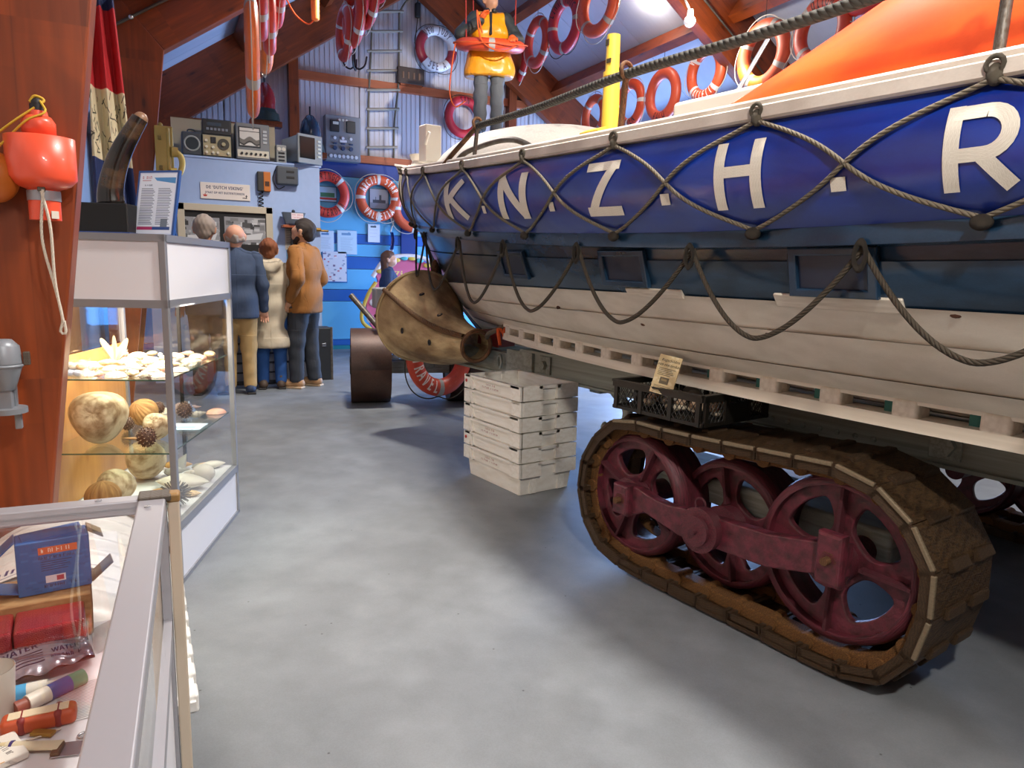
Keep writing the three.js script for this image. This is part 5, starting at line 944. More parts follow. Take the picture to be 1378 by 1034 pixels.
{
  const { t, w, h } = inst('radio_receiver', 'tan radio receiver with knobs and a round dial, a dark set on it', 'radio', 272, 188, 310, 214), tan = std(0xa69a78, 0.5);
  part('housing', rb(w, h, 0.24, 0.012, 0, h / 2, 0), std(0x4a4a44, 0.5), t); part('face', rb(w * 0.94, h * 0.9, 0.01, 0.004, 0, h / 2, 0.122), tan, t);
  part('dial', [cyl(w * 0.2, w * 0.2, 0.012, w * 0.22, h * 0.58, 0.13, 'z', 24)], std(0x3c3a32, 0.5), t); part('dial_knob', cyl(0.02, 0.025, 0.03, w * 0.22, h * 0.58, 0.14, 'z', 14), tan, t);
  for (const [x, y] of [[-0.36, 0.7], [-0.36, 0.42], [-0.36, 0.18], [-0.14, 0.42], [-0.14, 0.18], [0.02, 0.18], [0.38, 0.2]]) part('knob', cyl(0.014, 0.016, 0.024, w * x, h * y, 0.136, 'z', 12), std(0xd0cab4, 0.4), t); part('meter', rb(w * 0.18, h * 0.28, 0.01, 0.003, -w * 0.12, h * 0.74, 0.13), M.dark, t);
  const k = box2(272, 172, 310, 189, ZP - 0.1), r = thing('radio_set', 'dark radio set with grey buttons stacked on the tan receiver', 'radio', [k.x, pTop + 0.001 + h, ZP - 0.1]); part('housing', rb(k.w, k.h, 0.22, 0.012, 0, k.h / 2, 0), std(0x24282c, 0.45), r); for (let i = 0; i < 6; i++) part('button', rb(k.w * 0.09, k.h * 0.16, 0.01, 0.003, k.w * (-0.32 + i * 0.13), k.h * 0.35, 0.112), std(0x7a828c, 0.4), r); part('display', rb(k.w * 0.5, k.h * 0.22, 0.006, 0.002, -k.w * 0.1, k.h * 0.66, 0.111), std(0x3a4a56, 0.3), r);
}
{
  const { t, w, h } = inst('echo_sounder', 'grey echo sounder with a striped paper window and a row of knobs', 'echo sounder', 317, 172, 360, 216), gm = std(0x6e7276, 0.5);
  part('housing', rb(w, h, 0.26, 0.014, 0, h / 2, 0), gm, t); part('bezel', rb(w * 0.66, h * 0.56, 0.012, 0.006, -w * 0.1, h * 0.62, 0.132), std(0x2e3236, 0.5), t);
  part('paper', new THREE.PlaneGeometry(w * 0.58, h * 0.48).translate(-w * 0.1, h * 0.62, 0.139), printed(128, 128, (g, a, b) => { g.fillStyle = '#c9c6be'; g.fillRect(0, 0, a, b); g.fillStyle = '#3c3a38'; g.fillRect(0, 22, a, 5); for (let i = 0; i < a; i++) { const y = 70 + 12 * Math.sin(i / 14) + 6 * hash2(i, 1, 5); g.fillStyle = '#6a6660'; g.fillRect(i, y, 1, 30); g.fillStyle = '#2c2a28'; g.fillRect(i, y + 30, 1, 12); } }), t);
  for (let i = 0; i < 4; i++) part('button', rb(w * 0.12, h * 0.07, 0.01, 0.003, w * 0.36, h * (0.8 - i * 0.1), 0.132), std(0xaab0b2, 0.4), t); part('panel', rb(w * 0.94, h * 0.2, 0.01, 0.003, 0, h * 0.16, 0.132), std(0xc6c0ae, 0.5), t); for (let i = 0; i < 6; i++) part('knob', cyl(0.012, 0.014, 0.02, w * (-0.34 + i * 0.14), h * 0.16, 0.145, 'z', 10), M.black, t);
}
{
  const { t, w, h } = inst('gauge_box', 'small grey box with two round gauges', 'gauge', 371, 196, 384, 219), gm = std(0x8b9090, 0.5); part('housing', rb(w, h, 0.14, 0.01, 0, h / 2, 0), gm, t); for (const x of [-0.22, 0.22]) part('gauge', cyl(w * 0.19, w * 0.19, 0.014, w * x, h * 0.76, 0.07, 'z', 18), M.offwhite, t); for (const y of [0.15, 0.35, 0.55]) part('switch', rb(w * 0.6, h * 0.08, 0.02, 0.004, 0, h * y, 0.072), M.dark, t);
}
{
  const { t, w, h } = inst('radar_display', 'grey boxy radar display with a dark screen and a keypad at its side', 'radar', 389, 185, 431, 221, ZP - 0.05), gm = std(0x7f8486, 0.5); t.rotation.y = 0.42;
  part('housing', [new THREE.CylinderGeometry(w * 0.62, w * 0.52, 0.36, 4, 1).rotateY(Math.PI / 4).rotateX(Math.PI / 2).scale(1, h / w, 1).translate(0, h / 2, -0.08)], gm, t); part('bezel', rb(w * 0.9, h * 0.98, 0.03, 0.01, 0, h / 2, 0.1), gm, t); part('screen', rb(w * 0.56, h * 0.72, 0.01, 0.005, -w * 0.12, h * 0.54, 0.117), std(0x101618, 0.15), t); for (let i = 0; i < 5; i++) part('key', rb(w * 0.12, h * 0.07, 0.012, 0.004, w * 0.32, h * (0.8 - i * 0.13), 0.118), std(0xb6bab4, 0.4), t);
}
{ // two lamps on the beam behind
  for (const [px, py, c, l] of [[357, 148, 0x8c1a1e, 'red glass ship lantern on a green base above the beige boards'], [418, 190, 0x1f3a4e, 'dark blue ship lantern behind the radar display']]) {
    const p = onZ(px, py + 10, -10.2), t = thing('ship_lantern', l, 'lantern', p.toArray()); part('base', [cyl(0.17, 0.19, 0.1, 0, 0, 0), cyl(0.12, 0.16, 0.08, 0, 0.08, 0)], std(0x24332e, 0.5), t); part('lens', lathe([[0.13, 0.1], [0.14, 0.22], [0.11, 0.34], [0.05, 0.42], [0, 0.44]], 24), new THREE.MeshPhysicalMaterial({ color: c, roughness: 0.2, clearcoat: 0.6 }), t); part('finial', bar([0, 0.42, 0], [0, 0.54, 0], 0.012), M.dark, t);
    part('bracket', [span(-0.2, 0.2, -0.12, -0.05, -0.08, 0.08), span(-0.05, 0.05, -0.12, -0.06, -1.2, 0.0)], M.wood, t);
  }
}
// on the partition face
{
  const k = box2(270, 248.5, 336, 268, ZP), t = thing('direction_sign', "cream sign reading DE 'DUTCH VIKING' with a small red boat and an arrow", 'sign', [k.x, k.y - k.h / 2, ZP + 0.008]);
  part('board', rb(k.w, k.h * 0.92, 0.012, 0.003, 0, k.h / 2, 0), std(0xd8cfc4, 0.5), t);
  part('face', new THREE.PlaneGeometry(k.w * 0.985, k.h * 0.88).translate(0, k.h / 2, 0.0065), printed(768, 232, (g, w, h) => { g.fillStyle = '#d9cfc6'; g.fillRect(0, 0, w, h); g.fillStyle = '#2c3050'; g.textAlign = 'center'; g.font = 'bold 64px sans-serif'; g.fillText("DE 'DUTCH VIKING'", w / 2 - 10, 84); g.font = 'bold 44px sans-serif'; g.fillText('STAAT OP HET BUITENTERREIN', w / 2 - 10, 156, 620); g.fillStyle = '#b23024'; g.beginPath(); g.moveTo(30, 176); g.lineTo(100, 176); g.lineTo(86, 202); g.lineTo(44, 202); g.fill(); g.fillRect(60, 158, 12, 20); g.fillStyle = '#1c1c22'; g.fillRect(650, 192, 70, 12); g.fillRect(706, 168, 14, 30); g.beginPath(); g.moveTo(694, 172); g.lineTo(732, 172); g.lineTo(713, 148); g.fill(); }), t);
}
{
  const k = box2(244, 280, 366, 410, ZP), t = thing('framed_photographs', 'large cream wooden frame with black and white ship photographs on the partition', 'picture frame', [k.x, k.y, ZP + 0.005]);
  const cw = std(0xb9ae98, 0.6); const b = 0.075; for (const [x, y, w, h] of [[0, k.h / 2 - b / 2, k.w, b], [0, -k.h / 2 + b / 2, k.w, b], [-k.w / 2 + b / 2, 0, b, k.h], [k.w / 2 - b / 2, 0, b, k.h]]) part('frame_bar', rb(w, h, 0.04, 0.006, x, y, 0.02), cw, t);
  part('backing', rb(k.w - 0.1, k.h - 0.1, 0.012, 0.002, 0, 0, 0.008), M.black, t);
  const photo = s => printed(160, 120, (g, w, h) => { g.fillStyle = '#8d8d8f'; g.fillRect(0, 0, w, h); for (let i = 0; i < 60; i++) { const v = 40 + 170 * hash2(i, 1, s); g.fillStyle = `rgb(${v},${v},${v})`; g.fillRect(hash2(i, 2, s) * w, hash2(i, 3, s) * h, 8 + 26 * hash2(i, 4, s), 6 + 16 * hash2(i, 5, s)); } g.fillStyle = '#c9c9c9'; g.beginPath(); g.moveTo(20, 90); g.lineTo(150, 66); g.lineTo(140, 96); g.lineTo(40, 104); g.fill(); });
  [[-0.28, 0.26, 0.42, 0.3], [0.2, 0.28, 0.44, 0.3], [-0.28, -0.12, 0.42, 0.3], [0.22, -0.1, 0.4, 0.3], [-0.05, -0.42, 0.5, 0.22]].forEach(([x, y, w, h], i) => part('photograph', new THREE.PlaneGeometry(w, h).translate(x, y, 0.016), photo(60 + i), t));
}
{
  const k = box2(345, 231, 363, 259, ZP), t = thing('handheld_radio', 'black and orange radio telephone hanging on the partition with a coiled cord', 'radio', [k.x, k.y, ZP + 0.03]); part('body', rb(k.w * 0.6, k.h * 0.9, 0.06, 0.012, -k.w * 0.15, 0, 0), std(0x2b2b28, 0.5), t); part('orange_half', rb(k.w * 0.52, k.h * 0.9, 0.062, 0.01, k.w * 0.24, 0, 0.002), std(0xb5651c, 0.5), t); for (let i = 0; i < 4; i++) part('slot', bx(k.w * 0.06, k.h * 0.22, 0.004, k.w * (0.12 + i * 0.08), -k.h * 0.1, 0.034), M.black, t); part('cord', tube([...Array(20)].map((_, i) => V(-k.w * 0.2 + 0.025 * Math.sin(i * 1.4), -k.h * 0.45 - i * 0.009, 0.01 * Math.cos(i * 1.4))), 0.007, 60, 5), M.cable, t);
  const q = box2(371, 226, 400, 249, ZP), u = thing('junction_box', 'dark grey box with two slots mounted on the partition', 'box', [q.x, q.y, ZP + 0.045]); part('body', rb(q.w, q.h, 0.09, 0.02, 0, 0, 0), std(0x3b4148, 0.5), u); for (const y of [0.2, -0.1]) part('slot', rb(q.w * 0.36, q.h * 0.12, 0.006, 0.002, q.w * 0.12, q.h * y, 0.046), M.black, u); part('cable', tube([V(-q.w * 0.4, q.h * 0.5, -0.02), V(-q.w * 0.5, q.h * 0.3, -0.03), V(-q.w * 0.62, -q.h * 0.2, -0.03), V(-q.w * 0.4, -q.h * 0.7, -0.03), V(-q.w * 0.1, -q.h * 0.55, -0.03)], 0.005, 40, 5), M.cable, u);
}
{
  const k = box2(376, 284, 410, 306, ZP), t = thing('wall_lamp', 'ship lamp with a printed front on a brown wall shelf', 'lamp', [k.x, k.y, ZP + 0.1]); part('shade', [new THREE.CylinderGeometry(k.w * 0.62, k.w * 0.42, k.h * 0.66, 4, 1).rotateY(Math.PI / 4).scale(1, 1, 0.45)], std(0x5a6470, 0.4), t); part('printed_front', new THREE.PlaneGeometry(k.w * 0.46, k.h * 0.34).translate(0.02, 0, 0.145).rotateX(-0.14), printed(128, 48, (g, w, h) => { g.fillStyle = '#c8bcc0'; g.fillRect(0, 0, w, h); g.fillStyle = '#a8525c'; scrib(g, 8, 8, 112, 12, 3); scrib(g, 8, 28, 112, 12, 4); }), t); part('top_knob', sph(0.02, 0, k.h * 0.4, 0), M.dark, t); part('shelf', rb(k.w * 0.9, 0.03, 0.16, 0.006, 0, -k.h * 0.45, -0.0), M.woodLight, t); part('bracket', span(-0.02, 0.02, -k.h * 0.5 - 0.3, -k.h * 0.45, -0.09, -0.04), M.dark, t);
  const pap = printed(96, 160, (g, w, h) => { g.fillStyle = '#b3aa9c'; g.fillRect(0, 0, w, h); g.fillStyle = '#5c564c'; for (let i = 0; i < 12; i++) g.fillRect(10, 12 + i * 12, 76 - (i * 17 % 30), 4); });
  const q = box2(384, 306, 398, 336, ZP); const m = single('notice_sheet', bx(q.w, q.h, 0.004), pap, 'aged notice sheet under the wall lamp on the partition', 'sheet'); m.position.set(q.x, q.y, ZP + 0.004);
  const r = box2(386, 337, 398, 356, ZP); const m2 = single('ship_picture', bx(r.w, r.h, 0.006), printed(64, 96, (g, w, h) => { g.fillStyle = '#2b6a8c'; g.fillRect(0, 0, w, h); g.fillStyle = '#c8d6dc'; g.fillRect(10, 20, 20, 50); g.fillRect(38, 40, 16, 40); }), 'small blue ship picture behind the man in the mustard shirt', 'picture'); m2.position.set(r.x, r.y, ZP + 0.005);
}
{ // small instruments and cupboard at the foot of the partition
  const t = thing('cupboard', 'dark grey cupboard with drawers and a computer in front of the partition behind the visitors', 'cupboard', [1.08, 0, ZP + 0.2]); part('body', rb(0.98, 0.92, 0.38, 0.01, 0, 0.46, 0), std(0x3a3d42, 0.5), t); for (let i = 0; i < 3; i++) for (let j = 0; j < 4; j++) { const d = part('drawer', rb(0.29, 0.19, 0.02, 0.004, -0.32 + i * 0.32, 0.14 + j * 0.215, 0.195), std(0x8d9096, 0.5), t); part('handle', rb(0.1, 0.016, 0.016, 0.004, -0.32 + i * 0.32, 0.14 + j * 0.215, 0.212), M.dark, d); }
  const g = thing('grey_case', 'tall dark flight case standing at the end of the partition', 'case', [1.7, 0, ZP + 0.14]); part('body', rb(0.2, 0.62, 0.3, 0.012, 0, 0.31, 0), std(0x24272b, 0.5), g); part('corner', [rb(0.03, 0.64, 0.03, 0.006, 0.09, 0.31, 0.14)], M.steel, g); part('latch', rb(0.05, 0.04, 0.012, 0.004, 0, 0.42, 0.154), M.chrome, g);
}
{ // brass tap like fitting at the partition end
  const p = onZ(420, 309, ZP + 0.05), t = thing('brass_fitting', 'small brass nozzle mounted at the end of the pale blue partition', 'nozzle', p.toArray()); part('nozzle', [cyl(0.022, 0.03, 0.2, 0, 0, 0, 'x', 14), cyl(0.012, 0.012, 0.1, 0.14, -0.01, 0, 'x', 10), sph(0.035, -0.08, 0, 0)], std(0x8a6a34, 0.35, 0.7), t); part('mount', rb(0.04, 0.12, 0.05, 0.006, -0.08, -0.04, -0.03), M.dark, t);
}
// khaki emergency telephone on the wooden post
{
  const z = -6.98, k = box2(210, 174, 246, 250, z), t = thing('emergency_telephone', 'khaki yellow steel telephone with a hanging receiver on the wooden post', 'telephone', [k.x, k.y, z]), ye = std(0xb09a50, 0.45);
  part('housing', rb(k.w * 0.62, k.h * 0.78, 0.12, 0.012, -k.w * 0.16, k.h * 0.12, 0), ye, t); part('hinge', [cyl(0.014, 0.014, k.h * 0.7, -k.w * 0.02, k.h * 0.12, 0.066)], ye, t); part('lock', [cyl(0.012, 0.012, 0.1, -k.w * 0.26, k.h * 0.46, 0.02), sph(0.02, -k.w * 0.26, k.h * 0.53, 0.02)], ye, t); for (const y of [-0.2, 0.3]) part('catch', rb(k.w * 0.12, k.h * 0.07, 0.03, 0.004, -k.w * 0.3, k.h * y, 0.07), std(0x7d6e38, 0.5), t);
  part('receiver', [tube([V(k.w * 0.2, k.h * 0.08, 0.07), V(k.w * 0.36, k.h * 0.02, 0.07), V(k.w * 0.42, -k.h * 0.12, 0.07), V(k.w * 0.3, -k.h * 0.28, 0.07), V(k.w * 0.1, -k.h * 0.3, 0.07)], 0.026, 30, 10), cyl(0.045, 0.04, 0.05, k.w * 0.12, -k.h * 0.28, 0.07, 'x', 16), cyl(0.04, 0.045, 0.05, k.w * 0.18, k.h * 0.08, 0.07, 'x', 16)], ye, t); part('coiled_cord', tube([...Array(40)].map((_, i) => V(0.02 + 0.035 * Math.cos(i * 0.9), -k.h * 0.4 - 0.03 + 0.035 * Math.sin(i * 0.9), 0.05 + i * 0.001)), 0.008, 160, 5), M.cable, t);
}
// ================= gable wall: ladder, control panel, plaques =================
{
  const z = ZB + 0.1, A = onZ(516, 10, z), tL = onZ(499, 14, z), tR = onZ(539, 14, z), bL = onZ(496.5, 216, z), bR = onZ(530, 216, z);
  const t = thing('rope_ladder', 'rope ladder with pale wooden rungs hanging on the white gable wall', 'ladder', [bL.x, bL.y, z]); const O = V(bL.x, bL.y, z), loc = p => p.clone().sub(O);
  const wood = std(0x8f8678, 0.7);
  part('rope', tube([0, 0.25, 0.5, 0.75, 1].map(s => loc(bL.clone().lerp(tL, s)).add(V(0.02 * Math.sin(s * 20), 0, 0))), 0.017, 60, 6), M.rope, t); part('rope', tube([0, 0.25, 0.5, 0.75, 1].map(s => loc(bR.clone().lerp(tR, s)).add(V(0.02 * Math.sin(s * 17), 0, 0))), 0.017, 60, 6), M.rope, t);
  for (let i = 0; i < 8; i++) { const s = 0.09 + i * 0.129, a = loc(bL.clone().lerp(tL, s)), b = loc(bR.clone().lerp(tR, s)), d = b.clone().sub(a).normalize().multiplyScalar(0.05); part('rung', bar(a.sub(d), b.add(d), 0.022, 8), wood, t); }
  part('top_tie', tube([loc(tR), loc(tR).add(V(0.1, 0.15, 0)), loc(tR).add(V(0.35, 0.3, 0.05))], 0.017, 16, 6), M.rope, t);
}
{
  const z = ZB + 0.12, k = box2(437, 160, 483, 216, z), t = thing('control_panel', 'grey steel engine control panel with gauges and switches on the gable wall', 'control panel', [k.x, k.y, z]); const gm = std(0x74777c, 0.5);
  part('box', rb(k.w, k.h, 0.18, 0.012, 0, 0, 0), gm, t); for (const [x, y] of [[-0.24, 0.26], [0.22, 0.26]]) part('gauge', rb(k.w * 0.26, k.h * 0.26, 0.03, 0.01, k.w * x, k.h * y, 0.1), std(0x202428, 0.4), t); part('gauge_card', rb(k.w * 0.16, k.h * 0.06, 0.01, 0.002, -k.w * 0.22, k.h * 0.32, 0.118), M.offwhite, t);
  for (let i = 0; i < 3; i++) { part('lamp', cyl(0.022, 0.022, 0.02, k.w * (-0.24 + i * 0.23), k.h * 0.0, 0.095, 'z', 14), M.white, t); part('switch', [cyl(0.03, 0.034, 0.03, k.w * (-0.24 + i * 0.23), -k.h * 0.22, 0.1, 'z', 14), rb(0.06, 0.02, 0.03, 0.006, k.w * (-0.24 + i * 0.23), -k.h * 0.12, 0.1)], std(0x223a5c, 0.5), t); part('lamp', cyl(0.018, 0.018, 0.02, k.w * (-0.1 + i * 0.1), k.h * 0.4, 0.095, 'z', 12), M.offwhite, t); }
  for (let i = 0; i < 7; i++) part('fuse', cyl(0.026, 0.026, 0.03, k.w * (-0.36 + i * 0.12), -k.h * 0.4, 0.1, 'z', 14), std(0xc3c6cc, 0.4), t); part('name_plate', rb(k.w * 0.2, k.h * 0.05, 0.006, 0.002, 0, -k.h * 0.06, 0.092), M.white, t);
}
{ const k = box2(535, 94, 571, 111, ZB + 0.14), t = thing('name_board', 'carved dark wooden name board lying on the beam of the gable wall', 'board', [k.x, k.y, ZB + 0.12]); part('board', rb(k.w, k.h, 0.08, 0.01, 0, 0, 0), std(0x3b2a20, 0.6), t); for (let i = 0; i < 4; i++) part('carved_mark', rb(k.w * 0.06, k.h * 0.4, 0.01, 0.004, k.w * (-0.3 + i * 0.2), 0, 0.042), std(0x6a4a34, 0.6), t); part('feet', [span(-k.w * 0.4, k.w * 0.4, -k.h * 0.5 - 0.03, -k.h * 0.5 + 0.01, -0.05, 0.03)], M.wood, t); }
{ const p = onZ(562, 14, ZB + 0.06), t = thing('block_and_tackle', 'dark wooden pulley block hanging on a cord high on the gable wall', 'pulley', p.toArray()); part('block', rb(0.08, 0.22, 0.08, 0.02, 0, 0, 0), M.dark, t); part('cord', [bar([0, 0.1, 0], [0.02, 0.5, 0], 0.01), tube([V(0, -0.1, 0), V(-0.02, -0.3, 0), V(-0.05, -0.5, 0.0)], 0.008, 16, 5)], M.ropeDark, t); }
// framed ship photos inside the buoys, papers on the blue boards
const paper = (px0, py0, px1, py1, name, label, cat, draw, frameC) => {
  const z = ZB + 0.045, k = box2(px0, py0, px1, py1, z), t = thing(name, label, cat, [k.x, k.y, z]); part('backing', rb(k.w, k.h, 0.016, 0.003, 0, 0, 0), std(frameC, 0.5), t); part('print', new THREE.PlaneGeometry(k.w * 0.94, k.h * 0.94).translate(0, 0, 0.0085), printed(160, Math.max(32, Math.round(160 * k.h / k.w)), draw), t); return t;
};
const lines = (bg, ink, n = 10, pic) => (g, w, h) => { g.fillStyle = bg; g.fillRect(0, 0, w, h); g.fillStyle = ink; for (let i = 0; i < n; i++) g.fillRect(w * 0.14, h * (0.3 + 0.6 * i / n), w * (0.7 - 0.2 * hash2(i, 1, 6)), 2); if (pic) { g.fillStyle = pic; g.fillRect(w * 0.2, h * 0.08, w * 0.5, h * 0.1); g.fillRect(w * 0.55, h * 0.05, w * 0.1, h * 0.1); } };
paper(497, 255, 523, 281, 'ship_photograph', 'black and white ship photograph inside the Arctic Star lifebuoy', 'photograph', (g, w, h) => { g.fillStyle = '#a9b2c0'; g.fillRect(0, 0, w, h); g.fillStyle = '#8a94a4'; g.fillRect(0, h * 0.7, w, h * 0.3); g.fillStyle = '#4a525e'; g.fillRect(w * 0.15, h * 0.55, w * 0.7, h * 0.16); g.fillRect(w * 0.5, h * 0.3, w * 0.12, h * 0.26); g.fillRect(w * 0.3, h * 0.4, w * 0.03, h * 0.18); }, 0x2a3440);
paper(428, 252, 453, 271, 'ship_photograph', 'coloured photograph of a red hulled ship inside the Rotterdam lifebuoy', 'photograph', (g, w, h) => { g.fillStyle = '#9cc4e0'; g.fillRect(0, 0, w, h); g.fillStyle = '#3c7a5c'; g.fillRect(w * 0.1, h * 0.4, w * 0.8, h * 0.3); g.fillStyle = '#b03030'; g.fillRect(0, h * 0.74, w, h * 0.14); }, 0x3a4a58);
paper(428, 311, 449, 339, 'notice_sheet', 'white notice with small blue drawings half hidden by the partition', 'notice', lines('#cfe0f0', '#7f93ab', 9, '#5a86b8'), 0xc6d8ea);
paper(454, 311, 480, 342, 'notice_sheet', 'white printed notice above the framed children drawings', 'notice', lines('#c3dcec', '#8aa2b8', 10, '#6f9ac0'), 0xbcd4e6);
paper(495, 302, 511, 326, 'notice_sheet', 'small white notice with a dark ship drawing below the Arctic Star lifebuoy', 'notice', lines('#dfe8f2', '#9aa6b4', 3, '#555e6a'), 0xd5e2ee);
paper(434, 338, 467, 380, 'framed_collage', 'blue framed collage of small drawings on the blue boards', 'picture', (g, w, h) => { g.fillStyle = '#d9dde8'; g.fillRect(0, 0, w, h); for (let i = 0; i < 34; i++) { g.fillStyle = ['#7a6a8c', '#a8b0c8', '#c05a6a', '#8f9ab0', '#e8e4ea'][i % 5]; g.fillRect(hash2(i, 1, 12) * w, hash2(i, 2, 12) * h, 8 + 16 * hash2(i, 3, 12), 4 + 10 * hash2(i, 4, 12)); } }, 0x2b6fb4);
{ const p = onZ(527, 300, ZB + 0.09), t = thing('small_flag', 'rolled blue and white flag hanging on a clip beside the notices', 'flag', p.toArray()); part('cloth', grid((i, j) => V((i - 0.5) * (0.05 + 0.06 * j) + 0.02 * Math.sin(j * 6), -0.15 - j * 0.5, 0.03 * Math.sin(i * 9 + j * 2)), 16, 10), new THREE.MeshStandardMaterial({ map: canvasTex(64, 128, (g, w, h) => { g.fillStyle = '#3a5a9c'; g.fillRect(0, 0, w, h); g.fillStyle = '#d4dae6'; g.fillRect(0, 30, w, 26); g.fillStyle = '#b4485a'; g.fillRect(10, 70, 16, 40); }), roughness: 0.8, side: THREE.DoubleSide }), t); part('clip', tube([V(0, 0.1, 0), V(0.03, 0, 0), V(0, -0.08, 0), V(-0.02, -0.15, 0)], 0.012, 16, 6), M.offwhite, t); }
// painted pink show front with curled gables behind the bow
{
  const z = -10.9, k = box2(497, 342, 596, 440, z), t = thing('painted_show_front', 'pink show front with a curled painted gable and yellow letters behind the lifeboat bow', 'show front', [k.x, 0, z]); const pink = std(0xd0688c, 0.5), white = std(0xe6e2e6, 0.5), teal = std(0x4fb0b8, 0.5), yel = std(0xd8b84a, 0.5), red = std(0xa8332c, 0.5);
  const y1 = k.y + k.h / 2, w = k.w; part('lower_panel', span(-w * 0.32, w * 0.5, 0.0, y1 - 0.62, -0.06, 0.06), teal, t); part('counter', rb(w * 0.8, 0.05, 0.3, 0.01, w * 0.1, y1 - 0.62, 0.1), white, t);
  const top = new THREE.Shape(); top.moveTo(-w * 0.42, y1 - 0.34); top.quadraticCurveTo(-w * 0.3, y1 - 0.1, 0, y1 - 0.06); top.quadraticCurveTo(w * 0.3, y1 - 0.1, w * 0.45, y1 - 0.34); top.lineTo(w * 0.42, y1 - 0.56); top.lineTo(-w * 0.36, y1 - 0.56); top.closePath(); part('gable', extr(top, 0.06, 0.008).translate(0, 0, -0.02), pink, t);
  part('gable_trim', tube([V(-w * 0.46, y1 - 0.38, 0.03), V(-w * 0.3, y1 - 0.12, 0.05), V(0, y1 - 0.05, 0.05), V(w * 0.3, y1 - 0.12, 0.05), V(w * 0.47, y1 - 0.38, 0.03)], 0.035, 40, 8), white, t); for (let i = 0; i < 8; i++) { const s = (i + 0.5) / 8, x = (s - 0.5) * w * 0.84, yy = y1 - 0.08 - 0.28 * Math.pow(Math.abs(2 * s - 1), 2); part('painted_leaf', sph(0.05, x, yy, 0.07, 1.3, 0.7, 0.3, 10, 8), i % 2 ? teal : yel, t); }
  part('lettering', new THREE.PlaneGeometry(w * 0.5, 0.2).translate(w * 0.03, y1 - 0.34, 0.05), printed(256, 96, (g, a, b) => { g.fillStyle = '#d0688c'; g.fillRect(0, 0, a, b); g.fillStyle = '#e8d27a'; g.font = 'bold 64px serif'; g.fillText('Zigeun', 18, 68); }), t); part('ornament_band', [rb(w * 0.74, 0.08, 0.05, 0.02, w * 0.04, y1 - 0.58, 0.04)], red, t);
  const wing = new THREE.Shape(); wing.moveTo(-w * 0.36, 0.3); wing.quadraticCurveTo(-w * 0.62, 0.5, -w * 0.52, 0.9); wing.quadraticCurveTo(-w * 0.5, y1 - 0.6, -w * 0.4, y1 - 0.45); wing.lineTo(-w * 0.34, y1 - 0.5); wing.closePath(); part('side_wing', extr(wing, 0.05, 0.008), pink, t); part('wing_trim', tube([V(-w * 0.37, 0.3, 0.04), V(-w * 0.6, 0.52, 0.04), V(-w * 0.53, 0.9, 0.04), V(-w * 0.42, y1 - 0.46, 0.04)], 0.03, 30, 8), yel, t); for (const [x, y] of [[-0.5, 0.55], [-0.46, 0.8]]) part('painted_rose', sph(0.06, w * x, y, 0.06, 1, 1, 0.35, 12, 8), white, t);
  for (const x of [-0.28, 0.1, 0.44]) part('pillar', cyl(0.035, 0.035, y1 - 0.6, w * x, (y1 - 0.6) / 2, 0.08), yel, t);
}
// ================= people =================
function surfaceNets(f, lo, hi, cell) {
  const n = [0, 1, 2].map(k => Math.ceil((hi[k] - lo[k]) / cell) + 2), [nx, ny, nz] = n, val = new Float32Array(nx * ny * nz), id = new Int32Array(nx * ny * nz).fill(-1);
  let q = 0; for (let z = 0; z < nz; z++) for (let y = 0; y < ny; y++) for (let x = 0; x < nx; x++) val[q++] = f(lo[0] + x * cell, lo[1] + y * cell, lo[2] + z * cell);
  const pos = [], idx = [], I = (x, y, z) => x + nx * (y + ny * z);
  for (let z = 0; z < nz - 1; z++) for (let y = 0; y < ny - 1; y++) for (let x = 0; x < nx - 1; x++) {
    let m = 0; const v = []; for (let c = 0; c < 8; c++) { const w = val[I(x + (c & 1), y + ((c >> 1) & 1), z + (c >> 2))]; v.push(w); if (w < 0) m |= 1 << c; }
    if (m === 0 || m === 255) continue; let sx = 0, sy = 0, sz = 0, cnt = 0;
    for (let a = 0; a < 8; a++) for (const d of [1, 2, 4]) if (!(a & d)) { const b = a | d; if ((v[a] < 0) !== (v[b] < 0)) { const t = v[a] / (v[a] - v[b]); sx += (a & 1) + (d === 1 ? t : 0); sy += ((a >> 1) & 1) + (d === 2 ? t : 0); sz += (a >> 2) + (d === 4 ? t : 0); cnt++; } }
    id[I(x, y, z)] = pos.length / 3; pos.push(lo[0] + (x + sx / cnt) * cell, lo[1] + (y + sy / cnt) * cell, lo[2] + (z + sz / cnt) * cell);
  }
  const quad = (a, b, c, d, fl) => { if (a < 0 || b < 0 || c < 0 || d < 0) return; if (fl) idx.push(a, c, b, a, d, c); else idx.push(a, b, c, a, c, d); };
  for (let z = 1; z < nz - 1; z++) for (let y = 1; y < ny - 1; y++) for (let x = 1; x < nx - 1; x++) {
    const s = val[I(x, y, z)] < 0;
    if (s !== val[I(x + 1, y, z)] < 0) quad(id[I(x, y - 1, z - 1)], id[I(x, y, z - 1)], id[I(x, y, z)], id[I(x, y - 1, z)], !s);
    if (s !== val[I(x, y + 1, z)] < 0) quad(id[I(x - 1, y, z - 1)], id[I(x - 1, y, z)], id[I(x, y, z)], id[I(x, y, z - 1)], !s);
    if (s !== val[I(x, y, z + 1)] < 0) quad(id[I(x - 1, y - 1, z)], id[I(x, y - 1, z)], id[I(x, y, z)], id[I(x - 1, y, z)], !s);
  }
  const g = new THREE.BufferGeometry(); g.setAttribute('position', new THREE.Float32BufferAttribute(pos, 3)); g.setIndex(idx); g.computeVertexNormals();
  return g;
}
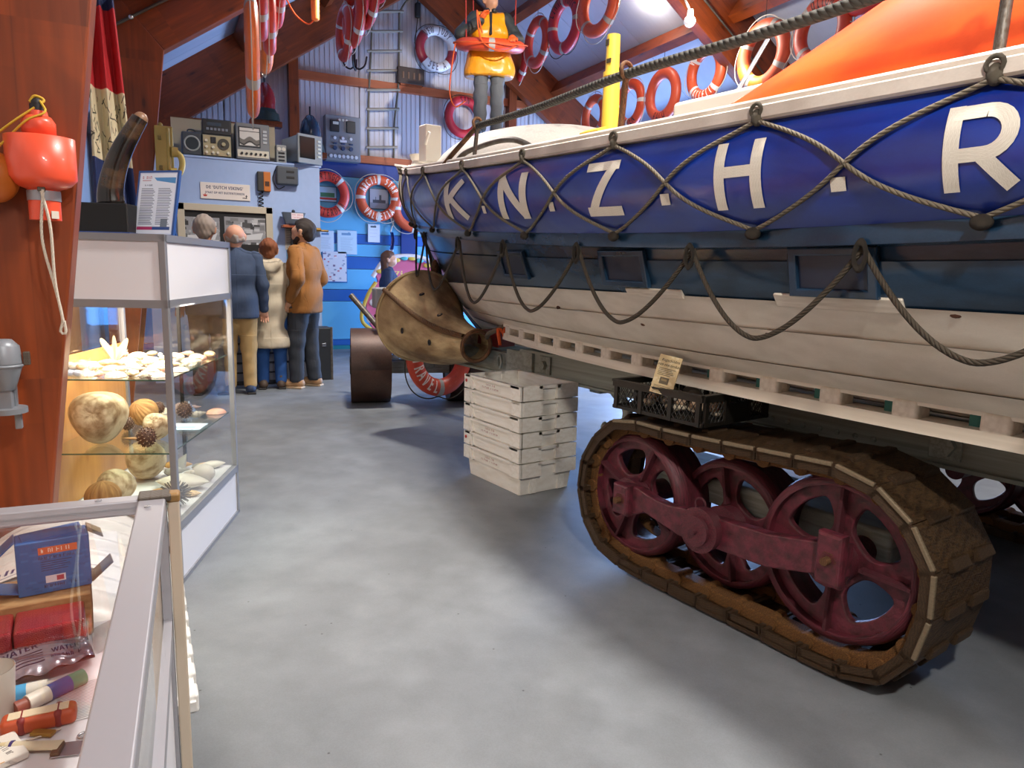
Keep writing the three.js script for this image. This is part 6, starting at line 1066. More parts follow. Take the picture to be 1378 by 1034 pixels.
// bones: [ax,ay,az, bx,by,bz, ra, rb]; flat: z squash applied to the whole figure part
function bonesGeo(bones, k, cell, cutFn) {
  const lo = [9, 9, 9], hi = [-9, -9, -9]; for (const b of bones) for (let e = 0; e < 2; e++) for (let c = 0; c < 3; c++) { const r = b[6 + e] + k * 0.5 + cell * 2; lo[c] = Math.min(lo[c], b[e * 3 + c] - r); hi[c] = Math.max(hi[c], b[e * 3 + c] + r); }
  const f = (x, y, z) => { let d = 9; for (const b of bones) { const ux = b[3] - b[0], uy = b[4] - b[1], uz = b[5] - b[2], L = ux * ux + uy * uy + uz * uz; let t = L ? ((x - b[0]) * ux + (y - b[1]) * uy + (z - b[2]) * uz) / L : 0; t = t < 0 ? 0 : t > 1 ? 1 : t; const dx = x - b[0] - t * ux, dy = y - b[1] - t * uy, dz = z - b[2] - t * uz, e = Math.sqrt(dx * dx + dy * dy + dz * dz) - (b[6] + (b[7] - b[6]) * t), h = Math.max(0, k - Math.abs(d - e)) / k; d = Math.min(d, e) - h * h * k * 0.25; } return cutFn ? cutFn(d, x, y, z) : d; };
  return surfaceNets(f, lo, hi, cell);
}
const mirrorX = bs => bs.map(b => [-b[0], b[1], b[2], -b[3], b[4], b[5], b[6], b[7]]);
function headBones() { // face towards +z, chin near y = 1.51
  return [[0, 1.64, -0.015, 0, 1.66, -0.03, 0.088, 0.09], [0, 1.6, 0.03, 0, 1.64, 0.03, 0.068, 0.07], [0, 1.555, 0.055, 0, 1.59, 0.05, 0.036, 0.05], [0, 1.585, 0.1, 0, 1.625, 0.098, 0.014, 0.009], [-0.03, 1.648, 0.088, 0.03, 1.648, 0.088, 0.014, 0.014], [-0.02, 1.567, 0.09, 0.02, 1.567, 0.09, 0.009, 0.009], [-0.09, 1.6, -0.01, -0.096, 1.64, -0.016, 0.014, 0.017], [0.09, 1.6, -0.01, 0.096, 1.64, -0.016, 0.014, 0.017], [0, 1.45, -0.02, 0, 1.56, 0.0, 0.055, 0.052]];
}
function handBones(w, dir, side) { // wrist point, unit direction of the fingers, thumb side
  const d = V(...dir).normalize(), up = Math.abs(d.y) > 0.9 ? V(0, 0, 1) : V(0, 1, 0), s = d.clone().cross(up).normalize(), n = s.clone().cross(d), out = [], P = (a, b, c) => V(...w).addScaledVector(d, a).addScaledVector(s, b).addScaledVector(n, c), bn = (p, q, r1, r2) => out.push([p.x, p.y, p.z, q.x, q.y, q.z, r1, r2]);
  bn(P(0.0, 0, 0), P(0.07, 0, 0), 0.026, 0.03); bn(P(0.05, -0.02, 0), P(0.08, -0.026, 0), 0.02, 0.016); bn(P(0.05, 0.02, 0), P(0.08, 0.026, 0), 0.02, 0.016);
  [[-0.032, 0.055], [-0.011, 0.07], [0.011, 0.074], [0.032, 0.062]].forEach(([o, l]) => { const a = P(0.085, o, 0), b = P(0.085 + l * 0.5, o * 1.1, -0.012), c = P(0.085 + l * 0.85, o * 1.1, -0.034); bn(a, b, 0.0095, 0.009); bn(b, c, 0.009, 0.0075); });
  const a = P(0.03, 0.03 * side, 0), b = P(0.06, 0.056 * side, -0.012), c = P(0.09, 0.06 * side, -0.024); bn(a, b, 0.013, 0.011); bn(b, c, 0.011, 0.009); return out;
}
function person(o) {
  const t = thing('person', o.label, 'person', o.at, o.turn, undefined), h = o.h / 1.75; t.scale.setScalar(h);
  const A = o.arms || [{ e: [0.27, 1.15, -0.03], w: [0.27, 0.92, 0.03], d: [0, -1, 0.15] }, { e: [-0.27, 1.15, -0.03], w: [-0.27, 0.92, 0.03], d: [0, -1, 0.15] }];
  const st = o.stance || [[0.1, 0], [-0.1, 0]];
  const legs = st.map(([x, z], i) => { const s = i ? -1 : 1; return { hip: [0.095 * s, 0.92, 0], knee: [x * 0.98, 0.5, z * 0.5 + 0.02], ank: [x, 0.09, z] }; });
  const limb = (a, b, r1, r2) => [...a, ...b, r1, r2];
  const shd = i => [i ? -0.18 : 0.18, 1.42, -0.01];
  const skin = std(o.skin ?? 0xc89878, 0.6), body = [];
  body.push([0, 0.95, 0, 0, 1.2, 0, 0.12, 0.12], [-0.1, 1.36, 0, 0.1, 1.36, 0, 0.09, 0.09]); legs.forEach(l => body.push(limb(l.hip, l.knee, 0.08, 0.055), limb(l.knee, l.ank, 0.052, 0.036)));
  A.forEach((a, i) => body.push(limb(shd(i), a.e, 0.05, 0.04), limb(a.e, a.w, 0.039, 0.028))); body.push([0, 1.4, -0.01, 0, 1.52, 0, 0.055, 0.05]);
  const bg = bonesGeo(body, 0.06, 0.02), hg = bonesGeo(headBones(), 0.035, 0.008);
  if (o.headTurn) hg.translate(0, 0, 0).rotateY(o.headTurn);
  const hands = A.map((a, i) => bonesGeo(handBones(a.w, a.d, i ? -1 : 1), 0.008, 0.0055));
  part('body', merge([bg, hg, ...hands]), skin, t);
  // shoes
  legs.forEach((l, i) => { const ft = [[l.ank[0], 0.055, l.ank[2] - 0.05, l.ank[0] * 1.12, 0.05, l.ank[2] + 0.08, 0.045, 0.046], [l.ank[0] * 1.12, 0.045, l.ank[2] + 0.08, l.ank[0] * 1.2, 0.036, l.ank[2] + 0.15, 0.045, 0.034], [l.ank[0], 0.06, l.ank[2] - 0.03, l.ank[0], o.boot || 0.1, l.ank[2] - 0.02, 0.046, 0.05]]; const s = part('shoe', bonesGeo(ft, 0.03, 0.012, (d, x, y) => Math.max(d, 0.022 - y)), std(o.shoe ?? 0x2a2420, 0.6), t); part('sole', rb(0.088, 0.024, 0.27, 0.01, l.ank[0] * 1.12, 0.012, l.ank[2] + 0.045), std(o.sole ?? 0x2a2624, 0.7), s); });
  // trousers
  const tr = [[-0.07, 0.97, 0, 0.07, 0.97, 0, 0.125, 0.125], [0, 0.9, -0.03, 0, 0.98, 0, 0.12, 0.12]]; const wd = o.legWidth || 1; legs.forEach(l => tr.push(limb(l.hip, l.knee, 0.105 * wd, 0.078 * wd), limb(l.knee, [l.ank[0], 0.1, l.ank[2] - 0.01], 0.076 * wd, 0.066 * wd)));
  const cloth = (c, s) => new THREE.MeshStandardMaterial({ color: c, roughness: 0.85, bumpMap: foldTex, bumpScale: 0.012 });
  const tg = bonesGeo(tr, 0.04, 0.016, (d, x, y, z) => Math.max(d + 0.004 * Math.sin(y * 38 + x * 14) * Math.sin(z * 20), 0.07 - y)); part('trousers', uvm(tg), cloth(o.trousers), t);
  // upper garment
  const low = o.coat ? 0.55 : 0.84, wide = o.bulk || 1, up = [[-0.06, 1.0, 0, 0.06, 1.0, 0, 0.145 * wide, 0.145 * wide], [-0.07, 1.24, -0.005, 0.07, 1.24, -0.005, 0.14 * wide, 0.14 * wide], [-0.13, 1.39, -0.01, 0.13, 1.39, -0.01, 0.098 * wide, 0.098 * wide], [0, 1.4, -0.02, 0, 1.48, -0.01, 0.085, 0.072]];
  up.push([-0.04, 1.0, 0, -0.05, 1.28, 0, 0.138 * wide, 0.138 * wide], [0.04, 1.0, 0, 0.05, 1.28, 0, 0.138 * wide, 0.138 * wide], [-0.06, low, 0, 0.06, low, 0, o.coat ? 0.18 : 0.15 * wide, o.coat ? 0.18 : 0.15 * wide], [-0.05, 0.95, 0, 0.05, 0.95, 0, 0.15 * wide, 0.15 * wide], [0, low, 0, 0, 1.0, 0, o.coat ? 0.18 : 0.14, 0.15]);
  if (o.hood) up.push([-0.07, 1.46, -0.12, 0.07, 1.46, -0.12, 0.06, 0.06], [0, 1.4, -0.14, 0, 1.36, -0.14, 0.07, 0.05], [-0.09, 1.5, -0.04, 0.09, 1.5, -0.04, 0.04, 0.04]);
  const hem = o.coat ? 0.5 : 0.8; const ug = bonesGeo(up, 0.06, 0.016, (d, x, y, z) => Math.max(d + 0.005 * Math.sin(y * 26 + x * 20 + z * 9), hem - y)); const jacket = part('upper_garment', uvm(ug), cloth(o.top), t);
  A.forEach((a, i) => { const sl = bonesGeo([limb(shd(i), a.e, 0.078 * wide, 0.064 * wide), limb(a.e, a.w, 0.062 * wide, 0.05 * wide)], 0.03, 0.014, (d, x, y, z) => d + 0.004 * Math.sin(y * 45 + x * 10) * Math.cos(z * 22)); part('sleeve', uvm(sl), cloth(o.sleeve ?? o.top), jacket); });
  // hair
  if (o.hair !== undefined) { const hb = o.bald ? [[-0.062, 1.61, -0.045, 0.062, 1.61, -0.045, 0.036, 0.036], [0, 1.6, -0.075, 0, 1.63, -0.085, 0.04, 0.04]] : [[0, 1.665, -0.03, 0, 1.68, -0.02, 0.095, 0.09], [0, 1.6, -0.06, 0, 1.66, -0.05, 0.07, 0.09], [-0.07, 1.62, -0.015, -0.06, 1.68, -0.01, 0.032, 0.04], [0.07, 1.62, -0.015, 0.06, 1.68, -0.01, 0.032, 0.04], [0, 1.72, 0.05, 0, 1.72, -0.02, 0.03, 0.05]]; if (o.longHair) hb.push([-0.06, 1.6, -0.06, -0.07, 1.42, -0.05, 0.05, 0.045], [0.06, 1.6, -0.06, 0.07, 1.42, -0.05, 0.05, 0.045], [0, 1.6, -0.08, 0, 1.4, -0.08, 0.06, 0.05]); if (o.bun) hb.push([0, 1.7, -0.1, 0, 1.69, -0.12, 0.045, 0.045]); const hgm = bonesGeo(hb, 0.03, 0.009, (d, x, y, z) => d + 0.003 * Math.sin(x * 160) * Math.sin(y * 60)); if (o.headTurn) hgm.rotateY(o.headTurn); part('hair', hgm, std(o.hair, 0.8), t); }
  if (o.beard) { const bdg = bonesGeo([[-0.05, 1.565, 0.03, 0, 1.535, 0.075, 0.03, 0.034], [0.05, 1.565, 0.03, 0, 1.535, 0.075, 0.03, 0.034]], 0.02, 0.009); if (o.headTurn) bdg.rotateY(o.headTurn); part('beard', bdg, std(o.hair, 0.85), t); }
  const eyeg = merge([sph(0.009, -0.032, 1.628, 0.092), sph(0.009, 0.032, 1.628, 0.092)]); if (o.headTurn) eyeg.rotateY(o.headTurn); part('eyes', eyeg, std(0x2a2622, 0.3), t);
  return t;
}
const foldTex = dataTex(256, (u, v) => { const k = 255 * (0.6 * fbm(u * 6, v * 2.5 + u, 6, 411, 4) + 0.4 * fbm(u * 3, v * 7, 3, 413, 3)); return [k, k, k]; }, false, 1.6); foldTex.wrapS = foldTex.wrapT = THREE.RepeatWrapping;
const feet = (px, py) => { const p = onY(px, py, 0); return [p.x, 0, p.z]; };
person({ label: 'bearded man in a mustard shirt and dark trousers looking at the partition, hand in pocket', at: feet(412, 521), turn: -2.25, h: 1.82, top: 0x8e5c26, trousers: 0x2d3138, shoe: 0xa9835c, sole: 0xc2a888, hair: 0x2a201a, beard: true, headTurn: 0.12, legWidth: 1.12, bulk: 1.02, skin: 0xc09070, stance: [[0.1, 0.06], [-0.1, -0.04]], arms: [{ e: [0.29, 1.16, -0.1], w: [0.22, 0.95, 0.03], d: [-0.3, -0.8, 0.4] }, { e: [-0.28, 1.15, -0.06], w: [-0.21, 0.95, 0.08], d: [0.3, -0.8, 0.4] }] });
person({ label: 'person with brown hair in a long beige hooded coat and blue jeans, seen from behind', at: feet(367, 523), turn: 3.0, h: 1.6, top: 0xbdb098, trousers: 0x1f4a86, shoe: 0x4a3a2e, boot: 0.16, hair: 0x7a4526, bun: true, coat: true, hood: true, skin: 0xd0a080, bulk: 1.0, arms: [{ e: [0.26, 1.14, -0.02], w: [0.2, 0.98, 0.14], d: [-0.6, -0.2, 0.6] }, { e: [-0.26, 1.14, -0.02], w: [-0.2, 0.98, 0.14], d: [0.6, -0.2, 0.6] }] });
person({ label: 'bald person in a navy jacket and khaki trousers beside the display cabinet', at: feet(324, 530), turn: 3.05, h: 1.73, top: 0x36445c, trousers: 0xa98c5c, shoe: 0x22304a, hair: 0x9a8c80, bald: true, skin: 0xc99478, bulk: 0.98, arms: [{ e: [0.25, 1.15, -0.04], w: [0.25, 0.9, 0.06], d: [0.0, -1, 0.2] }, { e: [-0.25, 1.15, -0.03], w: [-0.26, 0.9, 0.04], d: [-0.02, -1, 0.2] }] });
{ const p = onZ(275, 300, -7.9); person({ label: 'person with short grey hair whose head shows above the display cabinet', at: [p.x, 0, -7.9], turn: 2.9, h: 1.8, top: 0x4a4e56, trousers: 0x3a3a40, hair: 0x8a7c70, skin: 0xc08a6c }); }
{ const p = onZ(524, 380, -10.1); person({ label: 'person with long brown hair in a dark blue top beside the pink show front', at: [p.x, 0, -10.1], turn: 1.2, h: 1.56, top: 0x1f2e4c, trousers: 0x2a3040, hair: 0x5a3c2c, longHair: true, skin: 0xd0a288, arms: [{ e: [0.25, 1.16, 0.0], w: [0.16, 1.1, 0.22], d: [-0.3, 0.1, 0.9] }, { e: [-0.25, 1.16, 0.0], w: [-0.16, 1.1, 0.22], d: [0.3, 0.1, 0.9] }] }); }
// dummy in oilskins hung in a lifebuoy above the boat
{
  const z = -8.3, f = onZ(657, 186, z), H = 1.68, s = H / 1.75, t = thing('dummy', 'dummy in yellow oilskins and grey trousers hanging in an orange lifebuoy above the boat', 'dummy', [f.x, f.y, z], -0.36); t.scale.setScalar(s);
  const skin = std(0xb98a6c, 0.5), yel = new THREE.MeshPhysicalMaterial({ color: 0xe09416, roughness: 0.32, clearcoat: 0.4, bumpMap: foldTex, bumpScale: 0.02 }), dk = new THREE.MeshStandardMaterial({ color: 0x2c3130, roughness: 0.5, bumpMap: foldTex, bumpScale: 0.02 }), gr = new THREE.MeshStandardMaterial({ color: 0x565a5e, roughness: 0.85, bumpMap: foldTex, bumpScale: 0.02 }), og = std(0xd85a20, 0.5);
  const L = [[0.1, 0.0], [-0.11, 0.03]].map(([x, zz], i) => ({ hip: [i ? -0.1 : 0.1, 0.92, 0], knee: [x, 0.5, zz + 0.03], ank: [x * 1.05, 0.09, zz] }));
  const eR = [-0.36, 1.2, 0.1], wR = [-0.14, 1.33, 0.2], eL = [0.34, 1.16, 0.08], wL = [0.26, 1.13, 0.27];
  const limb = (a, b, r1, r2) => [...a, ...b, r1, r2];
  const bodyB = [[0, 0.95, 0, 0, 1.2, 0, 0.11, 0.11], [-0.1, 1.36, 0, 0.1, 1.36, 0, 0.085, 0.085], limb([-0.18, 1.42, 0], eR, 0.045, 0.04), limb(eR, wR, 0.038, 0.03), limb([0.18, 1.42, 0], eL, 0.045, 0.04), limb(eL, wL, 0.038, 0.03), [0, 1.4, 0, 0, 1.52, 0, 0.05, 0.05]]; L.forEach(l => bodyB.push(limb(l.hip, l.knee, 0.075, 0.055), limb(l.knee, l.ank, 0.05, 0.036)));
  const hd = bonesGeo(headBones(), 0.035, 0.008).rotateY(0.5); part('body', merge([bonesGeo(bodyB, 0.06, 0.02), hd]), skin, t);
  part('eyes', merge([sph(0.009, -0.032, 1.628, 0.092), sph(0.009, 0.032, 1.628, 0.092)]).rotateY(0.5), std(0x22201e, 0.3), t);
  part('cap', bonesGeo([[0, 1.69, -0.03, 0, 1.7, 0.0, 0.094, 0.09], [-0.05, 1.675, 0.07, 0.05, 1.675, 0.07, 0.02, 0.02]], 0.03, 0.01).rotateY(0.5), std(0x1a1a1c, 0.8), t);
  part('jacket', uvm(bonesGeo([[-0.1, 1.0, 0, 0.1, 1.0, 0, 0.16, 0.16], [-0.09, 1.25, 0, 0.09, 1.25, 0, 0.15, 0.15], [-0.14, 1.4, 0, 0.14, 1.4, 0, 0.095, 0.095], [-0.14, 0.8, 0, 0.14, 0.8, 0, 0.18, 0.18], [-0.12, 0.9, 0, 0.12, 0.9, 0, 0.16, 0.16]], 0.06, 0.016, (d, x, y, zz) => Math.max(d + 0.006 * Math.sin(y * 22 + x * 16), 0.72 - y))), yel, t);
  part('collar', bonesGeo([[-0.06, 1.49, 0.0, -0.04, 1.5, 0.05, 0.035, 0.03], [0.06, 1.49, 0.0, 0.04, 1.5, 0.05, 0.035, 0.03], [-0.06, 1.49, -0.03, 0.06, 1.49, -0.03, 0.035, 0.035], [0, 1.2, 0.16, 0, 1.46, 0.09, 0.018, 0.018]], 0.02, 0.01), M.dark, t);
  part('sleeve', uvm(bonesGeo([limb([-0.19, 1.42, 0], eR, 0.085, 0.078), limb(eR, wR, 0.078, 0.06)], 0.03, 0.014)), dk, t); part('sleeve', uvm(bonesGeo([limb([0.19, 1.42, 0], eL, 0.085, 0.075), limb(eL, wL, 0.075, 0.058)], 0.03, 0.014)), dk, t);
  part('glove', bonesGeo(handBones(wR, [0.4, 0.6, 0.2], 1).map(b => { const c = [...b]; c[6] *= 1.3; c[7] *= 1.3; return c; }), 0.012, 0.008), og, t); part('glove', bonesGeo(handBones(wL, [-0.15, -0.25, 0.8], -1).map(b => { const c = [...b]; c[6] *= 1.3; c[7] *= 1.3; return c; }), 0.012, 0.008), og, t);
  const tr = [[-0.06, 0.95, 0, 0.06, 0.95, 0, 0.12, 0.12]]; L.forEach(l => tr.push(limb(l.hip, l.knee, 0.1, 0.082), limb(l.knee, [l.ank[0], 0.1, l.ank[2]], 0.085, 0.082))); part('trousers', uvm(bonesGeo(tr, 0.03, 0.016, (d, x, y, zz) => Math.max(d + 0.006 * Math.sin(y * 40 + x * 12) * Math.sin(zz * 16 + 1), 0.07 - y))), gr, t);
  L.forEach(l => part('shoe', bonesGeo([[l.ank[0], 0.05, l.ank[2] - 0.05, l.ank[0] * 1.15, 0.045, l.ank[2] + 0.14, 0.045, 0.038], [l.ank[0], 0.06, l.ank[2], l.ank[0], 0.1, l.ank[2], 0.05, 0.05]], 0.03, 0.012, (d, x, y) => Math.max(d, 0.004 - y)), std(0x3a3e44, 0.6), t));
  for (const [x, zz, dx] of [[-0.3, 0.2, -0.04], [0.3, 0.1, 0.02], [-0.2, -0.3, -0.02]]) part('hanging_rope', bar([x, 1.12, zz], [x + dx, 2.9, zz * 0.2], 0.009, 6), std(0x9a2a22, 0.8), t);
  const rp = V(0, 1.1 * s, 0.02).applyAxisAngle(V(0, 1, 0), -0.36).add(V(f.x, f.y, z));
  const b = buoy({ at: rp, dia: 0.84, yaw: -0.36, pitch: -Math.PI / 2 + 0.24, paint: buoyPaint('mq', '#d4481c'), tape: 'grey', tapes: '+', cord: 'ropeOrange', label: 'orange lifebuoy lying round the waist of the yellow clad dummy' });
  part('trailing_line', tube([V(-0.37, -0.1, 0), V(-0.4, -0.12, -0.2), V(-0.42, -0.1, -0.5), V(-0.36, -0.08, -0.62), V(-0.25, -0.05, -0.56)], 0.008, 40, 6), M.ropeOrange, b); part('trailing_line', tube([V(-0.1, -0.3, 0.1), V(-0.16, -0.36, 0.3), V(-0.1, -0.38, 0.02), V(0.1, -0.4, -0.06), V(0.3, -0.3, 0.02)], 0.008, 40, 6), M.ropeOrange, b);
}
// ================= canvas drogue under the bow (boat frame) =================
{
  const cen = toBoat(onZ(548, 430, onX(548, 430, toHall(V(2.75, 0, -5.5)).x).z)); const O = V(2.72, 0.92, -5.45), W = toHall(O), t = thing('canvas_drogue', 'brown canvas drogue with a wide ringed mouth and a narrow tail hung below the bow', 'drogue', W.toArray(), 0);
  const canvas = new THREE.MeshStandardMaterial({ map: blotch([204, 180, 132], [118, 92, 60], 501, 5, 256, 1, 10), roughness: 0.9, side: THREE.DoubleSide, bumpMap: bumpTex(503, 20, 128, 2), bumpScale: 0.004 });
  // axis from the mouth centre to the tail, taken from the picture and the boat's side
  const mouth = onZ(566, 426, W.z), tailD = mouth.clone().sub(CAM).dot(fw) - 1.0, dT = ray(641, 466), tail = CAM.clone().addScaledVector(dT, tailD / dT.dot(fw)).sub(W), m0 = mouth.clone().sub(W);
  const ax = tail.clone().sub(m0), Lx = ax.length(); ax.normalize(); const q = new THREE.Quaternion().setFromUnitVectors(V(0, 1, 0), ax);
  const prof = (s) => 0.38 * (1 - s) + 0.11 * s - 0.03 * Math.sin(Math.PI * s);
  const cone = grid((i, j) => { const a = 2 * Math.PI * i, r = prof(j) * (1 + 0.035 * Math.sin(a * 7 + j * 5) * Math.sin(Math.PI * j) + 0.02 * Math.sin(a * 3)); const p = V(Math.cos(a) * r, j * Lx, Math.sin(a) * r).applyQuaternion(q).add(m0); p.y -= 0.06 * Math.sin(Math.PI * j); return p; }, 64, 20);
  part('canvas_cone', scaleUV(cone, 2.4, 0.8), canvas, t);
  const ring = new THREE.TorusGeometry(0.38, 0.016, 8, 48).rotateX(Math.PI / 2).applyQuaternion(q).translate(m0.x, m0.y, m0.z); part('mouth_ring', ring, canvas, t);
  part('tail_ring', new THREE.TorusGeometry(0.11, 0.016, 8, 28).rotateX(Math.PI / 2).applyQuaternion(q).translate(tail.x, tail.y, tail.z), M.rust, t);
  part('cross_rope', tube([-1, -0.5, 0, 0.5, 1].map(k => V(k * 0.4, 0, 0).applyQuaternion(q).add(m0).addScaledVector(ax, -0.05 * (1 - k * k))), 0.014, 24, 6), M.rust, t);
  const onCone = (a, s, o = 0.012) => V(Math.cos(a) * (prof(s) + o), s * Lx, Math.sin(a) * (prof(s) + o)).applyQuaternion(q).add(m0).add(V(0, -0.06 * Math.sin(Math.PI * s), 0));
  // side facing the camera
  let best = 0, bd = 1e9; for (let k = 0; k < 72; k++) { const p = onCone(k * Math.PI / 36, 0.4).add(W), d = p.distanceTo(CAM); if (d < bd) { bd = d; best = k * Math.PI / 36; } }
  part('lashing_rope', tube([...Array(14)].map((_, i) => onCone(best + 0.15 - 0.0 * i, i / 13, 0.016)), 0.02, 60, 7), ropeMat(0x6a4a28, 18, 20, 0.01), t);
  for (const [da, s] of [[0.75, 0.25], [-0.45, 0.3], [0.7, 0.55], [-0.5, 0.62]]) { const p = onCone(best + da, s, 0.006), p2 = onCone(best + da, s, 0.03); const n = p2.sub(p).normalize(); part('eyelet', new THREE.TorusGeometry(0.018, 0.006, 6, 16).applyQuaternion(new THREE.Quaternion().setFromUnitVectors(V(0, 0, 1), n)).translate(p.x, p.y, p.z), M.dark, t); }
  const topP = m0.clone().add(V(0.1, 0.36, 0.02)), hook = toHall(V(2.95, 1.62, -5.55)).sub(W);
  part('hanging_rope', [tube([topP, topP.clone().lerp(hook, 0.5).add(V(0.02, 0, 0)), hook], 0.014, 20, 6), tube([topP.clone().add(V(0.06, 0, 0.02)), topP.clone().lerp(hook, 0.5).add(V(0.09, 0, 0)), hook.clone().add(V(0.04, 0, 0))], 0.014, 20, 6)], M.ropeDark, t);
  part('shackle', [sph(0.045, topP.x + 0.02, topP.y + 0.05, topP.z, 0.7, 1.6, 0.7, 12, 8)], M.rust, t);
  const end = toHall(V(2.8, 0.98, -4.0)).sub(W); part('tail_rope', tube([tail.clone().add(V(0.08, 0.06, 0)), tail.clone().lerp(end, 0.4).add(V(0, 0.03, 0)), end], 0.018, 20, 6), M.rope, t);
}
// ================= things on and by the near wooden post =================
{
  const z = -2.4, k = p => onZ(p[0], p[1], z), c = k([56, 222]), m = 1 / FPX * c.clone().sub(CAM).dot(fw);      // metres per pixel at the post
  const t = thing('emergency_beacon', 'orange plastic emergency beacon with a white cord mounted on the wooden post', 'beacon', [c.x, c.y, z]), or = new THREE.MeshPhysicalMaterial({ color: 0xe05234, roughness: 0.38, clearcoat: 0.3 });
  const Y = py => (222 - py) * m;
  part('body', lathe([[0.001, Y(186)], [41 * m, Y(187)], [41 * m, Y(240)], [33 * m, Y(249)], [19 * m, Y(255)], [0.001, Y(255)]], 40), or, t); part('dome', lathe([[0.001, Y(158)], [15 * m, Y(160)], [20 * m, Y(168)], [20 * m, Y(188)], [0.001, Y(188)]], 32), or, t); part('neck', cyl(11 * m, 13 * m, 10 * m, 0, Y(158), 0), or, t);
  part('plug', [cyl(9 * m, 9 * m, 9 * m, 0, Y(149), 0), sph(7 * m, 0, Y(143), 0)], M.dark, t); part('sleeve', cyl(19 * m, 19 * m, 42 * m, 0, Y(274), 0), or, t); part('metal_band', cyl(20 * m, 20 * m, 13 * m, 0, Y(263), 0), M.alu, t);
  part('latch', rb(9 * m, 13 * m, 8 * m, 0.003, 0, Y(252), 20 * m), M.steel, t); part('worn_label', bx(10 * m, 10 * m, 0.002, 13 * m, Y(288), 16 * m, 0, 0.7, 0), M.offwhite, t);
  part('white_cord', tube([V(2 * m, Y(256), 23 * m), V(-3 * m, Y(320), 24 * m), V(8 * m, Y(390), 22 * m), V(13 * m, Y(430), 22 * m), V(10 * m, Y(446), 22 * m), V(15 * m, Y(448), 22 * m), V(15 * m, Y(430), 22 * m)], 2.0 * m, 60, 6), M.ropeWhite, t); part('white_cord', tube([V(0, Y(258), 23 * m), V(7 * m, Y(300), 25 * m), V(8 * m, Y(380), 23 * m), V(14 * m, Y(432), 23 * m)], 2.0 * m, 40, 6), M.ropeWhite, t);
  part('yellow_cord', [tube([V(4 * m, Y(140), 4 * m), V(10 * m, Y(155), 14 * m), V(-10 * m, Y(168), 18 * m), V(-36 * m, Y(195), 14 * m), V(-62 * m, Y(222), 8 * m)], 1.6 * m, 40, 6), tube([V(-2 * m, Y(150), 8 * m), V(-26 * m, Y(170), 10 * m), V(-60 * m, Y(200), 6 * m)], 1.6 * m, 30, 6), tube([V(-8 * m, Y(142), 0), V(-2 * m, Y(134), 0), V(8 * m, Y(138), 0), V(2 * m, Y(146), 4 * m)], 2 * m, 24, 6)], std(0xc9a22c, 0.7), t);
  part('mounting_bracket', rb(24 * m, 60 * m, 0.05, 0.006, 0, Y(240), -0.05), M.dark, t);
  const b = k([-8, 238]), u = thing('float_ball', 'small orange float hanging on a yellow cord at the wooden post', 'float', [b.x, b.y, z]); part('ball', sph(0.062, 0, 0, 0, 0.95, 1.1, 0.95, 24, 18), std(0xb8641c, 0.5), u); part('cord', bar([0, 0.06, 0], [0.01, 0.14, 0], 0.005), std(0xc9a22c, 0.7), u);
}
{ // grey deck lamp on the post
  const z = -2.36, c = onZ(6, 510, z), m = c.clone().sub(CAM).dot(fw) / FPX, t = thing('deck_lamp', 'grey painted metal lamp housing bolted to the wooden post', 'lamp', [c.x, c.y, z]), g = std(0x7f858c, 0.4, 0.2), Y = py => (510 - py) * m;
  part('hood', lathe([[0.001, Y(456)], [12 * m, Y(457)], [20 * m, Y(466)], [22 * m, Y(488)], [22 * m, Y(492)], [0.001, Y(492)]], 32), g, t); part('cone', lathe([[22 * m, Y(492)], [21 * m, Y(496)], [12 * m, Y(525)], [0.001, Y(525)]], 32), g, t); part('rim', new THREE.TorusGeometry(22 * m, 2 * m, 8, 32).rotateX(Math.PI / 2).translate(0, Y(492), 0), g, t); part('neck', rb(16 * m, 30 * m, 16 * m, 0.004, 0, Y(536), 0), g, t); part('base_flange', cyl(24 * m, 24 * m, 7 * m, 0, Y(553), 0), g, t); part('hinge', rb(8 * m, 18 * m, 8 * m, 0.003, 27 * m, Y(483), 0), M.steel, t); part('foot', [rb(8 * m, 22 * m, 10 * m, 0.002, 12 * m, Y(568), 0), rb(30 * m, 40 * m, 12 * m, 0.004, -4 * m, Y(540), -12 * m)], g, t);
}
{ // hanging flag between the posts
  const z = -4.2, a = onZ(128, -5, z), b = onZ(162, 288, z), w = 0.15, h = a.y - b.y, t = thing('flag', 'worn red white and blue flag hanging in folds behind the near wooden post', 'flag', [(a.x + b.x) / 2 - 0.01, b.y, z], 0.1);
  const tex = canvasTex(256, 512, (g, W, H) => { g.fillStyle = '#1d2c54'; g.fillRect(0, 0, W, 24); g.fillStyle = '#b4242c'; g.fillRect(0, 24, W, H * 0.36); g.fillStyle = '#cfc6a6'; g.fillRect(0, H * 0.405, W, H * 0.33); g.fillStyle = '#1c2d5c'; g.fillRect(0, H * 0.735, W, H * 0.27); g.strokeStyle = '#3a3a34'; g.lineWidth = 3; for (let i = 0; i < 46; i++) { g.beginPath(); const x = hash2(i, 1, 14) * W, y = H * (0.42 + 0.29 * hash2(i, 2, 14)); g.moveTo(x, y); g.lineTo(x + 30 * (hash2(i, 3, 14) - 0.5), y + 30 * (hash2(i, 4, 14) - 0.3)); g.lineTo(x + 40 * (hash2(i, 5, 14) - 0.5), y + 12); g.stroke(); } });
  part('cloth', grid((i, j) => V((i - 0.5) * w * (0.8 + 0.5 * (1 - j)) + 0.02 * (1 - j), j * h - 0.06 * i * (1 - j), 0.035 * Math.sin(i * 13 + j * 2) + 0.01 * Math.sin(i * 29)), 40, 24), new THREE.MeshStandardMaterial({ map: tex, roughness: 0.85, side: THREE.DoubleSide }), t); part('pole', bar([-0.02, h - 0.02, 0], [0.2, h + 0.5, -0.1], 0.012), M.steel, t);
}
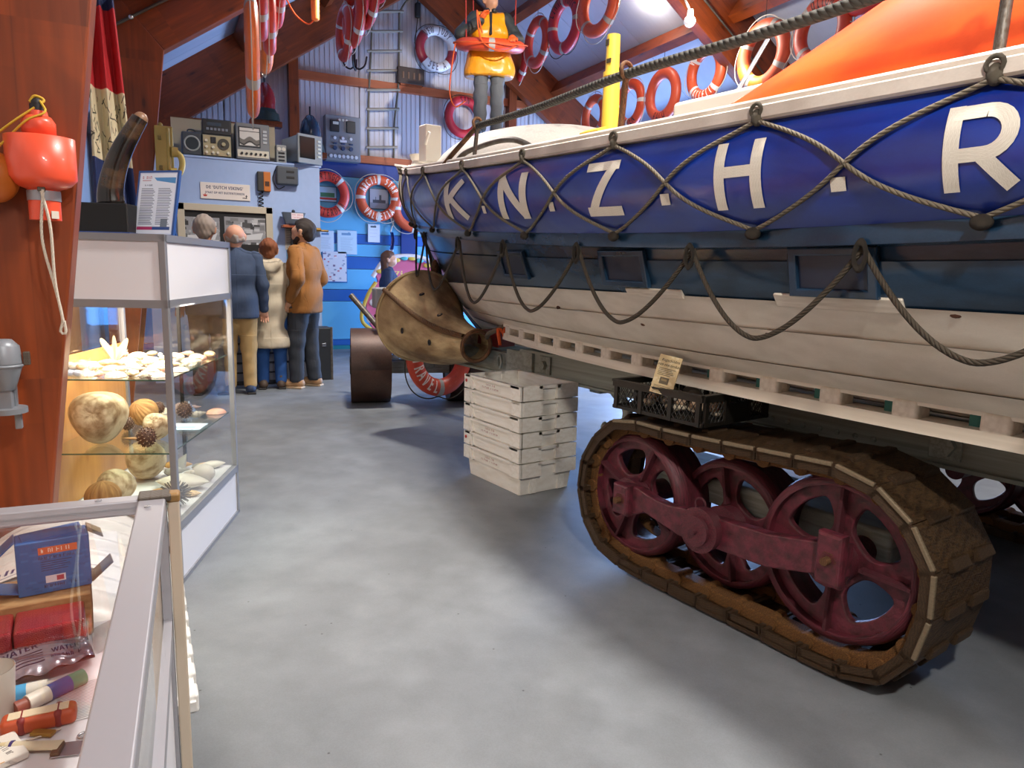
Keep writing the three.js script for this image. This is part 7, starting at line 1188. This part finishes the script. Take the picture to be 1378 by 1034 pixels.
{ // dark plinth and horn on the cabinet top
  const q = cabWorld(V(-0.36, CH, -0.4)), t = thing('dark_plinth', 'black box on the display cabinet behind the framed sheet', 'plinth', q.toArray(), cabT); part('box', rb(0.26, 0.13, 0.3, 0.006, 0, 0.066, 0), M.black, t); part('blue_base', rb(0.28, 0.012, 0.32, 0.004, 0, 0.0065, 0), std(0x223c74, 0.5), t);
  const o = q.clone().add(V(0, 0.131, 0)), zz = o.z, pts = [[152, 279], [150, 262], [154, 235], [164, 205], [176, 182], [189, 160]].map(p => onZ(p[0], p[1], zz).sub(o)), lift = -pts[0].y + 0.05; const cv = new THREE.CatmullRomCurve3(pts), rad = s => 0.058 * Math.sqrt(Math.min(1, s * 14 + 0.15)) * (1 - 0.42 * s);
  const g = grid((i, j) => { const c = cv.getPoint(j), tn = cv.getTangent(j), n1 = V(0, 0, 1), n2 = tn.clone().cross(n1).normalize(), a = 2 * Math.PI * i, r = rad(j); return c.addScaledVector(n1, Math.cos(a) * r * 0.8).addScaledVector(n2, Math.sin(a) * r * (1 + 0.06 * Math.sin(a * 3))); }, 28, 40);
  const h = thing('horn', 'dark polished horn standing upright on the black plinth', 'horn', o.toArray()); const hm = new THREE.MeshPhysicalMaterial({ map: blotch([70, 52, 34], [14, 12, 11], 511, 5, 128, 1, 10, 0.9), roughness: 0.25, clearcoat: 0.5 }); hm.side = THREE.DoubleSide;
  part('horn_body', scaleUV(g, 1, 2), hm, h); part('horn_tip', sph(rad(1) * 0.98, pts[5].x, pts[5].y, pts[5].z, 0.9, 0.9, 0.8, 14, 10), std(0x8a6a50, 0.4), h); part('horn_foot', [sph(0.03, pts[0].x, pts[0].y + 0.005, pts[0].z, 1.1, 0.8, 1), cyl(0.012, 0.02, Math.max(0.02, pts[0].y), pts[0].x, pts[0].y / 2, pts[0].z)], std(0x14110f, 0.4), h);
}
// lamp by the right roof slope
{
  const d = ray(866, 2); let p = CAM.clone(); for (let s = 2; s < 16; s += 0.01) { p = CAM.clone().addScaledVector(d, s); if (p.y > rafterY(p.x) + ROOF - 0.14) break; }
  const t = thing('roof_spotlight', 'bright round spotlight under the right roof slope above the hanging lifebuoys', 'lamp', p.toArray()); part('housing', [cyl(0.05, 0.07, 0.08, 0, 0.05, 0), bar([0, 0.05, 0], [0, 0.2, 0], 0.015)], M.white, t); part('glass', sph(0.06, 0, 0, 0, 1, 0.7, 1), new THREE.MeshStandardMaterial({ color: 0xffffff, emissive: 0xfff4e4, emissiveIntensity: 12, roughness: 0.4 }), t);
  const l = new THREE.PointLight(0xfff0dc, 3, 0, 2); l.position.set(p.x, p.y - 0.02, p.z); l.castShadow = true; l.shadow.radius = 3; scene.add(l);
}
renderer.render(scene, camera);
